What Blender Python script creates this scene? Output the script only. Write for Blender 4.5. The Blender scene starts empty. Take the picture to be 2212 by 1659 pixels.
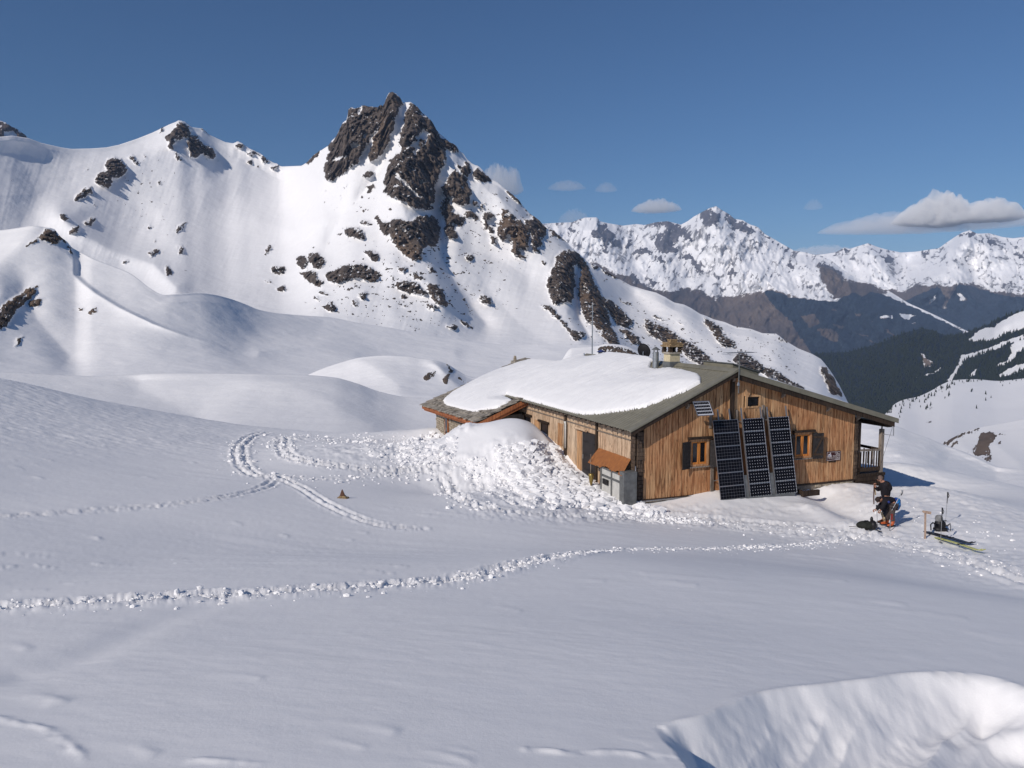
# Mountain hut in the snow: everything is built by this script (Blender 4.5)
import bpy, math, random
import numpy as np
from mathutils import Vector, Matrix

SC = bpy.context.scene
COL = SC.collection
random.seed(11)
RNG = np.random.default_rng(5)

# ------------------------------------------------------------------ camera
cam_data = bpy.data.cameras.new("camera")
cam_data.sensor_width = 36.0
cam_data.lens = 36.0 * 1627.0 / 2212.0
cam_data.clip_start = 0.2
cam_data.clip_end = 120000.0
cam = bpy.data.objects.new("camera", cam_data)
COL.objects.link(cam)
cam.rotation_euler = (math.radians(90 - 5.06), 0, 0)
SC.camera = cam

# ------------------------------------------------------------------ sky, sun, exposure
SUN_AZ, SUN_EL = 224.0, 32.0            # azimuth clockwise from +Y, elevation
world = bpy.data.worlds.new("World")
SC.world = world
world.use_nodes = True
wn = world.node_tree
wn.nodes.clear()
sky = wn.nodes.new("ShaderNodeTexSky")
sky.sky_type = 'NISHITA'
sky.sun_disc = False
sky.sun_elevation = math.radians(SUN_EL)
sky.sun_rotation = math.radians(SUN_AZ)
sky.altitude = 2600
sky.air_density = 1.5
sky.dust_density = 2.0
sky.ozone_density = 10.0
bg = wn.nodes.new("ShaderNodeBackground")
bg.inputs["Strength"].default_value = 0.062
wo = wn.nodes.new("ShaderNodeOutputWorld")
wn.links.new(sky.outputs[0], bg.inputs[0])
wn.links.new(bg.outputs[0], wo.inputs[0])

sun_data = bpy.data.lights.new("sun", 'SUN')
sun_data.energy = 3.3
sun_data.angle = math.radians(0.5)
sun_data.color = (1.0, 0.925, 0.84)
sun = bpy.data.objects.new("sun", sun_data)
COL.objects.link(sun)
_a, _e = math.radians(SUN_AZ), math.radians(SUN_EL)
SUN_DIR = Vector((math.sin(_a) * math.cos(_e), math.cos(_a) * math.cos(_e), math.sin(_e)))
sun.rotation_euler = SUN_DIR.to_track_quat('Z', 'Y').to_euler()

SC.cycles.volume_bounces = 6
SC.cycles.max_bounces = 12
SC.view_settings.view_transform = 'Standard'
SC.view_settings.look = 'None'
SC.view_settings.exposure = 0.0
SC.view_settings.gamma = 1.0
SC.view_settings.use_curve_mapping = False

# ------------------------------------------------------------------ small maths helpers
F_, CX, CY, PITCH = 1627.0, 1106.0, 829.5, math.radians(5.06)
def ray(x, y):
    """direction of the sight line through a point of the survey photograph (2212 x 1659)"""
    x = np.asarray(x, float); y = np.asarray(y, float)
    c, s = math.cos(PITCH), math.sin(PITCH)
    return (x - CX, F_ * c + (CY - y) * s, -F_ * s + (CY - y) * c)
def at(x, y, r):
    dx, dy, dz = ray(x, y)
    h = np.hypot(dx, dy)
    return dx / h * r, dy / h * r, dz / h * r

_perm = RNG.permutation(256)
_perm = np.concatenate([_perm, _perm, _perm])
_grad = RNG.normal(size=(256, 3)); _grad /= np.linalg.norm(_grad, axis=1)[:, None]
def noise3(x, y, z):
    xi = np.floor(x).astype(np.int64); yi = np.floor(y).astype(np.int64); zi = np.floor(z).astype(np.int64)
    xf = x - xi; yf = y - yi; zf = z - zi
    u = xf * xf * xf * (xf * (xf * 6 - 15) + 10); v = yf * yf * yf * (yf * (yf * 6 - 15) + 10); w = zf * zf * zf * (zf * (zf * 6 - 15) + 10)
    xi &= 255; yi &= 255; zi &= 255
    def g(a, b, c):
        h = _perm[_perm[_perm[xi + a] + yi + b] + zi + c]
        q = _grad[h]
        return q[..., 0] * (xf - a) + q[..., 1] * (yf - b) + q[..., 2] * (zf - c)
    def L(a, b, t): return a + (b - a) * t
    return 1.6 * L(L(L(g(0,0,0), g(1,0,0), u), L(g(0,1,0), g(1,1,0), u), v), L(L(g(0,0,1), g(1,0,1), u), L(g(0,1,1), g(1,1,1), u), v), w)
def fbm(x, y, z=0.0, octaves=4, gain=0.5, ridged=False):
    x = np.asarray(x, float); z = np.zeros_like(x) + z
    tot = np.zeros_like(x); a = 1.0; s = 0.0
    for o in range(octaves):
        n = noise3(x + 17.3 * o, y - 9.1 * o, z + 5.7 * o)
        if ridged: n = 1 - 2 * np.abs(n)
        tot += a * n; s += a; a *= gain
        x = x * 2.03; y = y * 2.03; z = z * 2.03
    return tot / s
def sstep(a, b, x):
    t = np.clip((x - a) / (b - a), 0, 1)
    return t * t * (3 - 2 * t)
def curve(pts, x):
    pts = sorted(pts)
    return np.interp(x, [p[0] for p in pts], [p[1] for p in pts])
def scurve(pts, x):
    """smooth (monotone-ish cubic) curve through the points"""
    pts = sorted(pts); px = np.array([p[0] for p in pts], float); py = np.array([p[1] for p in pts], float)
    h = np.diff(px); d = np.diff(py) / h
    m = np.empty_like(py); m[1:-1] = np.where(d[:-1] * d[1:] > 0, 2 * d[:-1] * d[1:] / (d[:-1] + d[1:] + 1e-12), 0.5 * (d[:-1] + d[1:])); m[0] = d[0]; m[-1] = d[-1]
    x = np.clip(x, px[0], px[-1]); i = np.clip(np.searchsorted(px, x) - 1, 0, len(h) - 1)
    t = (x - px[i]) / h[i]
    return (2*t**3-3*t**2+1)*py[i] + (t**3-2*t**2+t)*h[i]*m[i] + (-2*t**3+3*t**2)*py[i+1] + (t**3-t**2)*h[i]*m[i+1]
def polydist(pts, X, Y):
    """distance to a polyline and position along it (0..1)"""
    best = np.full(X.shape, 1e9); tt = np.zeros(X.shape)
    n = len(pts) - 1
    for i in range(n):
        ax, ay = pts[i][:2]; bx, by = pts[i + 1][:2]
        vx, vy = bx - ax, by - ay; L2 = vx * vx + vy * vy + 1e-9
        t = np.clip(((X - ax) * vx + (Y - ay) * vy) / L2, 0, 1)
        d = np.hypot(X - ax - t * vx, Y - ay - t * vy)
        k = d < best
        best = np.where(k, d, best); tt = np.where(k, (i + t) / n, tt)
    return best, tt

# ------------------------------------------------------------------ mesh helpers
def finish(o, kind=None, label=None, cat=None, group=None, parent=None):
    COL.objects.link(o)
    if parent is not None: o.parent = parent
    if kind: o['kind'] = kind
    if label: o['label'] = label
    if cat: o['category'] = cat
    if group: o['group'] = group
    return o
def grid_mesh(name, X, Y, Z, mat, attrs=None, kind='structure', flip=False, **kw):
    r, c = X.shape
    me = bpy.data.meshes.new(name)
    me.vertices.add(r * c)
    me.vertices.foreach_set("co", np.stack([X, Y, Z], -1).astype(np.float32).ravel())
    idx = np.arange(r * c, dtype=np.int32).reshape(r, c)
    q = np.stack([idx[:-1, :-1], idx[:-1, 1:], idx[1:, 1:], idx[1:, :-1]], -1).reshape(-1, 4)
    if flip: q = q[:, ::-1]
    n = len(q)
    me.loops.add(4 * n); me.polygons.add(n)
    me.loops.foreach_set("vertex_index", q.ravel())
    me.polygons.foreach_set("loop_start", np.arange(0, 4 * n, 4, dtype=np.int32))
    me.polygons.foreach_set("use_smooth", np.ones(n, dtype=bool))
    for k, v in (attrs or {}).items():
        a = me.attributes.new(k, 'FLOAT', 'POINT')
        a.data.foreach_set("value", np.asarray(v, np.float32).ravel())
    me.update(calc_edges=True)
    me.materials.append(mat)
    return finish(bpy.data.objects.new(name, me), kind=kind, **kw)

# ------------------------------------------------------------------ material helpers
def new_mat(name):
    m = bpy.data.materials.new(name); m.use_nodes = True
    nt = m.node_tree; nt.nodes.clear()
    out = nt.nodes.new("ShaderNodeOutputMaterial"); b = nt.nodes.new("ShaderNodeBsdfPrincipled")
    nt.links.new(b.outputs[0], out.inputs[0])
    return m, nt, b
def N(nt, typ, **kw):
    n = nt.nodes.new(typ)
    for k, v in kw.items():
        if k.startswith('i_'):
            key = k[2:]
            n.inputs[int(key) if key.isdigit() else key.replace('_', ' ')].default_value = v
        else: setattr(n, k, v)
    return n
def coords(nt, scale=(1, 1, 1), rot=(0, 0, 0), obj=True):
    tc = N(nt, "ShaderNodeTexCoord"); mp = N(nt, "ShaderNodeMapping")
    mp.inputs["Scale"].default_value = scale; mp.inputs["Rotation"].default_value = rot
    nt.links.new(tc.outputs["Object"], mp.inputs[0])
    return mp.outputs[0]
def mixc(nt, fac, a, b):
    m = N(nt, "ShaderNodeMix", data_type='RGBA')
    for s, v in ((m.inputs[0], fac), (m.inputs[6], a), (m.inputs[7], b)):
        if isinstance(v, bpy.types.NodeSocket): nt.links.new(v, s)
        elif isinstance(v, (int, float)): s.default_value = v
        else: s.default_value = (*v, 1)
    return m.outputs[2]
def ramp(nt, src, a, b, lo=0.0, hi=1.0):
    m = N(nt, "ShaderNodeMapRange"); m.inputs[1].default_value = a; m.inputs[2].default_value = b
    m.inputs[3].default_value = lo; m.inputs[4].default_value = hi
    nt.links.new(src, m.inputs[0]); return m.outputs[0]
def math_(nt, op, a, b=None):
    m = N(nt, "ShaderNodeMath", operation=op)
    for i, v in enumerate((a, b)):
        if v is None: continue
        if isinstance(v, bpy.types.NodeSocket): nt.links.new(v, m.inputs[i])
        else: m.inputs[i].default_value = v
    return m.outputs[0]
def simple(name, col, rough=0.7, metal=0.0, var=0.25, scale=6.0, bump=0.0, stretch=(1, 1, 1), spec=0.3, dark=None):
    """plain surface with mottled colour variation"""
    m, nt, b = new_mat(name)
    v = coords(nt, stretch)
    n = N(nt, "ShaderNodeTexNoise", i_Scale=scale, i_Detail=5.0, i_Roughness=0.6)
    nt.links.new(v, n.inputs["Vector"])
    d = dark or tuple(c * (1 - var * 1.6) for c in col)
    l = tuple(min(1, c * (1 + var)) for c in col)
    f = ramp(nt, n.outputs[0], 0.3, 0.7)
    nt.links.new(mixc(nt, f, d, l), b.inputs["Base Color"])
    b.inputs["Roughness"].default_value = rough; b.inputs["Metallic"].default_value = metal
    b.inputs["Specular IOR Level"].default_value = spec
    if bump:
        bp = N(nt, "ShaderNodeBump", i_Strength=bump, i_Distance=0.01); nt.links.new(n.outputs[0], bp.inputs["Height"]); nt.links.new(bp.outputs[0], b.inputs["Normal"])
    return m
# ------------------------------------------------------------------ snow / rock materials
SNOW = (0.88, 0.87, 0.875)
def snow_mat(name, scale, dist, ripple=True, col=SNOW, fine=1.0):
    m, nt, b = new_mat(name)
    v = coords(nt, (scale, scale, scale))
    n1 = N(nt, "ShaderNodeTexNoise", i_Scale=1.0, i_Detail=7.0, i_Roughness=0.62); nt.links.new(v, n1.inputs["Vector"])
    v2 = coords(nt, (scale * 0.8, scale * 4.0, scale * 2), (0, 0, math.radians(-14)))
    n2 = N(nt, "ShaderNodeTexNoise", i_Scale=0.8, i_Detail=5.0, i_Roughness=0.55); nt.links.new(v2, n2.inputs["Vector"])
    nt.links.new(mixc(nt, ramp(nt, n1.outputs[0], 0.3, 0.7), tuple(c * 0.965 for c in col), col), b.inputs["Base Color"])
    h = math_(nt, 'ADD', n1.outputs[0], math_(nt, 'MULTIPLY', n2.outputs[0], 0.3 if ripple else 0.0))
    bp = N(nt, "ShaderNodeBump", i_Strength=fine, i_Distance=dist); nt.links.new(h, bp.inputs["Height"])
    n6 = N(nt, "ShaderNodeTexNoise", i_Scale=26.0, i_Detail=3.0, i_Roughness=0.7); nt.links.new(v, n6.inputs["Vector"])
    b6 = N(nt, "ShaderNodeBump", i_Strength=.55, i_Distance=dist * .22); nt.links.new(n6.outputs[0], b6.inputs["Height"]); nt.links.new(bp.outputs[0], b6.inputs["Normal"])
    nt.links.new(b6.outputs[0], b.inputs["Normal"])
    b.inputs["Roughness"].default_value = 0.55
    b.inputs["Specular IOR Level"].default_value = 0.25
    return m
def rocky_mat(name, scale, dark, light, tan, veg=None, forest=None, bump=1.0, rdist=3.0, flow=0.35, namp=0.9):
    """snow over rock: attributes rock (cover), tint (0 dark .. 1 tan), veg, forest"""
    m, nt, b = new_mat(name)
    v = coords(nt, (scale, scale, scale * flow))
    n1 = N(nt, "ShaderNodeTexNoise", i_Scale=1.0, i_Detail=9.0, i_Roughness=0.68); nt.links.new(v, n1.inputs["Vector"])
    v3 = coords(nt, (scale * 0.23,) * 3)
    n3 = N(nt, "ShaderNodeTexNoise", i_Scale=1.0, i_Detail=6.0, i_Roughness=0.6); nt.links.new(v3, n3.inputs["Vector"])
    ar = N(nt, "ShaderNodeAttribute", attribute_name="rock"); at_ = N(nt, "ShaderNodeAttribute", attribute_name="tint")
    q = math_(nt, 'ADD', ar.outputs["Fac"], math_(nt, 'MULTIPLY', math_(nt, 'SUBTRACT', n1.outputs[0], 0.5), namp))
    fr = ramp(nt, q, 0.44, 0.56)
    rock = mixc(nt, ramp(nt, n1.outputs[0], 0.36, 0.66), dark, light)
    rock = mixc(nt, math_(nt, 'MULTIPLY', at_.outputs["Fac"], ramp(nt, n3.outputs[0], 0.3, 0.6)), rock, tan)
    cur = mixc(nt, fr, SNOW, rock)
    if veg:
        av = N(nt, "ShaderNodeAttribute", attribute_name="veg")
        qv = math_(nt, 'ADD', av.outputs["Fac"], math_(nt, 'MULTIPLY', math_(nt, 'SUBTRACT', n1.outputs[0], 0.5), 2.0))
        vc = mixc(nt, ramp(nt, n3.outputs[0], 0.35, 0.65), veg[0], veg[1])
        fv = ramp(nt, qv, 0.42, 0.58)
        cur = mixc(nt, fv, cur, vc)
    if forest:
        af = N(nt, "ShaderNodeAttribute", attribute_name="forest")
        qf = math_(nt, 'ADD', af.outputs["Fac"], math_(nt, 'MULTIPLY', math_(nt, 'SUBTRACT', n3.outputs[0], 0.5), 0.9))
        ff = ramp(nt, qf, 0.45, 0.55)
        fc = mixc(nt, ramp(nt, n1.outputs[0], 0.4, 0.65), forest, tuple(c * 1.9 for c in forest))
        cur = mixc(nt, ff, cur, fc)
    nt.links.new(cur, b.inputs["Base Color"])
    b.inputs["Roughness"].default_value = 0.75
    b.inputs["Specular IOR Level"].default_value = 0.15
    bp = N(nt, "ShaderNodeBump", i_Strength=bump, i_Distance=rdist)
    v4 = coords(nt, (scale * 0.5, scale * 0.5, scale * 0.5))
    n4 = N(nt, "ShaderNodeTexNoise", i_Scale=1.0, i_Detail=6.0, i_Roughness=0.5); nt.links.new(v4, n4.inputs["Vector"])
    hh = math_(nt, 'ADD', math_(nt, 'MULTIPLY', n1.outputs[0], math_(nt, 'ADD', math_(nt, 'MULTIPLY', fr, 1.0), 0.0)), math_(nt, 'MULTIPLY', n4.outputs[0], 0.25))
    nt.links.new(hh, bp.inputs["Height"]); nt.links.new(bp.outputs[0], b.inputs["Normal"])
    return m
HAZE = 3.0e-5
M_SNOW_NEAR = snow_mat("snow_near", 2.2, 0.009)
M_SNOW_ROOF = snow_mat("snow_roof", 1.6, 0.03)
M_ROCKY = rocky_mat("snowy_rock_near", 0.11, (0.042, 0.034, 0.030), (0.19, 0.150, 0.125), (0.22, 0.15, 0.10), rdist=5.0, namp=0.8)
M_FAR = rocky_mat("snowy_rock_far", 0.010, (0.075, 0.07, 0.08), (0.17, 0.16, 0.17), (0.24, 0.17, 0.13), veg=((0.075, 0.06, 0.055), (0.15, 0.115, 0.09)), forest=(0.012, 0.019, 0.028), rdist=12.0, namp=0.7)
M_HILL = rocky_mat("snowy_hill", 0.25, (0.05, 0.04, 0.035), (0.13, 0.10, 0.085), (0.22, 0.16, 0.12), forest=(0.010, 0.015, 0.020), rdist=0.5, flow=0.8)
M_WOOD_HILL = rocky_mat("wooded_hill", 0.04, (0.05, 0.045, 0.04), (0.12, 0.10, 0.09), (0.25, 0.19, 0.15), forest=(0.010, 0.015, 0.021), rdist=4.0, flow=0.8)

# ------------------------------------------------------------------ traced masks (rock, tint, bare ground, woods)
MX0, MY0, MW, MH = -200, 80, 2620, 1060
def new_mask(): return np.zeros((MH, MW), np.float32)
def fill(mask, pts, val=1.0):
    p = np.array(pts, float) - (MX0, MY0)
    x0, y0 = np.maximum(np.floor(p.min(0)).astype(int), 0); x1, y1 = np.minimum(np.ceil(p.max(0)).astype(int) + 1, (MW, MH))
    if x1 <= x0 or y1 <= y0: return
    gx, gy = np.meshgrid(np.arange(x0, x1) + 0.5, np.arange(y0, y1) + 0.5)
    ins = np.zeros(gx.shape, bool)
    for (ax, ay), (bx, by) in zip(p, np.roll(p, -1, 0)):
        if ay == by: continue
        c = ((ay > gy) != (by > gy)) & (gx < (bx - ax) * (gy - ay) / (by - ay) + ax)
        ins ^= c
    mask[y0:y1, x0:x1][ins] = val
def blur(m, n=1):
    for _ in range(n):
        m = (np.roll(m, 1, 0) + 2 * m + np.roll(m, -1, 0)) / 4
        m = (np.roll(m, 1, 1) + 2 * m + np.roll(m, -1, 1)) / 4
    return m
def wide(m, r):
    """two passes of a box average of half width r"""
    for _ in range(2):
        for ax in (0, 1):
            c = np.cumsum(np.concatenate([np.repeat(m.take([0], ax), r + 1, ax), m, np.repeat(m.take([-1], ax), r, ax)], ax), axis=ax, dtype=np.float64)
            n = m.shape[ax]; m = ((c.take(range(2 * r + 1, 2 * r + 1 + n), ax) - c.take(range(0, n), ax)) / (2 * r + 1)).astype(np.float32)
    return m
def sample(m, x, y):
    x = np.clip(x - MX0 - 0.5, 0, MW - 2); y = np.clip(y - MY0 - 0.5, 0, MH - 2)
    i = x.astype(int); j = y.astype(int); fx = x - i; fy = y - j
    return (m[j, i] * (1 - fx) + m[j, i + 1] * fx) * (1 - fy) + (m[j + 1, i] * (1 - fx) + m[j + 1, i + 1] * fx) * fy
def z1(p): return [(a * .32896, 181.9 + b * .32896) for a, b in p]
def z2(p): return [(545.7 + a * .32896, 181.9 + b * .32896) for a, b in p]
def z3(p): return [(1152 + a * .30153, 363.8 + b * .30153) for a, b in p]
def z4(p): return [(1576.5 + a * .28727, 363.8 + b * .28727) for a, b in p]
def z8(p): return [(1455.3 + a * .34211, 667 + b * .34211) for a, b in p]

o_place = {}
def terrain(name, crest, base, rc, rb, x0, x1, nx, ny, power=0.8, mat=None, relief=None, rock=None, tint=None, extra=None,
            rough=(0.0, 100.0), rockdisp=0.0, rockscale=60.0, jag=0.0, ledge=True, back=0.25, warp=2.5, sharp=False, smoothcrest=True, post=None, density=None, tgamma=1.0, frag=0.80, csmooth=0):
    """A slope with a surveyed skyline (crest), foot line (base) and distances at both; relief moves it nearer or farther."""
    xs = np.linspace(x0, x1, nx)
    if density is not None: xs = density(xs)
    cf = scurve if smoothcrest else curve
    yc = cf(crest, xs); yb = cf(base, xs); Rc = scurve(rc, xs); Rb = scurve(rb, xs)
    if jag:
        mk = sample(rock, xs, yc + 4) if rock is not None else 1.0
        yc = yc - jag * mk * fbm(xs / 9.0, xs * 0 + 3.3, 0.7, 4, 0.6, True) * 0.7
    t = np.linspace(0, 1, ny) ** tgamma
    X = np.repeat(xs[None, :], ny, 0); T = np.repeat(t[:, None], nx, 1)
    Y = yb[None, :] + (yc - yb)[None, :] * T
    if csmooth:
        k_ = max(1, int(csmooth / (xs[1] - xs[0]))); kern = np.hanning(2 * k_ + 3)[1:-1]; kern /= kern.sum(); ysm = np.convolve(np.pad(yc, k_, mode='edge'), kern, 'valid')
        TR = np.clip((Y - yb[None, :]) / (ysm - yb)[None, :], 0, 1.6)
    else: TR = T
    R = Rb[None, :] + (Rc - Rb)[None, :] * TR ** power
    if relief is not None:
        R = R + relief(X, Y, R) * np.sqrt(np.clip((1 - T) * 12, 0.25, 1))
    px, py, pz = at(X, Y, R)
    if rough[0]:
        R = R - rough[0] * fbm(px / rough[1], py / rough[1], pz / rough[1], 5, 0.5) * (0.4 + 0.6 * np.clip((1 - T) * 10, 0, 1))
    m0 = None
    if rock is not None:
        wx = fbm(X / 14.0, Y / 10.0, 3.1, 4, 0.62) * warp * 4.5; wy = fbm(X / 14.0, Y / 10.0, 8.4, 4, 0.62) * warp * 2.2
        wx = wx + 1.6 * noise3(X / 3.1, Y / 2.4, X * 0 + 2.2); wy = wy + 1.4 * noise3(X / 3.1, Y / 2.4, X * 0 + 7.7)
        m0 = sample(rock, X + wx, Y + wy); rwide = wide(rock, 4); mw = sample(rwide, X + wx, Y + wy); md = np.clip(mw * 1.12, 0, 1) ** 2.2 * np.clip(m0 + .3, 0, 1)
        if rockdisp:
            a = fbm(px / rockscale, py / rockscale, pz / (rockscale * 2.2), 6, 0.58, True)
            b_ = fbm(px / (rockscale * .3), py / (rockscale * .3), pz / (rockscale * .8), 4, 0.6, True)
            c2_ = fbm(px / (rockscale * .11), py / (rockscale * .11), pz / (rockscale * .2), 3, .6, True)
            R = R - md * rockdisp * (0.2 + 0.62 * a + 0.46 * b_ + .22 * c2_ - .42) * (R / R.mean())
    px, py, pz = at(X, Y, R)
    attrs = {}
    if m0 is not None:
        rk = m0.copy()
        # ledges that lie flat hold snow
        dxu = np.gradient(px, axis=1); dyu = np.gradient(py, axis=1); dzu = np.gradient(pz, axis=1)
        dxv = np.gradient(px, axis=0); dyv = np.gradient(py, axis=0); dzv = np.gradient(pz, axis=0)
        nxv = dyu * dzv - dzu * dyv; nyv = dzu * dxv - dxu * dzv; nzv = dxu * dyv - dyu * dxv
        nn = np.sqrt(nxv**2 + nyv**2 + nzv**2) + 1e-9
        nz = np.abs(nzv / nn)
        rk = m0 * .80 + mw * .18 + frag * np.clip(mw * 6, 0, 1) * (fbm((X + .45 * Y) / 4.2, Y / 8.5, 4.4, 4, .68) + .5 * fbm((X - .3 * Y) / 9.0, Y / 18.0, 9.4, 4, .6)) - .30 * np.clip(mw * 3, 0, 1) * sstep(.62, .9, fbm((X + .5 * Y) / 16.0, Y / 30.0, 19.4, 4, .6, True))
        if ledge: rk = rk - sstep(0.72, 0.95, nz) * 0.35
        if post is not None: rk = post(rk, X, Y, px, py, pz, nz)
        attrs['rock'] = rk
        attrs['tint'] = sample(tint, X + wx, Y + wy) if tint is not None else rk * 0
    for k, mk in (extra or {}).items():
        wx = fbm(X / 11.0, Y / 8.0, 1.1, 4, 0.6) * warp * 2; wy = fbm(X / 11.0, Y / 8.0, 5.4, 4, 0.6) * warp * 2
        attrs[k] = sample(mk, X + wx, Y + wy)
        if k == 'veg': attrs[k] = attrs[k] + .35 * fbm((X + .35 * Y) / 7.0, Y / 34.0, 3.0, 4, .6) * (attrs[k] > .03)
    # back side: goes on beyond the crest and falls away
    nb = 6
    bx = [px]; by = [py]; bz = [pz]
    for k in range(1, nb + 1):
        g = 1 + back * (k / nb) ** 1.3
        d = Rc[None, :] * (g - 1)
        bx.append(px[-1:] * g); by.append(py[-1:] * g); bz.append(pz[-1:] - d * (0.25 + 0.5 * k / nb))
    PX = np.vstack(bx); PY = np.vstack(by); PZ = np.vstack(bz)
    for k in list(attrs): attrs[k] = np.vstack([attrs[k]] + [attrs[k][-1:]] * nb)
    o = grid_mesh(name, PX, PY, PZ, mat, attrs)
    def place(x, y):
        c = int(np.clip(np.searchsorted(xs, x), 0, nx - 1)); tt = (yb[c] - y) / (yb[c] - yc[c])
        r = float(np.interp(tt, t, R[:, c])); return tuple(float(v) for v in at(x, y, r)), tt
    o_place[o.name] = place
    return o
def bump_lines(lines, X, Y):
    """lines: (points, amplitude towards the viewer, width)"""
    out = np.zeros(X.shape)
    for pts, amp, wid in lines:
        xs = [p[0] for p in pts]; ys = [p[1] for p in pts]
        d, tt = polydist(pts, X, Y)
        out -= amp * np.exp(-np.abs(d / wid) ** 1.5) 
    return out
# ------------------------------------------------------------------ hut frame: origin at the near corner, u along the gable wall, w back along the long wall
HU = np.array([math.sin(math.radians(69.2)), math.cos(math.radians(69.2))])
HW = np.array([math.sin(math.radians(-20.8)), math.cos(math.radians(-20.8))])
HO = np.array([4.59598314, 27.62022699, -6.79071013])
def hp(u, w, h=0.0):
    return (HO[0] + HU[0] * u + HW[0] * w, HO[1] + HU[1] * u + HW[1] * w, HO[2] + h)
def to_hut(x, y):
    dx = x - HO[0]; dy = y - HO[1]
    return dx * HU[0] + dy * HU[1], dx * HW[0] + dy * HW[1]

# ------------------------------------------------------------------ near snow ground
ctrl = []
for a in (-60, -35, -15, 5, 25, 40, 60):
    for r in (1.0, 2.6, 5.5, 9.0, 13.0):
        aa = math.radians(a)
        ctrl.append((r * math.sin(aa), r * math.cos(aa), -(1.72 + 0.189 * r * math.cos(aa * 0.7)) - 0.012 * r * math.sin(aa)))
def cp(x, y, r): ctrl.append(tuple(float(v) for v in at(x, y, r)))
for p in [(0,1200,16.5),(400,1200,16),(800,1190,16.5),(1200,1190,17),(1600,1190,18.5),(2212,1290,16.5),
          (0,1120,21.5),(300,1110,22),(600,1100,22.5),(740,1075,25),(900,1090,24),(1100,1130,21.5),(1300,1135,22.5),(1450,1140,23.5),(1600,1140,24.5),(1750,1145,25),
          (0,1010,30),(300,1010,31),(560,1005,32),(760,1005,32),(-150,1000,30),
          (0,900,43),(200,920,43),(400,945,41),(600,965,40),(800,965,39),
          (-150,800,60),(0,820,60),(100,838,59),(200,862,58),(300,882,56),(400,902,54),(480,918,52),(560,930,50),(650,936,48),(750,937,47),(850,937,46),(930,934,45),
          (1050,1060,27.5),(1200,1095,26),
          (1905,1118,27.6),(1935,1143,26.2),(1998,1163,25.2),(2105,1180,24.6),(2028,1143,26.2),(1870,1125,27.2),(1860,1158,24.6),
          (2212,1150,27),(2212,1225,20.5),(2350,1200,24),
          (1925,1052,34),(2000,1050,34),(2100,1070,34),(2212,1095,34),
          (1941,1002,43),(2003,1012,43.5),(2071,1026,43.5),(2140,1040,43),(2212,1055,43),(2350,1085,42)]:
    cp(*p)
for u, w, h in [(-.2,-.4,-.2),(.5,-.2,-.14),(2,-.3,-.05),(3.4,-.2,.1),(3.6,-1.3,-.15),(5,-1.5,-.2),(6.5,-1.4,-.2),(8.4,-.3,-.16),(8.6,-1.2,-.2),(10.6,-.4,-.1),(10.4,-1.6,-.35),(12.2,-.6,-.5),
                (5,5,-.2),(5,10,-.2),(-3,0,-.35),(-3,3,-.2),(-1,2,-.1),(-1,6,-.1),(-4,8,-.2),(-6,4,-.3),(-5,12,-.3),(-4,18,-.9),(0,22,-1.2),(5,20,-1.4),(12.5,5,-1.0),(13,10,-1.8),(16,3,-1.6),(10,14,-1.2)]:
    ctrl.append(hp(u, w, h))
for a, r, z in [(-60,90,-12),(-35,90,-14),(-15,85,-16),(0,85,-17),(15,85,-20),(35,75,-21),(60,75,-24),(-60,140,-30),(-20,140,-34),(15,140,-36),(40,130,-42),(60,130,-44),
                (12,60,-12.5),(22,58,-12.5),(30,60,-15),(38,60,-16)]:
    ctrl.append((r * math.sin(math.radians(a)), r * math.cos(math.radians(a)), z))
ctrl = np.array(ctrl)
def _tps(d2): return np.where(d2 > 0, 0.5 * d2 * np.log(d2 + 1e-12), 0)
_n = len(ctrl)
_A = np.zeros((_n + 3, _n + 3)); _d2 = ((ctrl[:, None, :2] - ctrl[None, :, :2]) ** 2).sum(-1)
_A[:_n, :_n] = _tps(_d2) + np.eye(_n) * 1.0
_A[:_n, _n] = 1; _A[:_n, _n + 1:] = ctrl[:, :2]; _A[_n, :_n] = 1; _A[_n + 1:, :_n] = ctrl[:, :2].T
_w = np.linalg.solve(_A, np.concatenate([ctrl[:, 2], np.zeros(3)]))
def tps(x, y):
    z = _w[_n] + _w[_n + 1] * x + _w[_n + 2] * y
    for i in range(_n):
        z = z + _w[i] * _tps((x - ctrl[i, 0]) ** 2 + (y - ctrl[i, 1]) ** 2)
    return z

g_az = np.radians(np.concatenate([np.linspace(-60, -37, 24, endpoint=False), np.linspace(-37, 37, 820), np.linspace(37, 60, 25)[1:]]))
g_r = np.concatenate([np.geomspace(1.2, 3, 16, endpoint=False), np.geomspace(3, 7.2, 210, endpoint=False), np.geomspace(7.2, 15, 60, endpoint=False), np.linspace(15, 60, 265, endpoint=False), np.geomspace(60, 140, 26)])
GA, GR = np.meshgrid(g_az, g_r)
GX = GR * np.sin(GA); GY = GR * np.cos(GA)
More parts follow.
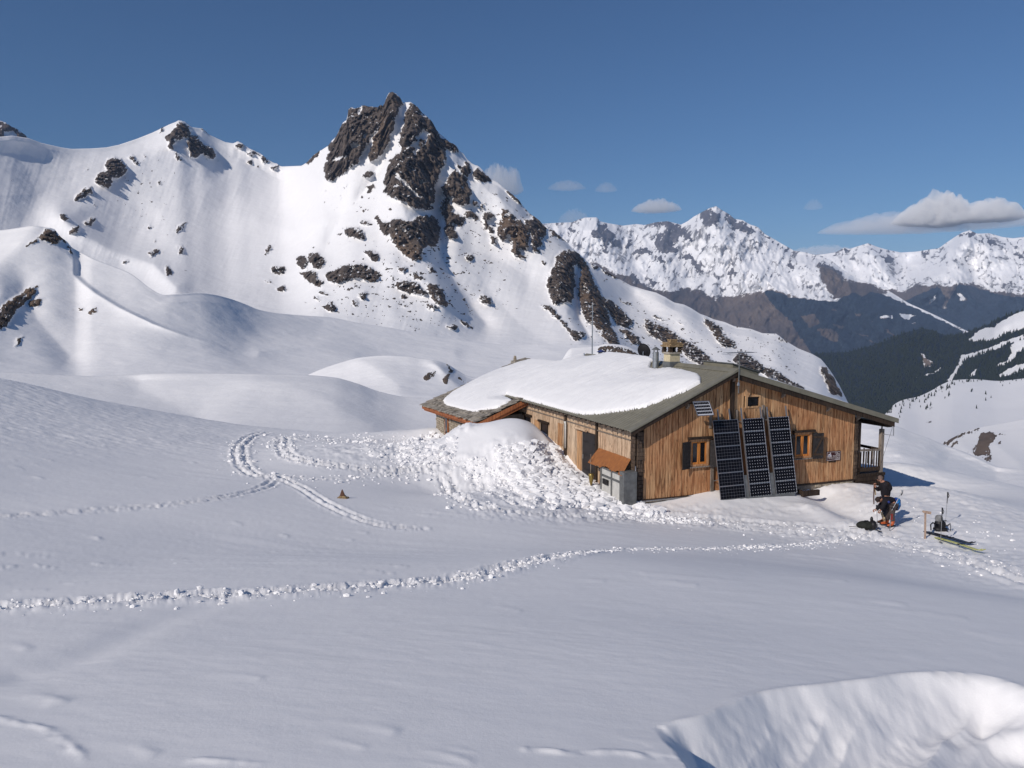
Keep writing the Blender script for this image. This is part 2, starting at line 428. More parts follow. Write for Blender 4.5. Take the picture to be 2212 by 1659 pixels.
# coarse thin-plate surface, then refined by interpolation in the same polar net
_ca = np.radians(np.linspace(-60, 60, 181)); _cr = np.geomspace(1.2, 140, 170)
_CA, _CR = np.meshgrid(_ca, _cr)
_CZ = tps(_CR * np.sin(_CA), _CR * np.cos(_CA))
def coarse(a, r):
    fi = np.clip((a - _ca[0]) / (_ca[1] - _ca[0]), 0, len(_ca) - 1.001); fj = np.clip(np.log(r / 1.2) / math.log(140 / 1.2) * (len(_cr) - 1), 0, len(_cr) - 1.001)
    i = fi.astype(int); j = fj.astype(int); u = fi - i; v = fj - j
    def cub(p0, p1, p2, p3, t): return p1 + 0.5 * t * (p2 - p0 + t * (2*p0 - 5*p1 + 4*p2 - p3 + t * (3*(p1 - p2) + p3 - p0)))
    I = [np.clip(i + k, 0, len(_ca) - 1) for k in (-1, 0, 1, 2)]; J = [np.clip(j + k, 0, len(_cr) - 1) for k in (-1, 0, 1, 2)]
    rows = [cub(*[_CZ[jj, ii] for ii in I], u) for jj in J]
    return cub(*rows, v)
GZ0 = coarse(GA, GR)
def _hit(zgrid, x, y):
    """first place where the sight line through (x, y) meets the ground"""
    dx, dy, dz = (float(v) for v in ray(x, y)); a = math.atan2(dx, dy); tl = dz / math.hypot(dx, dy)
    col = zgrid[:, int(np.clip(np.searchsorted(g_az, a), 0, len(g_az) - 1))]
    d = col - tl * g_r
    k = np.where((d[1:] >= 0) & (d[:-1] < 0))[0]
    k = k[0] if len(k) else int(np.argmax(d[:-1]))
    f = np.clip(-d[k] / (d[k + 1] - d[k] + 1e-9), 0, 1)
    r = g_r[k] + f * (g_r[k + 1] - g_r[k])
    return r * math.sin(a), r * math.cos(a), r * tl
def gline(pts, n=None):
    return [_hit(GZ0, x, y)[:2] for x, y in pts]

# --- shapes of the snow: drift by the long wall, spoil heap, dug bank, wind scoop in front
u_, w_ = to_hut(GX, GY)
A = scurve([(2.2, 0), (3.5, .12), (4.2, .35), (5, .75), (6, 1.35), (7.3, 1.80), (8.6, 2.15), (9.6, 2.1), (11, 1.75), (12.5, 1.3), (14.5, .85), (18, .45), (22, .2), (27, 0)], w_)
side = np.where(w_ > 10.5, np.clip((-0.2 - u_) * 3, 0, 1), 1)
B = scurve([(-13, 0), (-10, .10), (-7.5, .25), (-5.5, .48), (-4, .72), (-2.6, .92), (-1.4, 1.0), (-.7, .93), (-.25, .80), (0.2, .8), (1.5, .0)], u_)
drift = A * B
heap = 0.55 * np.exp(-((u_ + 2.6) / 1.6) ** 2) * scurve([(-2.6, 0), (-.8, .35), (1.5, .8), (4, 1.0), (7, .6), (10, 0)], w_)
lump = fbm(GX / 1.3, GY / 1.3, 2.2, 5, 0.6)
zone = np.exp(-((u_ + 3.2) / 2.4) ** 2) * sstep(-3.0, 0.5, w_) * (1 - sstep(9.5, 13, w_))
zone2 = np.exp(-((u_ + 7.5) / 2.5) ** 2 - ((w_ - 10.5) / 3.2) ** 2)
GZ = GZ0 + drift + heap
zone *= sstep(-7.5, -5.5, -w_ + .0) * sstep(1.6, 3.0, -u_ + .0)
GZ += zone * 0.20 * np.maximum(fbm(GX / .55, GY / .55, 1.0, 4, .6), -.25) * 1.5 + zone * 0.10 * lump
# broken cornice on the left of the drift
d, tt = polydist(gline([(900, 985), (950, 975), (985, 985), (1000, 1010)]), GX, GY)
GZ += 0.42 * np.exp(-(d / .8) ** 2) * (0.5 + 1.4 * lump) + zone2 * 0.35 * fbm(GX / .8, GY / .8, 4.0, 5, .62)
# wall moat
GZ -= 0.35 * np.exp(-((u_ + 0.15) / .35) ** 2) * sstep(3.5, 6, w_) * (1 - sstep(8.5, 10, w_))
# shaded hollow curl near the top right of the drift
GZ -= 0.45 * np.exp(-((u_ + 1.0) / .55) ** 2 - ((w_ - 5.6) / 1.0) ** 2)
# dug bank beside the terrace
bx_, by_ = zip(*gline([(1775, 1062), (1810, 1085), (1850, 1098), (1880, 1112)]))
d, tt = polydist(list(zip(bx_, by_)), GX, GY)
GZ -= 0.42 * np.exp(-(d / .8) ** 2)
d, tt = polydist(gline([(1745, 1096), (1800, 1118), (1850, 1140)]), GX, GY)
GZ += 0.16 * np.exp(-(d / .5) ** 2)

# gentle wind relief everywhere
wind = math.radians(-20)
wx_ = GX * math.cos(wind) + GY * math.sin(wind); wy_ = -GX * math.sin(wind) + GY * math.cos(wind)
calm = sstep(0, 6, GR)
GZ += 0.16 * fbm(GX / 9, GY / 9, 0.3, 3) * calm
sast = fbm(wx_ / 2.6, wy_ / .55, 6.1, 5, .55)
GZ += 0.020 * sast * (0.35 + 0.9 * sstep(-.1, .4, fbm(GX / 7, GY / 7, 9.0, 2))) * (0.25 + 0.75 * sstep(5, 14, GR))
GZ += 0.005 * fbm(wx_ / .5, wy_ / .16, 1.7, 3, .5) * sstep(2, 9, GR) 
crustm = sstep(0.25, .55, fbm(GX / 5, GY / 5, 12.0, 3) + 0.15)
GZ += 0.022 * sstep(.12, .22, fbm(wx_ / 1.4, wy_ / .45, 3.3, 3)) * crustm
# old ski and foot tracks
def track(pts, depth, width, rimh=0.5, rough_=0.0, pair=0.0, soft=1.6):
    g = gline(pts)
    gx = np.array([p[0] for p in g]); gy = np.array([p[1] for p in g])
    k = np.linspace(0, len(g) - 1, len(g) * 5); gx = scurve(list(enumerate(gx)), k); gy = scurve(list(enumerate(gy)), k)
    near = (GX > gx.min() - 2) & (GX < gx.max() + 2) & (GY > gy.min() - 2) & (GY < gy.max() + 2)
    X = GX[near]; Y = GY[near]
    d, t = polydist(list(zip(gx, gy)), X, Y)
    dz = np.zeros(d.shape)
    wob = 0.5 * width * fbm(X / .5, Y / .5, 2.0, 3); vary = np.clip(.75 + 1.1 * fbm(X / .7, Y / .7, 12.0, 3, .6), .1, 1.6)
    for s in ([0] if not pair else [pair / 2]):
        e = np.abs(d + wob - s) if s else np.abs(d + wob)
        dz += -depth * np.exp(-(e / width) ** 2) + rimh * depth * np.exp(-((e - width * 1.9) / (width * .8)) ** 2)
    dz = dz * vary
    if rough_:
        dz += rough_ * np.exp(-(d / (width * 2.2 + pair * .6)) ** 2) * (fbm(X / .2, Y / .2, 5.0, 4, .7) * 2.2 + .3)
    GZ[near] += dz
PATH = [(-60,1312),(0,1308),(200,1300),(380,1290),(600,1278),(800,1262),(950,1248),(1050,1232),(1100,1218),(1200,1202),(1320,1192),(1450,1186),(1560,1182),(1700,1175),(1800,1165),(1880,1152)]
track(PATH, .055, .15, .5, .06)
track([(-60,1122),(0,1118),(200,1106),(400,1092),(500,1074),(570,1052),(602,1032)], .06, .07, .35, .04, .3)
track([(602,1032),(560,1028),(530,1012),(518,985),(524,960),(545,945),(575,938)], .08, .09, .35, .09, .42)
track([(600,1030),(680,1036),(800,1036),(960,1030)], .05, .1, .6, .05, 0)
track([(605,1034),(650,1052),(700,1084),(760,1112),(830,1132),(905,1141)], .07, .075, .35, .04, .32)
track([(612,950),(612,975),(632,992),(700,1008),(800,1024),(900,1036),(960,1052),(1000,1075),(1060,1098),(1160,1110),(1300,1122)], .08, .11, .35, .10, .42)
track([(930,1030),(1010,1044),(1080,1070),(1150,1098),(1260,1112)], .07, .13, .5, .05, .3)
track([(1300,1118),(1450,1128),(1600,1138),(1750,1150),(1900,1165),(2050,1195),(2212,1245),(2300,1270)], .07, .14, .6, .07, .45)
track([(1450,1112),(1600,1122),(1700,1130),(1800,1140),(1900,1152)], .06, .2, .5, .08, .3)
# trampled snow round the people and in front of the hut
tz = np.zeros(GX.shape)
for pts, wd in (([(1780,1150),(1900,1150),(2000,1165),(2110,1195),(2230,1235)], 2.2), ([(1420,1120),(1600,1130),(1800,1145)], 1.6), ([(2050,1075),(2212,1120),(2300,1150)], 1.8), ([(1960,1080),(2000,1110),(2010,1130)], 1.3), ([(1780,1050),(1850,1060),(1900,1100)], 1.2), ([(1450,1095),(1600,1105),(1760,1100)], .8), ([(1060,1110),(1200,1120),(1400,1118)], 1.0), ([(620,948),(760,960),(880,985)], 1.6), ([(1930,1030),(2000,1060),(2100,1095),(2212,1130)], 2.4)):
    d, t = polydist(gline(pts), GX, GY); tz = np.maximum(tz, np.exp(-(d / wd) ** 2))
foot = fbm(wx_ / .55, wy_ / .26, 8.0, 3, .6)
GZ += tz * (0.10 * np.maximum(foot, -.25) + 0.05 * np.maximum(fbm(wx_ / .28, wy_ / .14, 18.0, 3, .6), -.1) + 0.03 * fbm(GX / .2, GY / .2, 4.4, 3))
# wind-cut steps, an old furrow and thin ledges in the foreground crust
rg_s = random.Random(9)
for x, y, l in [(790,1148,1.1),(520,1133,.9),(620,1156,.6),(760,1163,.8),(215,1165,.7),(600,1190,.5),(560,1478,.6),(120,1535,.9),(140,1530,.5),(850,1585,.8),(60,1410,.7),(330,1640,.6),(1600,1215,1.2),(1820,1250,1.3),(1300,1250,.8),(1950,1300,1.0),(1720,1225,.9),(2080,1330,1.1),(1500,1260,.9),(300,950,1.6),(420,1000,1.4),(180,985,1.3),(90,1035,1.2),(330,1035,1.5),(1120,1320,.5),(1010,1650,.4),(780,1620,.4)]:
    (px_, py_), = gline([(x, y)]); a = math.radians(rg_s.uniform(-28, -8)); X = GX - px_; Y = GY - py_
    p = X * math.cos(a) + Y * math.sin(a); q = -X * math.sin(a) + Y * math.cos(a) + .06 * np.sin(p * 5); k_ = min(1, .10 + .045 * math.hypot(px_, py_))
    GZ += .040 * k_ * sstep(-l, 0, p) * (1 - sstep(0, .05 + .004 * math.hypot(px_, py_), p)) * np.exp(-(q / (.06 * l + .02)) ** 2) * (.6 + .8 * fbm(GX * 3, GY * 3, 2.0, 2))
d, t = polydist(gline([(60,1465),(150,1440),(240,1400),(340,1345),(470,1300)]), GX, GY)
GZ -= .045 * np.exp(-(d / .28) ** 2) * (1 - .5 * t)
for pts in ([(1140,1622),(1230,1630),(1330,1626),(1430,1640)], [(-40,1560),(100,1590),(190,1655)], [(420,1650),(560,1660)]):
    d, t = polydist(gline(pts), GX, GY); GZ += .022 * np.exp(-(d / .035) ** 2) * (.5 + fbm(GX * 6, GY * 6, 1.0, 2))
# rough crust on the rise at the left
rz = sstep(30, 40, GR) * (1 - sstep(-12, -2, GX))
GZ += rz * 0.06 * fbm(wx_ / .9, wy_ / .35, 2.7, 4, .6)

# wind scoop at the lower right
CR = gline([(1440,1572),(1470,1562),(1520,1550),(1560,1532),(1600,1512),(1680,1492),(1790,1478),(1880,1466),(1960,1454),(2060,1452),(2140,1462),(2230,1488),(2400,1530),(2700,1600)])
cxs = np.array([p[0] for p in CR]); cys = np.array([p[1] for p in CR])
k = np.linspace(0, len(CR) - 1, 120); cxs = scurve(list(enumerate(cxs)), k); cys = scurve(list(enumerate(cys)), k)
near = GR < 9
X = GX[near]; Y = GY[near]
o_ = np.argsort(cxs)
ycr = np.interp(X, cxs[o_], cys[o_])
d, t = polydist(list(zip(cxs, cys)), X, Y)
s = np.where(Y < ycr, d, -d)
flute = fbm(X * 2.2 + Y * .8, Y * .5, 3.0, 4, .55, True)
flute = fbm(X * 1.0 + Y * .8 + .5 * noise3(X * 1.3, Y * 1.3, X * 0), Y * .9 - X * .4, 3.0, 4, .5)
s2 = s + 0.05 * fbm(X * 2.2, Y * 2.2, 1.0, 3) - 0.05 * flute * sstep(0.0, .5, s)
left_edge = gline([(1360,1520),(1400,1560),(1440,1600),(1490,1650),(1500,1800)])
ley = np.array([p[1] for p in left_edge])[::-1]; lex = np.array([p[0] for p in left_edge])[::-1]
lx = np.interp(Y, ley, lex)
inner = sstep(-.04, .22, X - lx + .03 * fbm(X * 5, Y * 5, 2., 3))
amp = inner * (0.78 + 0.22 * sstep(.0, 1.3, X - lx))
dz = -amp * (0.48 * (1 - (1 - np.clip(s2 / .64, 0, 1)) ** 1.5) + .02 * fbm(X * 5, Y * 2.2, 8.0, 4, .6) * sstep(0, .2, s2))
fo = X * .9 + np.clip(ycr - Y, 0, 3) * 1.25 + .18 * fbm(X * 1.1, Y * 1.1, 5.0, 3)
fold = 1 - 2 * np.abs(noise3(fo * 2.1, .35 * (ycr - Y), X * 0 + 4.0)) 
dz += inner * 0.05 * sstep(.04, .45, s) * fold * sstep(0, .9, X - lx)
# second wave on the right
d2_, t2 = polydist(gline([(2400,1530),(2212,1510),(2120,1500),(2050,1518),(2010,1560),(1990,1620),(1985,1700)]), X, Y)
dz += 0.10 * np.exp(-(d2_ / .13) ** 2)
dz += 0.02 * np.exp(-(s / .06) ** 2) * inner
GZ[near] += dz

ground = grid_mesh("snow_ground", GX, GY, GZ, M_SNOW_NEAR, flip=True)
def hit(x, y): return _hit(GZ, x, y)
def gz(x, y):
    a = math.atan2(x, y); r = math.hypot(x, y)
    i = int(np.clip(np.searchsorted(g_az, a), 1, len(g_az) - 1)); j = int(np.clip(np.searchsorted(g_r, r), 1, len(g_r) - 1))
    fa = (a - g_az[i-1]) / (g_az[i] - g_az[i-1]); fr = (r - g_r[j-1]) / (g_r[j] - g_r[j-1])
    fa = min(max(fa, 0), 1); fr = min(max(fr, 0), 1)
    return float((GZ[j-1, i-1] * (1 - fa) + GZ[j-1, i] * fa) * (1 - fr) + (GZ[j, i-1] * (1 - fa) + GZ[j, i] * fa) * fr)
# ------------------------------------------------------------------ rock, bare ground and wood outlines surveyed from the photograph
rockm = new_mask(); tintm = new_mask()
Z2R = [
 [(500,395),(548,345),(590,258),(620,240),(628,160),(650,145),(665,160),(720,132),(800,142),(843,125),(850,200),(840,240),(815,280),(800,330),(775,330),(760,380),(735,430),(700,480),(690,520),(640,560),(600,590),(560,600),(520,635),(480,630),(470,570),(480,510),(500,450)],
 [(843,130),(880,85),(895,50),(920,42),(975,90),(985,120),(960,180),(935,220),(930,290),(905,330),(890,400),(860,450),(820,480),(780,520),(760,490),(765,440),(785,390),(800,340),(830,270),(850,200)],
 [(1035,118),(1080,140),(1115,180),(1185,245),(1212,300),(1225,345),(1290,370),(1335,395),(1360,440),(1320,450),(1270,420),(1275,490),(1240,560),(1215,640),(1195,680),(1195,780),(1170,790),(1190,815),(1150,825),(1060,822),(1010,780),(960,760),(900,740),(860,700),(862,640),(880,560),(900,500),(930,470),(980,430),(955,380),(985,300),(1000,190)],
 [(900,890),(960,880),(1050,900),(1060,870),(1130,860),(1170,850),(1210,890),(1235,940),(1230,1000),(1220,1040),(1200,1070),(1150,1060),(1110,1100),(1115,1160),(1060,1160),(1020,1140),(970,1100),(920,1040),(900,990),(905,940)],
 [(800,870),(820,860),(835,880),(860,905),(900,910),(895,990),(870,990),(835,950)],
 [(1330,555),(1350,570),(1400,610),(1420,650),(1435,710),(1420,790),(1380,800),(1330,780),(1300,750),(1240,720),(1240,680),(1270,650),(1295,600)],
 [(1330,505),(1370,540),(1400,530),(1395,505),(1430,520),(1430,580),(1415,610),(1370,580)],
 [(1240,750),(1290,745),(1300,790),(1330,850),(1390,870),(1390,920),(1370,950),(1310,900),(1350,1000),(1320,1020),(1260,1000),(1250,960),(1270,930),(1260,890),(1235,820)],
 [(1470,540),(1530,585),(1570,635),(1520,645),(1450,620),(1450,580)],
 [(1440,740),(1470,770),(1480,800),(1450,805)],[(1505,775),(1530,790),(1520,820),(1500,810)],
 [(1395,840),(1430,830),(1480,870),(1470,905),(1440,870),(1400,880)],[(1510,850),(1560,830),(1590,870),(1550,890),(1530,900),(1590,960),(1570,980),(1520,930)],
 [(1640,810),(1690,850),(1760,900),(1800,940),(1820,1000),(1810,1060),(1790,1090),(1760,1070),(1740,1080),(1790,1130),(1790,1155),(1730,1130),(1700,1100),(1710,1060),(1690,990),(1660,1000),(1650,1040),(1610,1000),(1610,930),(1640,880)],
 [(1780,880),(1860,890),(1935,950),(1920,990),(1890,1000),(1900,1040),(1870,1080),(1830,1040),(1830,980),(1790,930)],
 [(1560,990),(1600,1010),(1610,1060),(1570,1050)],[(1825,1050),(1850,1060),(1890,1100),(1920,1110),(1880,1115),(1840,1090)],[(1900,1150),(1930,1170),(1920,1195),(1902,1185)],
 [(1650,680),(1690,705),(1740,745),(1780,795),(1760,800),(1720,760),(1670,710)],[(1820,845),(1880,890),(1935,945),(1910,950),(1850,900)],
 [(1945,945),(1990,970),(2040,1010),(2080,1050),(2030,1020),(1970,985)],
 [(280,1140),(330,1115),(370,1160),(350,1210),(320,1215),(290,1170)],[(365,1110),(400,1100),(460,1120),(480,1170),(440,1220),(400,1210),(370,1150)],
 [(120,1200),(210,1190),(215,1250),(140,1250)],[(310,1240),(400,1215),(430,1260),(390,1310),(350,1280)],[(400,1290),(440,1275),(480,1310),(440,1330),(395,1325)],
 [(480,1240),(560,1210),(600,1190),(660,1180),(720,1175),(770,1200),(840,1230),(850,1260),(790,1300),(700,1270),(640,1270),(570,1310),(490,1290)],
 [(600,960),(650,930),(720,960),(745,1010),(700,1020),(650,1000),(610,995)],[(725,1090),(780,1085),(830,1120),(835,1170),(790,1160),(750,1120)],
 [(695,890),(740,895),(805,920),(790,930),(700,915)],[(690,1370),(740,1355),(760,1390),(730,1420),(700,1400)],[(655,1415),(680,1405),(695,1450),(670,1465)],
 [(945,1300),(1000,1285),(1060,1290),(1100,1330),(1150,1370),(1120,1390),(1040,1370),(950,1350)],[(1140,1295),(1200,1310),(1250,1360),(1280,1430),(1275,1470),(1230,1450),(1170,1400),(1150,1340)],
 [(1040,1240),(1130,1265),(1140,1290),(1060,1280)],[(950,1210),(1000,1200),(1030,1220),(980,1235)],[(960,1380),(1000,1375),(1030,1410),(970,1405)],[(1135,1445),(1200,1440),(1230,1480),(1160,1475)],
 [(1490,1385),(1530,1380),(1575,1410),(1560,1450),(1500,1440)],[(1405,1120),(1440,1120),(1465,1145),(1440,1165),(1410,1150)],[(940,1445),(1020,1450),(1000,1470)],[(995,1525),(1055,1550),(1010,1540)],
 [(1265,1575),(1345,1580),(1330,1615),(1290,1605)],[(1365,1535),(1450,1600),(1440,1615),(1380,1585)],[(460,1460),(520,1425),(555,1470),(540,1495),(470,1480)],[(415,1350),(510,1375),(515,1395),(440,1375)],
 [(400,1385),(450,1400),(440,1430),(410,1410)],[(1365,1400),(1405,1405),(1395,1430)],[(1270,1110),(1310,1150),(1280,1150)],[(735,820),(765,820),(720,855)],[(905,1245),(935,1260),(915,1290)],[(930,1120),(1040,1190),(990,1170)],
 [(75,1130),(100,1060),(145,1045),(110,1100),(85,1130)],[(150,1350),(190,1310),(240,1350),(180,1360)],[(60,1270),(140,1300),(130,1310),(90,1300)],[(1130,1200),(1170,1190),(1220,1245),(1170,1230)],
 [(500,400),(560,340),(540,380),(500,430)],[(355,525),(400,465),(440,435),(470,418),(420,480),(370,535)],[(0,440),(20,445),(90,480),(95,525),(70,520),(60,480)],[(120,545),(160,520),(180,540),(150,560)],
 [(715,600),(770,570),(800,585),(760,620)],[(745,700),(780,650),(800,660),(770,720)],[(690,760),(720,720),(730,740)],[(870,810),(920,815),(900,830)],[(380,1065),(430,1065),(410,1075)],[(460,1045),(520,1030),(500,1050)],[(760,1030),(810,1045),(800,1055)],[(550,980),(590,970),(580,995)],
]
Z2HOLES = [[(1120,285),(1135,310),(1160,330),(1138,385),(1128,400),(1125,350),(1092,352),(1082,390),(1097,425),(1062,470),(1050,450),(1065,420),(1040,405),(1065,380),(1075,345),(1105,325)],
 [(930,572),(990,625),(1050,690),(1110,742),(1098,745),(1030,690),(970,630),(925,590)],[(1000,508),(1040,535),(1078,578),(1040,552)],[(1085,180),(1120,190),(1135,215),(1110,205)],[(985,120),(1035,118),(1005,185),(975,300),(950,380),(975,425),(930,465),(905,495),(890,400),(905,330),(930,290),(935,220),(960,180)],
 [(935,650),(955,655),(940,675)],[(1100,620),(1125,640),(1105,650)],[(700,160),(725,150),(700,200),(690,190)],[(740,310),(770,330),(720,350)],[(640,390),(690,380),(700,410),(650,420)],[(520,505),(570,470),(600,470),(560,510)],[(600,480),(620,455),(615,495)],[(1370,655),(1395,665),(1380,685)],[(1290,735),(1330,745),(1300,765)],[(960,940),(1010,960),(990,965)]]
for p in Z2R: fill(rockm, z2(p))
for p in Z2HOLES: fill(rockm, z2(p), 0.0)
Z1R = [[(1170,243),(1200,250),(1225,265),(1250,290),(1255,320),(1220,360),(1150,360),(1140,430),(1105,420),(1110,380),(1080,370),(1110,320),(1140,300)],
 [(1260,330),(1300,345),(1340,390),(1400,420),(1420,460),(1400,490),(1330,450),(1300,485),(1250,485),(1245,430),(1220,390),(1240,350)],
 [(1145,480),(1170,440),(1185,470),(1160,500)],[(1555,376),(1600,400),(1590,420),(1560,420)],[(1620,460),(1660,440),(1650,475)],[(1625,510),(1655,490),(1660,520),(1635,535)],[(1785,550),(1830,545),(1800,565)],[(1680,535),(1700,530),(1695,560)],[(1170,495),(1195,490),(1190,515)],[(1640,430),(1670,435),(1680,460),(1655,455)],
 [(1300,290),(1340,293),(1385,335),(1360,320)],[(1050,290),(1080,275),(1060,320),(1040,330)],
 [(690,510),(740,475),(800,495),(840,560),(790,610),(740,620),(710,680),(690,670),(650,660),(610,650),(640,590),(700,560)],
 [(550,680),(600,665),(610,720),(580,720),(500,770),(465,765),(520,710)],[(610,790),(650,790),(630,815)],[(840,475),(870,465),(900,500),(940,520),(900,530),(860,505)],[(540,570),(600,545),(570,575)],[(1025,625),(1070,660),(1040,670)],[(915,460),(960,465),(965,490)],
 [(540,905),(610,870),(630,890),(600,930),(560,925)],[(455,960),(520,920),(510,975),(450,990)],[(385,850),(430,850),(450,890),(410,900)],[(250,555),(280,555),(270,562)],[(15,700),(55,702),(40,710)],[(65,625),(90,630),(75,640)],[(300,875),(330,875),(315,882)],
 [(965,940),(985,915),(1000,930),(975,960)],[(1140,960),(1190,915),(1240,900),(1200,940),(1150,985)],[(1170,1060),(1190,1050),(1215,1110),(1180,1120)],[(975,1100),(1040,1070),(1045,1100),(1000,1130),(985,1160)],[(1085,1190),(1110,1180),(1125,1230),(1110,1270),(1090,1250)],[(1135,1165),(1165,1190),(1145,1195)],[(1140,1205),(1175,1255),(1155,1240)],
 [(800,1175),(850,1140),(840,1170),(810,1182)],[(1000,1012),(1035,1020),(1015,1050)],[(1060,1085),(1080,1100),(1070,1120)],[(1035,1270),(1065,1290),(1050,1290)],[(1450,990),(1465,990),(1457,1000)],[(1700,1025),(1712,1020),(1705,1032)],[(1450,1190),(1465,1190),(1450,1215)],[(1150,790),(1180,800),(1160,805)],[(1215,745),(1260,755),(1240,760)],[(1020,742),(1070,745),(1040,752)],[(1800,855),(1870,870),(1830,875)]]
for p in Z1R: fill(rockm, z1(p))
Z3R = [[(200,590),(260,580),(290,600),(290,690),(300,760),(290,900),(280,960),(200,960),(140,980),(100,850),(110,770),(150,700),(160,640)],
 [(290,580),(340,625),(390,690),(420,780),(460,860),(500,930),(530,1020),(560,1120),(610,1220),(610,1280),(550,1260),(480,1180),(430,1130),(370,1080),(330,960),(320,860),(340,760),(330,700),(290,690)],
 [(500,915),(560,945),(620,1000),(700,1080),(725,1110),(680,1130),(690,1150),(600,1120),(560,1060),(520,980)],[(620,1140),(680,1160),(760,1210),(780,1260),(740,1270),(680,1230),(620,1160)],
 [(800,1070),(860,1100),(940,1130),(1010,1170),(1080,1220),(1200,1290),(1260,1340),(1310,1390),(1300,1430),(1230,1430),(1160,1390),(1090,1340),(1060,1290),(950,1260),(860,1200),(790,1130)],
 [(590,940),(700,960),(740,990),(640,970)],[(830,1030),(950,1080),(1000,1110),(870,1070)],[(1200,1050),(1260,1080),(1340,1130),(1380,1190),(1440,1240),(1460,1280),(1360,1280),(1310,1220),(1240,1120)],
 [(1480,1310),(1550,1330),(1620,1390),(1700,1440),(1760,1500),(1700,1500),(1620,1460),(1530,1440),(1420,1380)],[(1690,1420),(1740,1440),(1820,1500),(1900,1540),(1960,1600),(1850,1590),(1760,1530)],[(2040,1400),(2110,1440),(2180,1550),(2225,1640),(2130,1620),(2080,1500)],
 [(1720,1185),(1800,1222),(1840,1260),(1770,1240)],[(410,675),(470,695),(450,730),(420,710)],[(490,790),(550,800),(500,805)],[(20,960),(100,980),(160,1010),(200,1080),(280,1150),(380,1170),(340,1230),(310,1240),(200,1110),(90,1010)],
 [(620,795),(700,840),(760,860),(800,870),(740,865),(640,815)],[(740,930),(775,935),(760,945)],[(470,690),(540,740),(620,780),(600,790),(520,760)],[(1000,1075),(1060,1100),(1110,1130),(1060,1120)],[(1420,1165),(1480,1200),(1470,1215)],[(1160,1100),(1210,1105),(1180,1112)],[(1220,1150),(1260,1145),(1240,1160)],[(930,935),(960,930),(950,945)]]
for p in Z3R: fill(rockm, z3(p))
for p in [[(1640,810),(1690,850),(1760,900),(1800,940),(1820,1000),(1810,1060),(1740,1080),(1790,1155),(1700,1100),(1690,990),(1610,1000)],[(905,990),(960,960),(1020,1010),(1090,1100),(1060,1160),(960,1090)],[(860,180),(890,250),(840,400),(780,480),(790,360)]]: fill(tintm, z2(p), 0.7)
for p in [[(300,600),(420,780),(520,1020),(610,1230),(600,1290),(430,1130),(330,960)],[(620,1130),(790,1260),(700,1290)],[(800,1060),(1000,1160),(1200,1300),(1000,1260)],[(1180,1040),(1460,1290),(1300,1280)]]: fill(tintm, z3(p), 0.55)
rockm = blur(rockm, 3); tintm = blur(tintm, 8)

# ------------------------------------------------------------------ main massif with the rock peak
CREST2 = [(-160,262),(-60,288),(0,295.4),(26,293),(62.5,298.7),(89,308.6),(131.6,318.4),(154.6,321.7),(197,320.7),(230,318.4),(256.6,312.8),(296,299.7),(329,286.5),(348.7,277.3),(365,269),(384.9,261.2),(399.7,263.5),(414.5,275),(437.5,278),(454,292),(486.9,306.9),(503.3,309.5),(513,305.9),(526,311.8),(542.8,323.3),(565.8,333.9),(574,341.4),(588.9,350.3),(608.6,359.5),(651.3,357.9),(664.5,349.7),
 (677,336.5),(690.4,326.6),(708.5,315),(716.8,305),(726,295.4),(739.8,266.8),(749.7,259.2),(752.3,236.2),(759.5,231.9),(764.5,236.2),(776,232.9),(782.5,228),(790.8,229.6),(799,231.2),(808.9,231.2),(816,232.9),(823,226.3),(825.3,231.2),(830.2,224.7),(835.2,211.5),(840,201.6),(848.3,199),(858.2,204.9),(866.4,214.8),(869.7,221.4),(886.2,220.7),(901,231.2),(912.5,244.4),(924,254.3),(935.5,265.8),(942,280.6),(956.9,295.4),(970,306.9),(984.9,315),(993,326.6),(1001.3,331.6),(1009.5,344.7),(1019.4,353),(1035.8,361.2),(1045.7,372.7),(1058.9,385.9),(1075.3,394),(1088.5,405.6),(1101.6,417),(1118,430.3),(1131.2,446.7),(1144.4,461.5),(1164,476.3),(1182.2,494.4),(1190.5,492.8),(1203.6,505.9),(1223.3,522.4),(1239.8,540.5),(1254.6,552.3),
 (1272,568),(1287.8,573.4),(1314.9,590),(1339,603.5),(1363,617),(1393.3,626),(1417.4,632),(1435.5,641),(1456.6,653.3),(1477.7,657.8),(1492.8,665.3),(1513.9,678.9),(1541,689.5),(1565.2,695.5),(1586.3,704.6),(1622.5,710.6),(1646.6,719.6),(1676.8,721),(1691.8,733.2),(1725,752.8),(1755.2,764.9),(1773.3,775.4),(1782.4,786),(1797.5,807),(1812.5,831.3),(1822,850),(1850,905),(1900,960)]
BASE2 = [(-160,760),(400,720),(700,720),(900,750),(1100,770),(1300,800),(1500,880),(1900,1010)]
RC2 = [(-160,1700),(0,1700),(200,1900),(388,2100),(600,2000),(700,1650),(848,1500),(1000,1420),(1180,1330),(1290,1400),(1500,1350),(1700,1200),(1900,1100)]
RB2 = [(-160,620),(300,640),(700,700),(1100,700),(1300,560),(1600,520),(1900,520)]
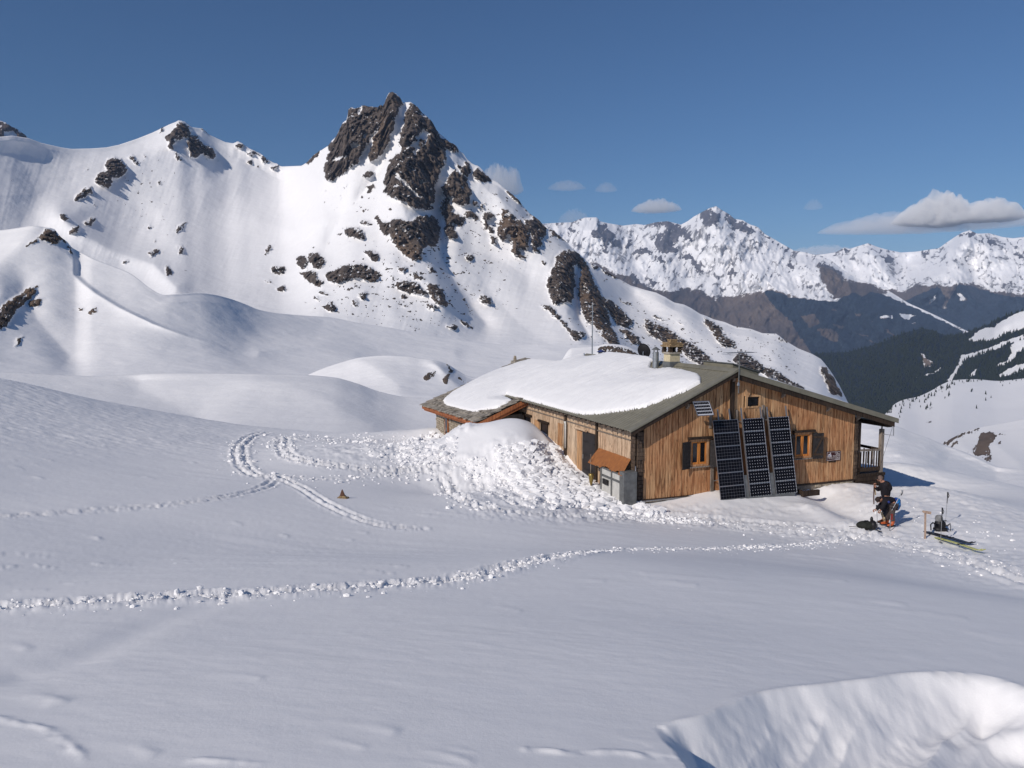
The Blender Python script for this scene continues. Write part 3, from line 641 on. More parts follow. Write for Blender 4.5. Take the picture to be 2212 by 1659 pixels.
L2 = [  # spurs (+) and hollows (-)
 ([(848,200),(862,300),(858,400),(880,480),(930,560),(960,650)], 75, 55),
 ([(760,235),(740,320),(700,390)], 60, 40), ([(900,230),(960,330),(1000,420)], 45, 42),
 ([(872,225),(850,320),(800,400),(740,470),(700,540)], -45, 22), ([(960,430),(950,500),(955,560),(1000,640),(1050,700)], -70, 28),
 ([(1075,420),(1120,500),(1180,560)], 45, 40),([(1140,600),(1080,560),(1020,540)], -25, 40),
 ([(1240,550),(1270,620),(1300,700),(1340,760)], 90, 38), ([(1215,600),(1225,680),(1260,750)], 40, 30),([(1250,560),(1248,620),(1252,690),(1275,730)], -35, 9),([(1330,700),(1400,770)], -70, 40),
 ([(1440,650),(1520,730),(1600,800)], 60, 50), ([(1370,640),(1450,720),(1500,800)], -40, 35),([(1600,700),(1700,800),(1780,880)], 30, 40),
 ([(388,265),(420,330),(460,400)], 30, 50), ([(388,265),(330,340),(250,370),(200,420),(150,470)], 50, 75), ([(330,430),(400,560),(420,650)], 28, 70),
 ([(520,310),(560,400),(560,500),(520,600)], -50, 130), ([(320,470),(260,560),(280,640)], -28, 80), ([(40,330),(80,420),(40,520)], -60, 90),
 ([(620,560),(700,600),(800,640),(880,700)], 55, 90), ([(560,480),(640,500),(700,470)], 30, 40),([(960,640),(900,600),(820,560)], 30, 40),([(1050,620),(1120,700),(1180,740)], -40, 50),
 ([(130,470),(170,500),(240,540),(330,570),(380,620)], 60, 30)]
def relief2(X, Y, R):
    out = bump_lines(L2, X, Y)
    # fine flutes running down the faces
    fl = fbm((X + 0.35 * (Y - 500)) / 26.0, Y / 160.0, 2.0, 4, .55, True)
    return out * (R / 1300.0) - 1.6 * fl * (R / 1300.0)
def post2(rk, X, Y, px, py, pz, nz):
    # scattered boulders and thin ribs showing through the snow
    sp = fbm(px / 22.0, py / 22.0, pz / 14.0, 4, .65)
    band = np.exp(-((X - 880) / 230) ** 2 - ((Y - 620) / 110) ** 2) + 0.9 * np.exp(-((X - 1120) / 150) ** 2 - ((Y - 480) / 80) ** 2) + 0.8 * np.exp(-((X - 1560) / 260) ** 2 - ((Y - 770) / 80) ** 2) + .5 * np.exp(-((X - 760) / 90) ** 2 - ((Y - 430) / 70) ** 2) + .35 * np.exp(-((X - 380) / 150) ** 2 - ((Y - 560) / 120) ** 2)
    sp2 = fbm((X + .2 * Y) / 7.5, (Y - .25 * X) / 3.6, 6.6, 4, .62)
    bd = np.clip(band + .55 * np.exp(-((X - 300) / 130) ** 2 - ((Y - 400) / 90) ** 2) + .45 * np.exp(-((X - 520) / 120) ** 2 - ((Y - 345) / 26) ** 2) + .7 * np.exp(-((X - 1330) / 120) ** 2 - ((Y - 690) / 70) ** 2), 0, 1)
    e1 = sstep(.44, .72, sp + 0.22 * bd) * np.clip(bd * 1.3, 0, 1)
    e2 = sstep(.34, .52, sp2 + .42 * sp + .14 * bd) * np.clip(bd * 1.5, 0, 1)
    return np.maximum(rk, np.maximum(e1, e2))
massif = terrain("mountain", CREST2, BASE2, RC2, RB2, -160, 1900, 1010, 270, power=0.78, mat=M_ROCKY, relief=relief2, rock=rockm, tint=tintm,
    csmooth=26, rough=(20.0, 260.0), rockdisp=46.0, rockscale=55.0, jag=3.0, smoothcrest=False, post=post2, warp=2.2)

# distant summit peeping over the left skyline
rk_l = new_mask(); fill(rk_l, [(-200,200),(-60,235),(0,262),(20,268),(62,296),(30,330),(-200,330)]); fill(rk_l, [(10,285),(30,283),(40,300),(15,300)], 0)
terrain("distant_mountain", [(-200,215),(-100,232),(-30,250),(0,261),(12,265),(22,272),(40,281),(50,289),(60,297),(90,330),(140,380)], [(-200,420),(140,420)], [(-200,2900),(140,2900)], [(-200,2400),(140,2400)], -200, 140, 150, 60, mat=M_ROCKY,
    rock=blur(rk_l, 1), rough=(30, 200), rockdisp=40, rockscale=90, jag=2.0, smoothcrest=False)

# ------------------------------------------------------------------ hills between the hut and the massif
rk_s = new_mask()
for p in [[(300,945),(340,948),(400,1010),(380,1050),(330,1040),(250,1010)],[(165,1065),(250,1000),(280,1000),(180,1070)],[(360,960),(400,1000),(440,1040),(480,1100),(485,1130),(465,1115),(425,1045),(380,1010)],
          [(0,1480),(60,1410),(130,1380),(190,1330),(260,1315),(230,1370),(200,1410),(150,1440),(100,1500),(60,1570),(20,1605),(-60,1600),(-60,1500)],[(190,1440),(230,1405),(285,1400),(260,1460),(200,1470)],[(505,1470),(550,1465),(550,1490),(510,1490)],[(565,1500),(620,1465),(640,1480),(600,1515)],
          [(360,1255),(385,1258),(370,1270)],[(200,1560),(225,1555),(215,1570)],[(130,1655),(160,1650),(150,1670)],[(260,1600),(280,1605),(270,1615)],[(310,1580),(330,1580),(320,1590)],[(470,1490),(495,1460),(480,1500)],[(230,935),(245,930),(240,945)],[(385,1060),(395,1085),(388,1085)],[(425,1085),(440,1082),(430,1095)]]:
    fill(rk_s, z1(p))
fill(rk_s, [(28,748),(40,728),(52,722),(44,740),(32,752)])
tint_s = blur(rk_s * 0.6, 4); rk_s = blur(rk_s, 1)
CRS_OLD = [(-160,498),(0,497),(40,492),(72,488),(98.7,491),(115,494),(131.6,514),(144.7,524),(154.6,543.8),(158.5,570),(160,593),(177.6,612.8),(203.9,632.6),(230,649),(256.6,665.5),(285,680),(330,702),(400,728),(480,748),(600,770),(720,800)]
LS = [([(-160,560),(60,530),(130,560),(150,620),(240,700),(330,745)], 24, 70), ([(0,640),(-60,700)], 30, 60), ([(60,620),(80,700),(160,770)], -22, 40), ([(190,690),(260,740),(360,780)], 14, 30)]
def relief_s(X, Y, R): return bump_lines(LS, X, Y)
rk_a = new_mask()
fill(rk_a, [(622,744),(632,741),(636,745),(628,747)]);
for p in [[(985,1245),(1030,1240),(1040,1262),(1000,1265)]]: fill(rk_a, z3([(a - 985, b) for a, b in p]))
for p in [(1236,743,12,4),(1115,738,5,3),(1153,738,2,2)]: fill(rk_a, [(p[0]-p[2],p[1]),(p[0],p[1]-p[3]),(p[0]+p[2],p[1]),(p[0],p[1]+p[3])])
CRA = [(-160,498),(0,497),(40,492),(72,488),(98.7,491),(115,494),(131.6,512),(144.7,522),(155,534),(164,540),(180,548),(197,557),(230,570),(257,580),(280,590),(300,604),(320,620),(348.7,636),(375,635.9),(427.6,632.6),(460.5,635.9),(493.4,644),(526.3,655.6),(559,668.8),(592,675.3),(639.8,680.3),(710,685),(776,698),(841.8,708),(907.6,721),(1000,735),(1100,745),(1200,742),(1290,747),(1400,765)]
RIDGE_S = [(480,112),(494,116),(524,145),(560,158),(593,158),(613,178),(633,204),(665,257),(700,330),(725,400),(745,470),(765,560)]
LA = [([(380,640),(520,690),(640,730),(760,770)], 12, 45), ([(700,700),(850,760),(1000,790)], -10, 40), ([(560,760),(700,745),(840,745),(980,760)], 9, 20), ([(0,640),(-60,700)], 22, 60), ([(50,620),(80,690),(150,770)], -12, 40), ([(72,490),(30,540),(-40,600)], 14, 40)]
def relief_a(X, Y, R):
    xl = np.interp(Y, [p[0] for p in RIDGE_S], [p[1] for p in RIDGE_S]); s_ = X - xl
    fade = sstep(480, 520, Y) * (1 - sstep(690, 770, Y))
    left = -12 * np.exp(-np.abs(s_) / 60) * fade
    right = 7 * sstep(0, 16, s_) * np.exp(-np.clip(s_, 0, 999) / 90) * fade
    return bump_lines(LA, X, Y) + left + right
terrain("snow_hill", CRA, [(-160,850),(100,860),(600,840),(1000,850),(1400,880)], [(-160,600),(60,560),(160,545),(200,520),(250,503),(350,468),(430,490),(560,550),(700,590),(1000,580),(1400,560)], [(-160,230),(100,260),(700,250),(1400,240)], -160, 1400, 620, 180, power=.8, mat=M_ROCKY, relief=relief_a,
    rock=np.maximum(blur(rk_a, 1), rk_s), tint=tint_s, rough=(8, 110), rockdisp=9, rockscale=22, back=.06, csmooth=60)
# rise with rocks seen left of the slate roof
rk_c = new_mask()
def zq(p): return [(903.5 + a * .10964, 770.1 + b * .10964) for a, b in p]
for p in [[(100,400),(150,330),(240,290),(340,260),(380,270),(340,340),(310,410),(240,450),(190,480),(110,460)],[(520,130),(570,130),(620,170),(650,250),(700,290),(680,330),(620,280),(570,210),(530,190)],[(590,290),(650,290),(640,360),(600,400),(590,540),(560,565),(500,540),(480,490),(470,420),(510,380),(560,350)],
          [(710,290),(770,360),(840,420),(880,470),(960,500),(900,545),(840,500),(790,440),(740,370)],[(1020,270),(1100,270),(1170,300),(1220,345),(1150,330),(1060,300)],[(1210,190),(1290,185),(1285,210),(1230,205)],[(0,355),(40,360),(30,375),(5,375)],[(680,520),(720,520),(700,560)],[(1640,165),(1740,175),(1700,185)],[(450,530),(470,530),(465,560)]]:
    fill(rk_c, zq(p))
tint_c = blur(rk_c * .5, 3); rk_c = blur(rk_c, 1)
CRC = [(660,812),(700,795),(740,782),(780,772),(830,768),(880,770),(906,774),(945,780),(965,786),(985,798),(1010,812),(1040,818),(1080,812),(1130,800),(1180,792),(1250,790)]
terrain("snowy_knoll", CRC, [(660,900),(900,890),(1250,900)], [(660,330),(906,300),(1250,280)], [(660,190),(906,180),(1250,180)], 660, 1250, 300, 90, mat=M_ROCKY, relief=lambda X, Y, R: bump_lines([([(930,775),(985,830),(1030,860)], 8, 14), ([(990,800),(1060,830)], -8, 16), ([(780,775),(860,830)], 6, 30)], X, Y),
    rock=rk_c, tint=tint_c, rough=(3, 40), rockdisp=2.5, rockscale=9, back=.1, warp=1.2)
CRB = [(-60,800),(60,806),(200,812),(330,806),(450,806),(560,808),(660,810),(720,815),(770,828),(820,846),(880,858),(950,862),(1020,866)]
terrain("snow_knoll", CRB, [(-60,960),(400,985),(1020,985)], [(-60,190),(560,170),(1020,160)], [(-60,95),(560,85),(1020,85)], -60, 1020, 300, 90, mat=snow_mat("snow_mid", .5, .12), relief=lambda X, Y, R: bump_lines([([(560,810),(700,860),(800,920)], 5, 60), ([(300,840),(420,900)], -6, 60)], X, Y), rough=(4, 40), back=.15)
# brown boulder field just beyond the far end of the hut roof
rk_r = new_mask()
fill(rk_r, [(1289,752),(1310,746),(1340,748),(1365,757),(1385,768),(1395,800),(1289,800)]); fill(rk_r, [(1233,745),(1243,739),(1252,741),(1255,746),(1240,750)])
terrain("rocky_knoll", [(1150,840),(1200,800),(1235,752),(1285,748),(1310,743),(1345,746),(1375,757),(1400,775),(1450,840)], [(1150,842),(1200,830),(1450,860)], [(1150,170),(1450,150)], [(1150,110),(1450,100)], 1150, 1450, 160, 60, mat=M_ROCKY, rock=blur(rk_r, 1), tint=rk_r * .5,
    rough=(2, 20), rockdisp=2.0, rockscale=6, back=.12, jag=1.5, warp=1.0)

# ------------------------------------------------------------------ far ranges
vegm = new_mask(); form = new_mask(); rk3 = new_mask()
fill(vegm, z3([(430,660),(560,745),(640,765),(800,850),(900,870),(960,895),(1100,850),(1200,880),(1300,930),(1400,925),(1500,905),(1640,885),(1720,855),(1800,900),(1860,925),(2000,940),(2212,1000),(2400,1000),(2600,1100),(3400,1200),(3400,1800),(400,1800),(380,700)]))
fill(vegm, z4([(650,700),(720,740),(800,780),(900,850),(1080,865),(1200,930),(1000,1000),(760,960),(700,860)]))
fill(form, z3([(1650,880),(1720,870),(1850,925),(2010,945),(2130,1010),(2212,1020),(3300,1300),(3300,1700),(2100,1500),(2000,1330),(1900,1200),(1850,1100),(1700,960)]))
fill(form, z4([(450,975),(620,990),(800,1000),(860,960),(930,930),(1000,960),(1060,920),(1180,960),(1400,1050),(1800,1250),(1400,1400),(900,1400),(700,1380),(640,1300),(520,1100)]))
for p in [[(750,1050),(830,1070),(780,1072)],[(860,1078),(900,1090),(880,1092)],[(800,1110),(850,1105),(830,1115)],[(940,1088),(990,1090),(985,1105),(950,1102)],[(1125,1108),(1160,1105),(1220,1102),(1225,1125),(1180,1132),(1130,1125)],[(1265,1098),(1430,1100),(1380,1110),(1340,1138),(1290,1120)],[(1055,1148),(1075,1150),(1070,1165)],[(1165,1210),(1185,1210),(1255,1270),(1235,1272)],[(880,1220),(960,1240),(1060,1262),(1040,1268),(940,1240)],[(1350,1160),(1400,1160),(1390,1172)],
          [(1025,1290),(1090,1300),(1070,1312)]]:
    fill(form, z4(p), 0); fill(vegm, z4(p), 0)
for p in [[(650,1200),(760,1210),(820,1250),(800,1310),(740,1290),(690,1250)],[(530,1110),(640,1100),(680,1160),(600,1200)],[(770,1170),(860,1180),(840,1215)]]: fill(form, z4(p), 0)
for p in [[(480,400),(520,405),(560,460),(610,560),(590,560),(540,520),(520,610),(500,590),(490,510),(430,490),(420,450)],[(1215,310),(1260,290),(1350,350),(1310,400),(1230,395),(1200,360),(1180,375)],[(960,410),(1040,400),(1100,470),(1140,520),(1080,500),(1040,480),(1000,560),(1040,600),(960,610),(900,590),(870,520)],[(650,540),(700,515),(690,570),(660,560)],[(720,600),(790,560),(860,610),(780,610)],[(1370,350),(1420,340),(1480,370),(1440,380),(1600,450),(1560,480),(1440,430)],
          [(1060,620),(1130,610),(1160,650),(1090,640)],[(1120,650),(1160,660),(1230,760),(1180,740)],[(880,650),(920,625),(940,680),(900,690)],[(790,735),(850,670),(860,690),(810,740)],[(1370,760),(1440,710),(1460,760)],[(1650,470),(1760,540),(1740,540),(1640,480)],[(1780,560),(1860,620),(1800,590)],[(1820,690),(1860,660),(1860,730)],[(1950,690),(2020,740),(1980,740)],[(2030,670),(2212,740),(2212,830),(2080,750)],
          [(660,780),(720,750),(800,850),(760,850)],[(820,790),(920,820),(860,830)],[(860,390),(960,380),(1020,400),(920,410)],[(230,420),(300,430),(290,470)]]: fill(rk3, z3(p))
vegm = wide(vegm, 6); form = blur(form, 2); rk3 = blur(rk3, 2)
CREST3 = [(1080,486),(1176,483),(1206,481),(1236,480),(1250,474),(1263.6,470),(1289,469.3),(1296.7,478.4),(1314.8,482.3),(1345,487.4),(1375,483.8),(1393,486),(1417,480),(1441.5,477.8),(1471.6,485),(1486.7,476.9),(1498.8,467.8),(1516.8,457.9),(1532,449.7),(1547,445.2),(1557.6,452.8),(1574,461.8),(1586.2,472.4),(1604.3,475.4),(1619.4,484.4),(1637.5,490.4),(1652.5,505.5),(1676.7,519),(1694.8,529.6),(1715.9,541.7),(1740,544.7),(1760,550.5),(1794.8,562),(1823.6,585),(1852,602.2),(1886.8,613.7),(1915.5,625.2),(1938.5,639.6),(1961.4,654),(1993,668.3),(2024.6,682.7),(2059,699.9),(2087.8,714.3),(2150,745)]
L3 = [([(1547,446),(1560,520),(1620,580),(1700,640),(1790,700)], 420, 45), ([(1547,446),(1480,520),(1440,600),(1470,680)], 300, 40), ([(1290,470),(1310,540),(1350,620),(1420,690)], 330, 38), ([(1440,480),(1400,560)], 200, 30), ([(1640,500),(1720,570),(1830,640),(1900,700)], 260, 35), ([(1500,560),(1560,620),(1560,700)], -260, 45), ([(1360,500),(1380,580)], -160, 30), ([(1760,560),(1860,640),(1960,700)], 160, 30), ([(1500,700),(1560,780)], -150, 25), ([(1420,640),(1470,740)], -120, 20), ([(1680,720),(1760,800)], 140, 30)]
def relief3(X, Y, R):
    fl = fbm((X + .25 * Y) / 46.0, Y / 85.0, 4.0, 5, .5, True); f2 = fbm((X - .5 * Y) / 24.0, Y / 40.0, 9.0, 3, .5, True)
    return bump_lines(L3, X, Y) * .8 - 160 * fl - 45 * f2
def post3(rk, X, Y, px, py, pz, nz):
    q = fbm((X + .3 * Y) / 15.0, Y / 27.0, 3.0, 5, .58, True)
    q2 = fbm(X / 60.0, Y / 40.0, 13.0, 3)
    return np.clip(rk * .66 + sstep(.20, .6, q + .45 * q2 + .5 * (0.55 - nz)) * .5, 0, 1)
terrain("mountain_range", CREST3, [(1080,780),(1500,820),(1800,850),(2150,850)], [(1080,8200),(1547,9000),(1800,8000),(2150,6500)], [(1080,5200),(1800,4800),(2150,4800)], 1080, 2150, 560, 240, power=.85, mat=M_FAR, relief=relief3, rock=rk3, extra={'veg': vegm, 'forest': form},
    rough=(60, 900), rockdisp=70, rockscale=420, jag=0, smoothcrest=False, post=post3, ledge=False, warp=3.0)
veg4 = new_mask(); for4 = new_mask(); rk4 = new_mask()
fill(veg4, z4([(1200,900),(1300,930),(1420,870),(1560,880),(1640,900),(1700,860),(1850,880),(2000,930),(2212,930),(2600,900),(2600,1400),(1100,1400),(1180,920)]))
fill(for4, z4([(1260,990),(1400,960),(1560,880),(1640,1000),(1720,870),(1830,890),(1960,930),(2060,960),(2212,970),(2600,950),(2600,1400),(1200,1400)]))
for p in [[(1300,985),(1350,960),(1365,970),(1320,995)],[(1490,1030),(1520,970),(1560,940),(1530,1010)],[(1700,940),(1720,930),(1790,990),(1750,1000)],[(2130,945),(2212,935),(2212,965),(2150,960)],[(1600,1050),(1630,960),(1640,960),(1625,1060)]]: fill(for4, z4(p), 0); fill(veg4, z4(p), 0)
for p in [[(1140,680),(1190,655),(1230,690),(1180,710)],[(1890,540),(1960,545),(2010,570),(1920,565)],[(2060,570),(2180,565),(2100,575)],[(1750,480),(1860,490),(1800,510)],[(1700,520),(1740,490),(1760,500)],[(2130,640),(2212,660),(2190,690)],[(1540,600),(1570,590),(1560,620)],[(860,600),(900,620),(870,640)],[(1100,610),(1240,625),(1180,635)],[(1420,630),(1500,640),(1440,660)]]: fill(rk4, z4(p))
veg4 = wide(veg4, 5); for4 = blur(for4, 2); rk4 = blur(rk4, 2)
CREST4 = [(1700,556),(1777.6,549),(1806.3,544.8),(1823.5,534.7),(1835,537.6),(1852.3,531.9),(1875.3,525.2),(1895.4,533.3),(1921.2,540.5),(1947,545.4),(1978.7,543.3),(2007.4,539),(2027.5,536.2),(2047.6,521.8),(2064.9,510.3),(2079.2,501.7),(2095,497.4),(2110.8,504.6),(2136.7,503.7),(2165.4,511.7),(2188.4,514.6),(2212,511.7),(2260,505),(2340,500)]
L4 = [([(1875,526),(1920,600),(1960,640)], 300, 30), ([(2095,498),(2060,570),(1990,620)], 500, 45), ([(2095,498),(2150,570),(2200,640)], 350, 40), ([(1960,560),(1940,610)], -400, 45), ([(2000,640),(2070,610),(2160,700)], 300, 30), ([(2100,560),(2110,600)], -250, 40), ([(2220,520),(2260,600)], 300, 40)]
def relief4(X, Y, R):
    return bump_lines(L4, X, Y) - 150 * fbm((X - .2 * Y) / 44.0, Y / 60.0, 14.0, 5, .5, True)
def post4(rk, X, Y, px, py, pz, nz):
    q = fbm((X - .3 * Y) / 15.0, Y / 15.0, 23.0, 5, .58, True)
    return np.clip(rk * .6 + sstep(.3, .75, q + .5 * fbm(X / 50., Y / 30., 3., 3)) * .5, 0, 1)
terrain("mountain_range", CREST4, [(1700,800),(2340,800)], [(1700,9800),(2100,10000),(2340,9600)], [(1700,7000),(2340,6600)], 1700, 2340, 330, 170, power=.85, mat=M_FAR, relief=relief4, rock=rk4, extra={'veg': veg4, 'forest': for4},
    rough=(60, 900), rockdisp=50, rockscale=420, smoothcrest=False, post=post4, ledge=False, warp=3.0)

# ------------------------------------------------------------------ wooded hill on the right and the snow slopes in front of it
for5 = new_mask(); rk5 = new_mask()
fill(for5, [(1700,600),(2500,600),(2500,1100),(1700,1100)])
S5 = [[(1790,1290),(1850,1240),(1880,1215),(1950,1190),(1990,1200),(2010,1160),(2060,1140),(2110,1110),(2212,1070),(2500,1000),(2500,1150),(2212,1205),(2100,1245),(2060,1250),(1990,1290),(1900,1300),(1830,1305)],
 [(1620,1620),(1660,1560),(1720,1470),(1740,1405),(1790,1395),(1860,1375),(1950,1350),(2040,1310),(2212,1245),(2212,1285),(2110,1310),(2050,1340),(1960,1375),(1880,1400),(1800,1425),(1760,1450),(1720,1510),(1680,1600)],
 [(1985,1490),(2040,1460),(2090,1440),(2110,1400),(2110,1320),(2160,1300),(2300,1270),(2300,1370),(2160,1380),(2150,1430),(2100,1460),(2050,1480)],[(2000,1575),(2060,1530),(2130,1490),(2300,1440),(2300,1480),(2200,1520),(2100,1560)],
 [(1780,1575),(1830,1530),(1860,1500),(1850,1550)],[(1395,1575),(1410,1570),(1405,1590)],[(1440,1560),(1520,1540),(1600,1490),(1620,1480),(1560,1530),(1480,1560)],[(1160,1345),(1170,1330),(1165,1360)],[(1040,1600),(1050,1595),(1045,1610)],[(1100,1560),(1106,1600),(1100,1620)]]
for p in S5: fill(for5, z4(p), 0)
fill(rk5, z4([(1435,1390),(1460,1395),(1480,1430),(1530,1460),(1520,1480),(1470,1500),(1450,1450)])); fill(for5, z4([(1435,1390),(1460,1395),(1480,1430),(1530,1460),(1520,1480),(1470,1500),(1450,1450)]), 0)
for5b = blur(for5, 2)
CREST5 = [(1700,775),(1771.8,763),(1794.8,761.7),(1835,760),(1881,747.3),(1921.2,733),(1950,720),(1987.3,710),(2013,712.8),(2033.3,721.5),(2053.4,725.8),(2082,720),(2105,712.8),(2136.7,699.9),(2168.3,682.7),(2191.3,675.5),(2212,671.8),(2300,650),(2400,630)]
CR5 = dict(crest=CREST5, base=[(1700,940),(2400,940)], rc=[(1700,3500),(1990,3300),(2212,2900),(2400,2700)], rb=[(1700,1900),(2212,1800),(2400,1800)])
L5 = [([(1987,711),(1900,800),(1850,880)], 130, 60), ([(2060,726),(2050,800),(2000,860)], -130, 50), ([(2168,684),(2130,760),(2060,830)], 90, 40), ([(1780,790),(1830,860)], -50, 40)]
def relief5(X, Y, R): return bump_lines(L5, X, Y) - 28 * fbm(X / 40., Y / 40., 7., 4)
terrain("wooded_hill", CR5['crest'], CR5['base'], CR5['rc'], CR5['rb'], 1700, 2400, 330, 130, power=.9, mat=M_WOOD_HILL, relief=relief5, rock=blur(rk5, 1), tint=rk5 * .8, extra={'forest': for5b}, rough=(20, 200), smoothcrest=False, ledge=False, warp=2.5)

CREST6 = [(1800,985),(1880,925),(1913.7,892.8),(1934,872),(1951.4,863.7),(1982,856.9),(2009.5,844.9),(2033.5,831),(2060.8,821),(2105.3,819),(2156.6,822.7),(2212,817.5),(2300,810),(2400,800)]
L6 = [([(2105,820),(2060,880),(1960,930)], 25, 50), ([(2212,900),(2100,930)], -20, 50), ([(1934,872),(1990,900)], -12, 25)]
rk6 = new_mask()
fill(rk6, [(1995,912),(2015,908),(2012,912)])
terrain("snow_slope", CREST6, [(1800,1010),(2400,1050)], [(1800,1000),(2060,1450),(2400,1400)], [(1800,380),(2400,370)], 1800, 2400, 280, 110, power=.85, mat=M_HILL, relief=lambda X, Y, R: bump_lines(L6, X, Y) - 5 * fbm(X / 60., Y / 30., 2., 4), rock=blur(rk6, 1), rough=(5, 80), smoothcrest=True, ledge=False)
rk7 = new_mask()
for p in [[(1700,855),(1760,815),(1820,790),(1870,768),(1940,752),(1960,745),(1890,775),(1830,800),(1770,830),(1715,862)],[(1745,880),(1770,840),(1790,838),(1780,860),(1755,885)],[(1810,835),(1822,825),(1820,842)],[(1885,910),(1895,870),(1930,810),(1960,780),(2010,778),(2040,800),(2020,840),(1990,870),(2000,920),(2010,950),(1985,968),(1960,955),(1970,920),(1920,925)],[(2040,790),(2070,785),(2065,805)],[(2050,840),(2075,850),(2060,870)],[(2070,800),(2110,798),(2100,808)],[(1915,770),(1925,765),(1920,795)]]: fill(rk7, z8(p))
CREST7 = [(1960,985),(2000,968),(2030,958),(2057,946),(2088,931),(2126,921),(2170,913),(2212,905),(2400,880)]
terrain("snow_bank", CREST7, [(1960,1040),(2400,1080)], [(1960,330),(2400,330)], [(1960,170),(2400,160)], 1960, 2400, 260, 90, power=.85, mat=M_HILL, relief=lambda X, Y, R: bump_lines([([(2057,947),(2100,980),(2120,1000)], 8, 20), ([(2150,960),(2200,1000)], 6, 20)], X, Y), rock=blur(rk7, 3), tint=blur(rk7 * .7, 3), rough=(3, 40), rockdisp=2.0, rockscale=7, ledge=False, back=.1, warp=3.0, frag=1.1)
CREST8 = [(1740,1010),(1790,945),(1835,912),(1860,910),(1900,914),(1934,920),(1968.5,933.8),(2002.7,945.8),(2036.9,959.5),(2088,978.3),(2125.8,995.4),(2156.6,1008),(2212,1014),(2300,1030),(2420,1050)]
terrain("snow_shoulder", CREST8, [(1740,1150),(1940,1120),(2212,1150),(2420,1180)], [(1740,110),(1940,105),(2212,100),(2420,95)], [(1740,58),(1940,56),(2420,52)], 1740, 2420, 300, 90, power=.9, mat=snow_mat("snow_mid_b", .7, .08), relief=lambda X, Y, R: bump_lines([([(1900,960),(2000,1010)], 3, 50), ([(2050,990),(2150,1030)], -3, 40)], X, Y) - 1.0 * fbm(X / 80., Y / 14., 2., 4), rough=(1.5, 20), back=.2)

# ------------------------------------------------------------------ valley floor sheet reaching the horizon
vr = np.geomspace(70, 13500, 60); va = np.radians(np.linspace(-75, 75, 61))
VA, VR = np.meshgrid(va, vr)
VZ = -52 - 0.21 * np.minimum(VR, 3200) - 12 * fbm(VR * np.sin(VA) / 400, VR * np.cos(VA) / 400, 1.0, 3)
grid_mesh("valley_floor", VR * np.sin(VA), VR * np.cos(VA), VZ, M_FAR, {'rock': VZ * 0, 'tint': VZ * 0, 'veg': sstep(2500, 4500, VR), 'forest': sstep(3000, 5000, VR)}, flip=True)
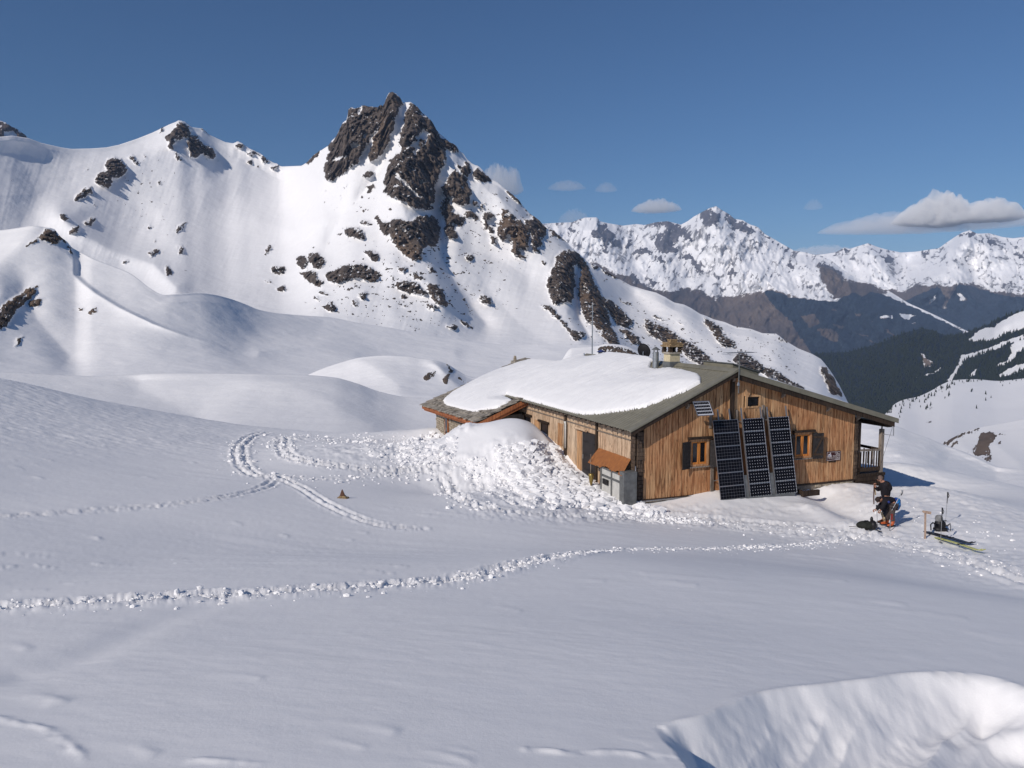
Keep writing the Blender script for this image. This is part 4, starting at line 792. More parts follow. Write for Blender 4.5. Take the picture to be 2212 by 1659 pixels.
# ------------------------------------------------------------------ builders for made things
class MB:
    """collects simple solids and links them as one mesh object"""
    def __init__(self): self.v = []; self.f = []; self.mi = []
    def add(self, v, f, m=0):
        b = len(self.v); self.v += [tuple(map(float, p)) for p in v]; self.f += [tuple(b + i for i in q) for q in f]; self.mi += [m] * len(f)
        return self
    def box(self, x0, x1, y0, y1, z0, z1, m=0, slope=None):
        v = [(x, y, z) for x in (x0, x1) for y in (y0, y1) for z in (z0, z1)]
        return self.add(v, [(0,1,3,2),(4,6,7,5),(0,4,5,1),(2,3,7,6),(0,2,6,4),(1,5,7,3)], m)
    def hexa(self, p, m=0):
        """8 corners: bottom 4 (ccw) then top 4"""
        return self.add(p, [(3,2,1,0),(4,5,6,7),(0,1,5,4),(1,2,6,5),(2,3,7,6),(3,0,4,7)], m)
    def bar(self, a, b, w, h=None, m=0, up=(0, 0, 1)):
        a = Vector(a); b = Vector(b); h = h or w; d = (b - a).normalized(); U = Vector(up)
        if abs(d.dot(U)) > .95: U = Vector((1, 0, 0))
        s = d.cross(U).normalized() * (w / 2); t = s.cross(d).normalized() * (h / 2)
        return self.hexa([a-s-t, a+s-t, b+s-t, b-s-t, a-s+t, a+s+t, b+s+t, b-s+t], m)
    def tube(self, pts, r, n=8, m=0, caps=True):
        pts = [Vector(p) for p in pts]; k = len(pts); rr = r if isinstance(r, (list, tuple)) else [r] * k
        v = []; prev = None
        for i, p in enumerate(pts):
            d = (pts[min(i+1, k-1)] - pts[max(i-1, 0)]).normalized()
            ref = prev if prev is not None else (Vector((0, 0, 1)) if abs(d.z) < .9 else Vector((1, 0, 0)))
            s = d.cross(ref).normalized(); t = s.cross(d).normalized(); prev = t
            for j in range(n):
                a = 2 * math.pi * j / n; v.append(p + (s * math.cos(a) + t * math.sin(a)) * rr[i])
        f = [(i*n+j, i*n+(j+1)%n, (i+1)*n+(j+1)%n, (i+1)*n+j) for i in range(k-1) for j in range(n)]
        if caps: f += [tuple(range(n))[::-1], tuple((k-1)*n + j for j in range(n))]
        return self.add(v, f, m)
    def lathe(self, prof, c=(0, 0, 0), n=16, m=0):
        v = []; f = []
        for r, z in prof:
            for j in range(n):
                a = 2 * math.pi * j / n; v.append((c[0] + r * math.cos(a), c[1] + r * math.sin(a), c[2] + z))
        for i in range(len(prof) - 1):
            for j in range(n): f.append((i*n+j, i*n+(j+1)%n, (i+1)*n+(j+1)%n, (i+1)*n+j))
        return self.add(v, f, m)
    def lump(self, c, r, seed=0, sx=1, sy=1, sz=1, n=6, k=4, m=0, am=.22):
        rg = random.Random(seed); v = [(c[0], c[1], c[2] + r * sz)]; f = []
        for i in range(1, k):
            ph = math.pi * i / k
            for j in range(n):
                a = 2 * math.pi * (j + .5 * (i % 2)) / n; q = r * (1 + rg.uniform(-am, am))
                v.append((c[0] + q * sx * math.sin(ph) * math.cos(a), c[1] + q * sy * math.sin(ph) * math.sin(a), c[2] + q * sz * math.cos(ph)))
        v.append((c[0], c[1], c[2] - r * sz)); L = len(v) - 1
        for j in range(n): f.append((0, 1 + j, 1 + (j+1) % n)); f.append((L, 1 + (k-2)*n + (j+1) % n, 1 + (k-2)*n + j))
        for i in range(k-2):
            for j in range(n): f.append((1+i*n+j, 1+(i+1)*n+j, 1+(i+1)*n+(j+1)%n, 1+i*n+(j+1)%n))
        return self.add(v, f, m)
    def build(self, name, mats, parent=None, smooth=False, bevel=0, **kw):
        me = bpy.data.meshes.new(name); me.from_pydata(self.v, [], self.f)
        for m in (mats if isinstance(mats, (list, tuple)) else [mats]): me.materials.append(m)
        me.polygons.foreach_set("material_index", self.mi)
        me.polygons.foreach_set("use_smooth", [smooth] * len(self.f)); me.update()
        o = bpy.data.objects.new(name, me)
        if bevel:
            b = o.modifiers.new("b", 'BEVEL'); b.width = bevel; b.segments = 1; b.limit_method = 'ANGLE'
        return finish(o, parent=parent, **kw)
def empty(name, label, cat, loc=(0, 0, 0), rotz=0.0, group=None):
    o = bpy.data.objects.new(name, None); o.location = loc; o.rotation_euler = (0, 0, rotz); o.empty_display_size = .2
    return finish(o, label=label, cat=cat, group=group)
def copy_tree(o, parent=None):
    c = o.copy(); COL.objects.link(c); c.parent = parent
    for ch in [x for x in list(COL.objects) if x.parent == o]: copy_tree(ch, c)
    return c

# ------------------------------------------------------------------ materials of the hut
def plank_mat(name, cols, knots=True, sc=1.0, rough=.75, dirt=(0.09, .05, .03)):
    m, nt, b = new_mat(name)
    oi = N(nt, "ShaderNodeObjectInfo")
    tc = N(nt, "ShaderNodeTexCoord"); ad = N(nt, "ShaderNodeVectorMath", operation='ADD'); cx_ = N(nt, "ShaderNodeCombineXYZ")
    nt.links.new(math_(nt, 'MULTIPLY', oi.outputs["Random"], 40.0), cx_.inputs[2]); nt.links.new(tc.outputs["Object"], ad.inputs[0]); nt.links.new(cx_.outputs[0], ad.inputs[1])
    mp = N(nt, "ShaderNodeMapping"); mp.inputs["Scale"].default_value = (22 * sc, 22 * sc, 1.6 * sc); nt.links.new(ad.outputs[0], mp.inputs[0])
    n1 = N(nt, "ShaderNodeTexNoise", i_Scale=1.0, i_Detail=6.0, i_Roughness=.65, i_Distortion=.6); nt.links.new(mp.outputs[0], n1.inputs["Vector"])
    n2 = N(nt, "ShaderNodeTexNoise", i_Scale=.9, i_Detail=3.0); nt.links.new(ad.outputs[0], n2.inputs["Vector"])
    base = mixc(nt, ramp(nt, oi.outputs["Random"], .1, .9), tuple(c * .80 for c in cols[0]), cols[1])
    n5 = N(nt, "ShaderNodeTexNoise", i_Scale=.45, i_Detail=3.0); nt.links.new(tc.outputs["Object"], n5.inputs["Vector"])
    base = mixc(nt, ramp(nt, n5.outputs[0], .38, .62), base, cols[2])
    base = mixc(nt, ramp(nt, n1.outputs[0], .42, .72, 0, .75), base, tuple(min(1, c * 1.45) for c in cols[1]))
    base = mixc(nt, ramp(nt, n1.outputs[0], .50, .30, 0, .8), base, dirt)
    if knots:
        vr = N(nt, "ShaderNodeTexVoronoi", i_Scale=1.0); mp2 = N(nt, "ShaderNodeMapping"); mp2.inputs["Scale"].default_value = (5, 5, 2.4); nt.links.new(ad.outputs[0], mp2.inputs[0]); nt.links.new(mp2.outputs[0], vr.inputs["Vector"])
        base = mixc(nt, ramp(nt, vr.outputs["Distance"], .16, .08, 0, .65), base, dirt)
    nt.links.new(base, b.inputs["Base Color"]); b.inputs["Roughness"].default_value = rough; b.inputs["Specular IOR Level"].default_value = .2
    bp = N(nt, "ShaderNodeBump", i_Strength=.5, i_Distance=.006); nt.links.new(n1.outputs[0], bp.inputs["Height"]); nt.links.new(bp.outputs[0], b.inputs["Normal"])
    return m
M_PLANK = plank_mat("larch_plank", ((.33, .150, .062), (.54, .335, .180), (.40, .160, .066)))
M_PALE = plank_mat("weathered_plank", ((.50, .36, .25), (.62, .47, .33), (.46, .30, .19)), sc=1.2)
M_GREYW = plank_mat("grey_wood", ((.20, .165, .14), (.30, .25, .21), (.17, .135, .11)), dirt=(.06, .05, .04))
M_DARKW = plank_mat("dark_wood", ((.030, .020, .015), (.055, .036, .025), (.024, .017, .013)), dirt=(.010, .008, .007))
M_LOG = plank_mat("log_end", ((.05, .033, .025), (.12, .085, .06), (.045, .03, .025)), dirt=(.015, .012, .01), knots=False)
M_REDW = plank_mat("red_fascia", ((.30, .10, .045), (.38, .15, .06), (.24, .075, .035)), knots=False, dirt=(.10, .04, .02))
M_ORANGE = plank_mat("orange_frame", ((.55, .20, .045), (.62, .25, .06), (.50, .17, .04)), knots=False, dirt=(.25, .08, .02))
M_SHUT = simple("shutter_paint", (.030, .026, .026), .55, var=.3, scale=9, bump=.3)
M_STONE = simple("wall_stone", (.36, .31, .24), .9, var=.35, scale=7, bump=.8, dark=(.15, .12, .09))
M_MORTAR = simple("mortar", (.20, .17, .14), .95, var=.2, scale=12, bump=.6)
M_SLATE = plank_mat("slate", ((.16, .14, .12), (.36, .32, .27), (.20, .18, .15)), knots=False, sc=.15, dirt=(.07, .06, .05))
M_OLIVE = simple("olive_roof_sheet", (.205, .19, .145), .42, var=.12, scale=3, spec=.5)
M_GLASS = simple("window_glass", (.012, .012, .016), .08, var=.1, spec=.6)
M_DARK = simple("dark_interior", (.012, .010, .010), .9, var=.2)
M_DOOR = simple("door_paint", (.028, .024, .025), .5, var=.25, scale=4, bump=.2)
M_STEEL = simple("galvanised_steel", (.42, .43, .44), .38, metal=.85, var=.18, scale=9)
M_ALU = simple("aluminium_rail", (.38, .38, .40), .32, metal=.75, var=.08, scale=9)
M_GREYM = simple("grey_sheet_metal", (.17, .175, .175), .5, metal=.3, var=.2, scale=6)
M_WHITE = simple("white_slats", (.62, .61, .58), .6, var=.1)
M_CREAM = simple("cream_render", (.58, .50, .34), .9, var=.12, scale=8, bump=.3)
M_BRASS = simple("dull_brass", (.46, .33, .11), .35, metal=.7, var=.25, scale=9)
M_BLACK = simple("black_plastic", (.015, .014, .016), .5, var=.2)
M_BLUEC = simple("blue_cap", (.035, .05, .16), .5, var=.2)
M_TAN = simple("tan_stone", (.34, .24, .13), .85, var=.3, scale=14, bump=.6, dark=(.12, .08, .05))
def rust_mat():
    m, nt, b = new_mat("rusty_sheet")
    n = N(nt, "ShaderNodeTexNoise", i_Scale=1.0, i_Detail=7.0, i_Roughness=.7); nt.links.new(coords(nt, (5, 26, 5)), n.inputs["Vector"])
    c = mixc(nt, ramp(nt, n.outputs[0], .35, .65), (.16, .055, .018), (.44, .17, .05)); nt.links.new(c, b.inputs["Base Color"]); b.inputs["Roughness"].default_value = .8
    bp = N(nt, "ShaderNodeBump", i_Strength=.6, i_Distance=.01); nt.links.new(n.outputs[0], bp.inputs["Height"]); nt.links.new(bp.outputs[0], b.inputs["Normal"])
    return m
M_RUST = rust_mat()
M_CELL = simple("solar_cell", (.006, .006, .010), .3, var=.3, scale=3, spec=.12)
M_BACKS = simple("solar_backsheet", (.62, .62, .66), .35, var=.05)
M_BACKD = simple("solar_backsheet_dark", (.16, .16, .18), .5, var=.05)

HUT_ROT = math.atan2(HU[1], HU[0])
hut = empty("mountain_hut", "long timber mountain hut with olive metal roof half buried in snow", "mountain hut", tuple(HO), HUT_ROT)
E0, ER, RU, RH, EUR = -.47, 12.40, 4.19, 4.77, 12.40      # eave and ridge in the gable plane
def rz(u): return 2.66 + .453 * (u + .47) if u <= RU else RH - .278 * (u - RU)

# ---- gable cladding, plank by plank, cut round the openings
def add_planks(u0, u1, pitch, openings, bottom, topf, mat, plane, thick=.03, seed=1, jit=.02):
    rg = random.Random(seed); u = u0
    while u < u1 - .03:
        wd = min(pitch * rg.uniform(.8, 1.2), u1 - u); a, b_ = u + .010, u + wd - .010; u += wd
        segs = [(bottom(.5 * (a + b_)) - rg.uniform(0, jit), None)]
        cuts = sorted([(z0, z1) for (o0, o1, z0, z1) in openings if o0 - .02 < .5 * (a + b_) < o1 + .02])
        lo = segs[0][0]; parts_ = []
        for z0, z1 in cuts:
            if z0 > lo: parts_.append((lo, lo, z0, z0))
            lo = z1
        parts_.append((lo, lo, topf(a), topf(b_)))
        th = thick * rg.uniform(.55, 1.35)
        for l0, l1, h0, h1 in parts_:
            if min(h0, h1) - l0 < .05: continue
            if plane == 'g': p = [(a, -th, l0), (b_, -th, l1), (b_, 0, l1), (a, 0, l0), (a, -th, h0), (b_, -th, h1), (b_, 0, h1), (a, 0, h0)]
            else: p = [(-th, b_, l1), (-th, a, l0), (0, a, l0), (0, b_, l1), (-th, b_, h1), (-th, a, h0), (0, a, h0), (0, b_, h1)]
            MB().hexa(p).build("plank", mat, hut)
GO = [(2.32, 3.17, 1.10, 2.15), (7.27, 8.15, 1.08, 2.14), (4.88, 5.56, 3.28, 3.72)]
add_planks(.32, 10.46, .143, GO, lambda u: .0, lambda u: rz(u) - .13, M_PLANK, 'g', seed=3)
FO = [(3.17, 4.46, -.4, 2.0), (8.1, 8.97, 1.0, 1.78), (10.24, 11.1, 1.0, 1.86)]
add_planks(.32, 12.5, .118, FO, lambda w: -.25, lambda w: 2.72, M_PALE, 'f', seed=5)
# body behind the cladding
c = MB()
c.hexa([(.02, .012, -1.2), (10.5, .012, -1.2), (10.5, 12.55, -1.2), (.02, 12.55, -1.2), (.02, .012, 2.70), (10.5, .012, 2.72), (10.5, 12.55, 2.72), (.02, 12.55, 2.70)])
c.add([(.02, .012, 2.7), (10.5, .012, 2.72), (4.19, .012, 4.6), (.02, 12.5, 2.7), (10.5, 12.5, 2.72), (4.19, 12.5, 4.6)], [(0, 1, 2), (3, 5, 4), (0, 2, 5, 3), (1, 4, 5, 2)])
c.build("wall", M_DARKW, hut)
# stone footing
MB().box(.1, 10.5, -.02, .008, -1.3, -.03).build("footing_core", M_MORTAR, hut)
rg = random.Random(8)
for row in range(3):
    u = .12 + rg.uniform(0, .1)
    while u < 10.4:
        L = rg.uniform(.18, .42); h1 = -.09 - row * .13
        if u < 3.9 or u > 8.4:
            MB().box(u, min(u + L - .015, 10.45), -.05 - rg.uniform(0, .03), -.012, h1 - .115, h1 - rg.uniform(0, .012)).build("stone", M_STONE, hut, bevel=.012)
        u += L
MB().box(.1, 10.62, -.055, -.006, -.07, -.004).build("base_board", M_DARKW, hut)
MB().tube([(-.02, -.12, -.02), (.05, -.13, -.045), (3.3, -.10, -.055)], .028).build("drain_pipe", M_STEEL, hut, smooth=True)
MB().tube([(-.06, -.10, 1.3), (-.05, -.11, .5), (-.03, -.12, -.01)], .022).build("downpipe", M_ALU, hut, smooth=True)
# crossed log corners
for side_u, n_ in ((0.02, 17), (10.48, 17)):
    for i in range(n_):
        z = -.02 + i * .152
        if z > 2.45: break
        du = rg.uniform(-.025, .03)
        b_ = MB()
        if side_u < 1: b_.box(side_u + .02, .30, -.05 - abs(du), .012, z, z + .145); b_.box(-.045 - abs(du), -.002, .0, .30, z + .004, z + .149)
        else: b_.box(side_u - .006, side_u + .17 + du, -.06, .012, z, z + .145)
        b_.build("corner_log", M_LOG, hut, bevel=.012)
MB().box(10.66, 10.84, .0, .22, -.1, 2.42).build("corner_post", M_DARKW, hut)
# vertical posts and battens of the gable
MB().box(4.10, 4.27, -.13, -.035, 2.6, 4.55).build("ridge_post", M_DARKW, hut)
MB().box(5.62, 5.74, -.10, -.035, .0, 3.33).build("batten", M_GREYW, hut)
MB().box(3.28, 3.42, -.085, -.035, .0, 1.05).build("batten", M_GREYW, hut)
MB().box(4.37, 4.47, -.085, -.035, .0, 3.2).build("batten", M_GREYW, hut)
MB().box(3.17, 3.27, -.07, -.035, 2.55, 3.30).build("batten", M_GREYW, hut)

# ---- roof: corrugated sheet on both slopes
def sheet(u0, u1, w0, w1, pitch=.205, amp=.020, sub=6):
    ws = np.arange(w0, w1 + 1e-6, pitch / sub); us = np.linspace(u0, u1, 3); v = []; f = []
    for u in us:
        for w in ws:
            ph = (w / pitch) % 1.0; t = min(max((abs(ph - .5) - .12) / .16, 0), 1)
            v.append((u, w, rz(u) + amp * (1 - t)))
    n = len(ws)
    for i in range(2):
        for j in range(n - 1): f.append((i*n+j, (i+1)*n+j, (i+1)*n+j+1, i*n+j+1))
    # underside
    k = len(v); v += [(p[0], p[1], p[2] - .012) for p in v[:k]]
    f += [tuple(k + q for q in reversed(t)) for t in f[:]]
    f += [(j, j + 1, k + j + 1, k + j) for j in range(n - 1)]; b0 = 2 * n; f += [(b0 + j + 1, b0 + j, k + b0 + j, k + b0 + j + 1) for j in range(n - 1)]
    for j in (0, n - 1):
        for i in range(2): f.append((i*n+j, (i+1)*n+j, k+(i+1)*n+j, k+i*n+j))
    return MB().add(v, f)
o = sheet(E0, RU, -.40, 12.9).build("roof_slope", M_OLIVE, hut)
o = sheet(EUR, RU, -.40, 12.6).build("roof_slope", M_OLIVE, hut)
b = MB()
for u0, u1 in ((E0 - .01, RU), (RU, EUR)):
    b.hexa([(u0, -.44, rz(u0) - .03), (u1, -.44, rz(u1) - .03), (u1, -.18, rz(u1) + .023), (u0, -.18, rz(u0) + .023), (u0, -.44, rz(u0) + .035), (u1, -.44, rz(u1) + .035), (u1, -.18, rz(u1) + .035), (u0, -.18, rz(u0) + .035)])
u0, u1 = RU, EUR + .02
b.hexa([(u0, -.455, rz(u0) - .16), (u1, -.455, rz(u1) - .16), (u1, -.425, rz(u1) - .16), (u0, -.425, rz(u0) - .16), (u0, -.455, rz(u0) + .04), (u1, -.455, rz(u1) + .04), (u1, -.425, rz(u1) + .04), (u0, -.425, rz(u0) + .04)])
b.build("verge_flashing", M_OLIVE, hut)
b = MB(); b.hexa([(RU - .22, -.43, rz(RU - .22) + .03), (RU, -.43, RH + .055), (RU, 12.6, RH + .055), (RU - .22, 12.6, rz(RU - .22) + .03), (RU - .22, -.43, rz(RU - .22) + .045), (RU, -.43, RH + .07), (RU, 12.6, RH + .07), (RU - .22, 12.6, rz(RU - .22) + .045)])
b.hexa([(RU, -.43, RH + .055), (RU + .22, -.43, rz(RU + .22) + .03), (RU + .22, 12.6, rz(RU + .22) + .03), (RU, 12.6, RH + .055), (RU, -.43, RH + .07), (RU + .22, -.43, rz(RU + .22) + .045), (RU + .22, 12.6, rz(RU + .22) + .045), (RU, 12.6, RH + .07)])
b.build("ridge_cap", M_OLIVE, hut)
for u0, u1, nm in ((E0 + .03, RU, "barge_board"), (RU, EUR - .15, "barge_board")):
    d0, d1 = (.20, .20) if u0 < 1 else (.36, .36)
    MB().hexa([(u0, -.41, rz(u0) - d0), (u1, -.41, rz(u1) - d1), (u1, -.37, rz(u1) - d1), (u0, -.37, rz(u0) - d0), (u0, -.41, rz(u0) - .025), (u1, -.41, rz(u1) - .025), (u1, -.37, rz(u1) - .025), (u0, -.37, rz(u0) - .025)]).build(nm, M_DARKW, hut)
# boarded underside
b = MB()
for u0, u1, w1 in ((E0 + .05, RU, 12.8), (RU, EUR - .1, 12.5)):
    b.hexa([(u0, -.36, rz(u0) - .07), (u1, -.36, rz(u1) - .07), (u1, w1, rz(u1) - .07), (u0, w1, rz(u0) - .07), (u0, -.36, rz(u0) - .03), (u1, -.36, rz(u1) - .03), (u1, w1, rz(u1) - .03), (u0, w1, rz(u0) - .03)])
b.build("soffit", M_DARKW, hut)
for w in np.arange(.25, 12.6, .44):
    MB().hexa([(-.42, w, 2.56), (.0, w, 2.74), (.0, w + .10, 2.74), (-.42, w + .10, 2.56), (-.42, w, 2.61), (.0, w, 2.80), (.0, w + .10, 2.80), (-.42, w + .10, 2.61)]).build("rafter_tail", M_DARKW, hut)
for u in (2.15, 4.19, 6.62, 8.93, 10.55):
    z = rz(u) - .10; zz = z - .20
    MB().box(u - .09, u + .09, -.33, .0, zz, z - .0 if u != RU else z).build("purlin_end", M_DARKW, hut, bevel=.01)
    MB().hexa([(u - .05, -.20, zz - .10), (u + .05, -.20, zz - .10), (u + .05, -.04, zz - .22), (u - .05, -.04, zz - .22), (u - .05, -.20, zz), (u + .05, -.20, zz), (u + .05, -.04, zz), (u - .05, -.04, zz)]).build("corbel", M_GREYW, hut)
# long-wall trim
MB().box(-.075, -.03, .3, 12.4, 2.19, 2.23).build("ledger_strip", M_ALU if False else M_GREYW, hut)
MB().box(-.09, -.03, 2.98, 3.12, -.3, 2.72).build("wall_post", M_DARKW, hut)
MB().box(-.06, -.03, 4.48, 4.88, -.3, 1.96).build("side_board", M_PLANK, hut)
MB().tube([(-.14, 3.85, 2.06), (-.14, 4.95, 2.06)], .055).build("door_lintel", M_PALE, hut)
door = MB().box(-.035, .01, 3.22, 4.42, -.4, 1.98).build("door", M_DOOR, hut)
for z in (.35, .95, 1.55): MB().box(-.05, -.036, 3.28, 4.36, z, z + .04).build("rail", M_DOOR, door)
MB().box(-.075, -.052, 4.25, 4.30, .82, 1.0).build("handle", M_STEEL, door)
MB().box(-.062, -.04, 3.17, 3.22, -.4, 2.0).build("door_post", M_DARKW, hut)
for w0, w1, z0, z1 in ((8.1, 8.97, 1.0, 1.78), (10.24, 11.1, 1.0, 1.86)):
    wn_ = MB().box(-.045, 0.005, w0, w0 + .07, z0, z1).box(-.045, 0.005, w1 - .07, w1, z0, z1).box(-.05, .005, w0, w1, z1 - .07, z1).box(-.045, .005, w0 + .07, w1 - .07, z0, z0 + .06).build("window", M_DARKW, hut)
    MB().box(-.012, -.004, w0 + .07, w1 - .07, z0 + .06, z1 - .07).build("pane", M_GLASS, wn_)
    MB().box(-.12, -.035, w0 - .2, w1 + .2, z1 + .01, z1 + .10).build("window_hood", M_DARKW, hut)
MB().box(-.075, -.035, 9.1, 9.65, 1.0, 1.8).build("shutter", M_PLANK, hut)
MB().box(-.075, -.035, 6.42, 6.88, 1.0, 2.0).build("shutter", M_PLANK, hut, label="brown timber shutter on the long wall")
MB().tube([(-.13, 6.05, 2.14), (-.13, 5.93, 2.16), (-.13, 5.92, 2.05), (-.13, 5.92, 1.0)], [.045, .05, .045, .035]).build("vent_pipe", M_WHITE, hut, smooth=True)
MB().box(-.11, -.03, 5.94, 6.12, .3, 2.45).build("wall_post", M_DARKW, hut)

# ---- gable windows with shutters
def gable_window(u0, u1, z0, z1, sl, sr, brace):
    fr = MB()
    fr.box(u0, u0 + .07, -.075, -.004, z0, z1).box(u1 - .10, u1, -.085, -.004, z0, z1).box(u0 + .07, u1 - .1, -.075, -.004, z1 - .10, z1).box(u0 + .07, u1 - .1, -.075, -.004, z0, z0 + .07)
    wn_ = fr.build("window", M_PLANK, hut)
    i0, i1, j0, j1 = u0 + .07, u1 - .10, z0 + .07, z1 - .10
    s = MB(); mid = .5 * (i0 + i1)
    for a, b_ in ((i0, mid - .005), (mid + .005, i1)):
        s.box(a, a + .06, -.045, -.015, j0, j1).box(b_ - .06, b_, -.045, -.015, j0, j1).box(a + .06, b_ - .06, -.045, -.015, j1 - .05, j1).box(a + .06, b_ - .06, -.045, -.015, j0, j0 + .08)
    s.build("sash", M_ORANGE, wn_)
    for a, b_ in ((i0 + .06, mid - .065), (mid + .065, i1 - .06)): MB().box(a, b_, -.032, -.026, j0 + .08, j1 - .05).build("pane", M_GLASS, wn_)
    MB().box(u0 - .1, u1 + .12, -.17, -.03, z1 + .005, z1 + .09).build("lintel", M_DARKW, wn_)
    MB().box(u0 - .03, u1 + .04, -.13, -.03, z0 - .05, z0 - .004).build("sill", M_GREYW, wn_)
    for (a, b_, hinge, ang) in ((sl[0], sl[1], sl[1], sl[2]), (sr[0], sr[1], sr[0], sr[2])):
        w = b_ - a; d = math.radians(ang); ux = math.cos(d); wy = math.sin(d)
        s0 = -1 if hinge == b_ else 1
        def P(t, off, z): return (hinge + s0 * t * ux, -.09 - t * wy - off, z)
        m = MB(); zz0, zz1 = z0 - .06, z1 - .06
        n = 4
        for k in range(n):
            t0, t1 = k * w / n + .003, (k + 1) * w / n - .003
            q = [P(t0, .0, zz0), P(t1, .0, zz0), P(t1, .03, zz0), P(t0, .03, zz0), P(t0, .0, zz1), P(t1, .0, zz1), P(t1, .03, zz1), P(t0, .03, zz1)]
            m.hexa(q)
        sh = m.build("shutter", M_SHUT, hut, label="dark brown timber shutter folded back beside gable window")
        br = MB()
        for zc in (zz0 + .14, zz1 - .20): br.hexa([P(.02, .03, zc), P(w - .02, .03, zc), P(w - .02, .05, zc), P(.02, .05, zc), P(.02, .03, zc + .08), P(w - .02, .03, zc + .08), P(w - .02, .05, zc + .08), P(.02, .05, zc + .08)])
        if brace: br.hexa([P(.03, .03, zz0 + .22), P(.10, .03, zz0 + .22), P(.10, .05, zz0 + .22), P(.03, .05, zz0 + .22), P(w - .10, .03, zz1 - .2), P(w - .03, .03, zz1 - .2), P(w - .03, .05, zz1 - .2), P(w - .10, .05, zz1 - .2)])
        br.build("brace", M_SHUT if not brace else M_DARKW, sh)
gable_window(2.32, 3.17, 1.10, 2.15, (1.84, 2.32, 18), (3.20, 3.56, 35), False)
gable_window(7.27, 8.15, 1.08, 2.14, (7.0, 7.27, 20), (8.20, 8.66, 12), True)
fr = MB().box(4.84, 4.94, -.055, -.004, 3.24, 3.76).box(5.50, 5.60, -.055, -.004, 3.24, 3.76).box(4.94, 5.50, -.055, -.004, 3.68, 3.76).box(4.94, 5.50, -.055, -.004, 3.24, 3.31).build("window", M_PLANK, hut)
MB().box(4.94, 5.50, .0, .009, 3.31, 3.68).build("pane", M_GLASS, fr)
MB().box(4.98, 5.10, -.14, -.04, 4.02, 4.30).build("corbel", M_GREYW, hut) if False else None

# ---- covered terrace on the right
for u in np.linspace(10.92, 11.95, 8):
    MB().box(u - .026, u + .026, .03, .055, .42, 1.10).build("baluster", M_DARKW, hut)
MB().hexa([(10.7, .0, 1.14), (12.0, .0, 1.10), (12.0, .09, 1.10), (10.7, .09, 1.14), (10.7, .0, 1.22), (12.0, .0, 1.18), (12.0, .09, 1.18), (10.7, .09, 1.22)]).build("handrail", M_GREYW, hut)
MB().box(10.72, 12.0, .0, .05, .26, .42).build("toe_board", M_DARKW, hut)
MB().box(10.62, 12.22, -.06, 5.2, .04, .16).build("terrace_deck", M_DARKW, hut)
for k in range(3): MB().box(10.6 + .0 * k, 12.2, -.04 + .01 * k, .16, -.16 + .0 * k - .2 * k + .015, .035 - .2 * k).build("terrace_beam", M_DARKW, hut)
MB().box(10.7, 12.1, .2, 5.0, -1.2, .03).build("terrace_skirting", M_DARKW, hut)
MB().box(11.98, 12.13, -.01, .14, .16, 2.03).build("terrace_post", M_GREYW, hut)
MB().box(11.98, 12.13, 5.0, 5.14, .16, 2.1).build("terrace_post", M_DARKW, hut)
MB().box(12.03, 12.07, .04, .08, 2.03, 2.24).build("post_pin", M_BLACK, hut)
MB().box(11.93, 12.16, -.36, 12.4, 2.16, 2.34).build("eave_beam", M_DARKW, hut)
for w in np.linspace(.5, 4.9, 20): MB().box(12.03, 12.055, w - .03, w + .03, .42, 1.05).build("baluster", M_GREYW, hut)
MB().box(12.0, 12.09, .14, 5.0, 1.08, 1.19).build("handrail", M_DARKW, hut)
MB().box(10.7, 12.0, 4.95, 5.0, 1.05, 1.25).build("handrail", M_DARKW, hut)
for u in np.linspace(10.9, 11.9, 9): MB().box(u - .03, u + .03, 4.96, 5.0, .42, 1.05).build("baluster", M_DARKW, hut)
MB().tube([(12.22, -.38, 2.42), (12.24, -.38, 1.80), (11.98, -.1, 1.83)], .018).build("gutter_bracket", M_STEEL, hut)
MB().tube([(12.20, -.36, 2.2), (11.2, -.5, -.1)], .006, n=5).build("cable", M_BLACK, hut)

# ---- chimneys and roof fittings (parts of the hut)
def stones(parent, boxes, mat, name="stone", am=.02, seed=2):
    r_ = random.Random(seed)
    for x0, x1, y0, y1, z0, z1 in boxes:
        p = [(x, y, z) for z in (z0, z1) for x, y in ((x0, y0), (x1, y0), (x1, y1), (x0, y1))]
        MB().hexa([(a + r_.uniform(-am, am), b_ + r_.uniform(-am, am), c_) for a, b_, c_ in p]).build(name, mat, parent, bevel=.012)
cx0, cy0, cz0 = 4.02, 3.95, 4.62
ch = MB().box(cx0 - .28, cx0 + .28, cy0 - .28, cy0 + .28, cz0 - .1, cz0 + .26).build("chimney", M_GREYM, hut, label="stone capped chimney on the hut ridge")
MB().box(cx0 - .25, cx0 + .25, cy0 - .25, cy0 + .25, cz0 + .26, cz0 + .60).build("stack", M_CREAM, ch)
MB().box(cx0 - .31, cx0 + .31, cy0 - .31, cy0 + .31, cz0 + .60, cz0 + .67).build("slab", M_SLATE, ch)
q = .22; T = cz0 + .67
stones(ch, [(cx0 + sx * .24 - .08, cx0 + sx * .24 + .08, cy0 + sy * .24 - .08, cy0 + sy * .24 + .08, T + k * .075, T + .072 + k * .075) for sx in (-1, 1) for sy in (-1, 1) for k in range(3)], M_DARKW)
T += .225
stones(ch, [(cx0 - .36, cx0 + .34, cy0 - .34, cy0 + .35, T, T + .075), (cx0 - .31, cx0 + .37, cy0 - .36, cy0 + .31, T + .075, T + .14), (cx0 - .33, cx0 + .30, cy0 - .30, cy0 + .33, T + .14, T + .20), (cx0 - .15, cx0 + .19, cy0 - .14, cy0 + .18, T + .20, T + .33)], M_TAN, seed=4, am=.03)
fx_, fy_ = 3.67, 4.69
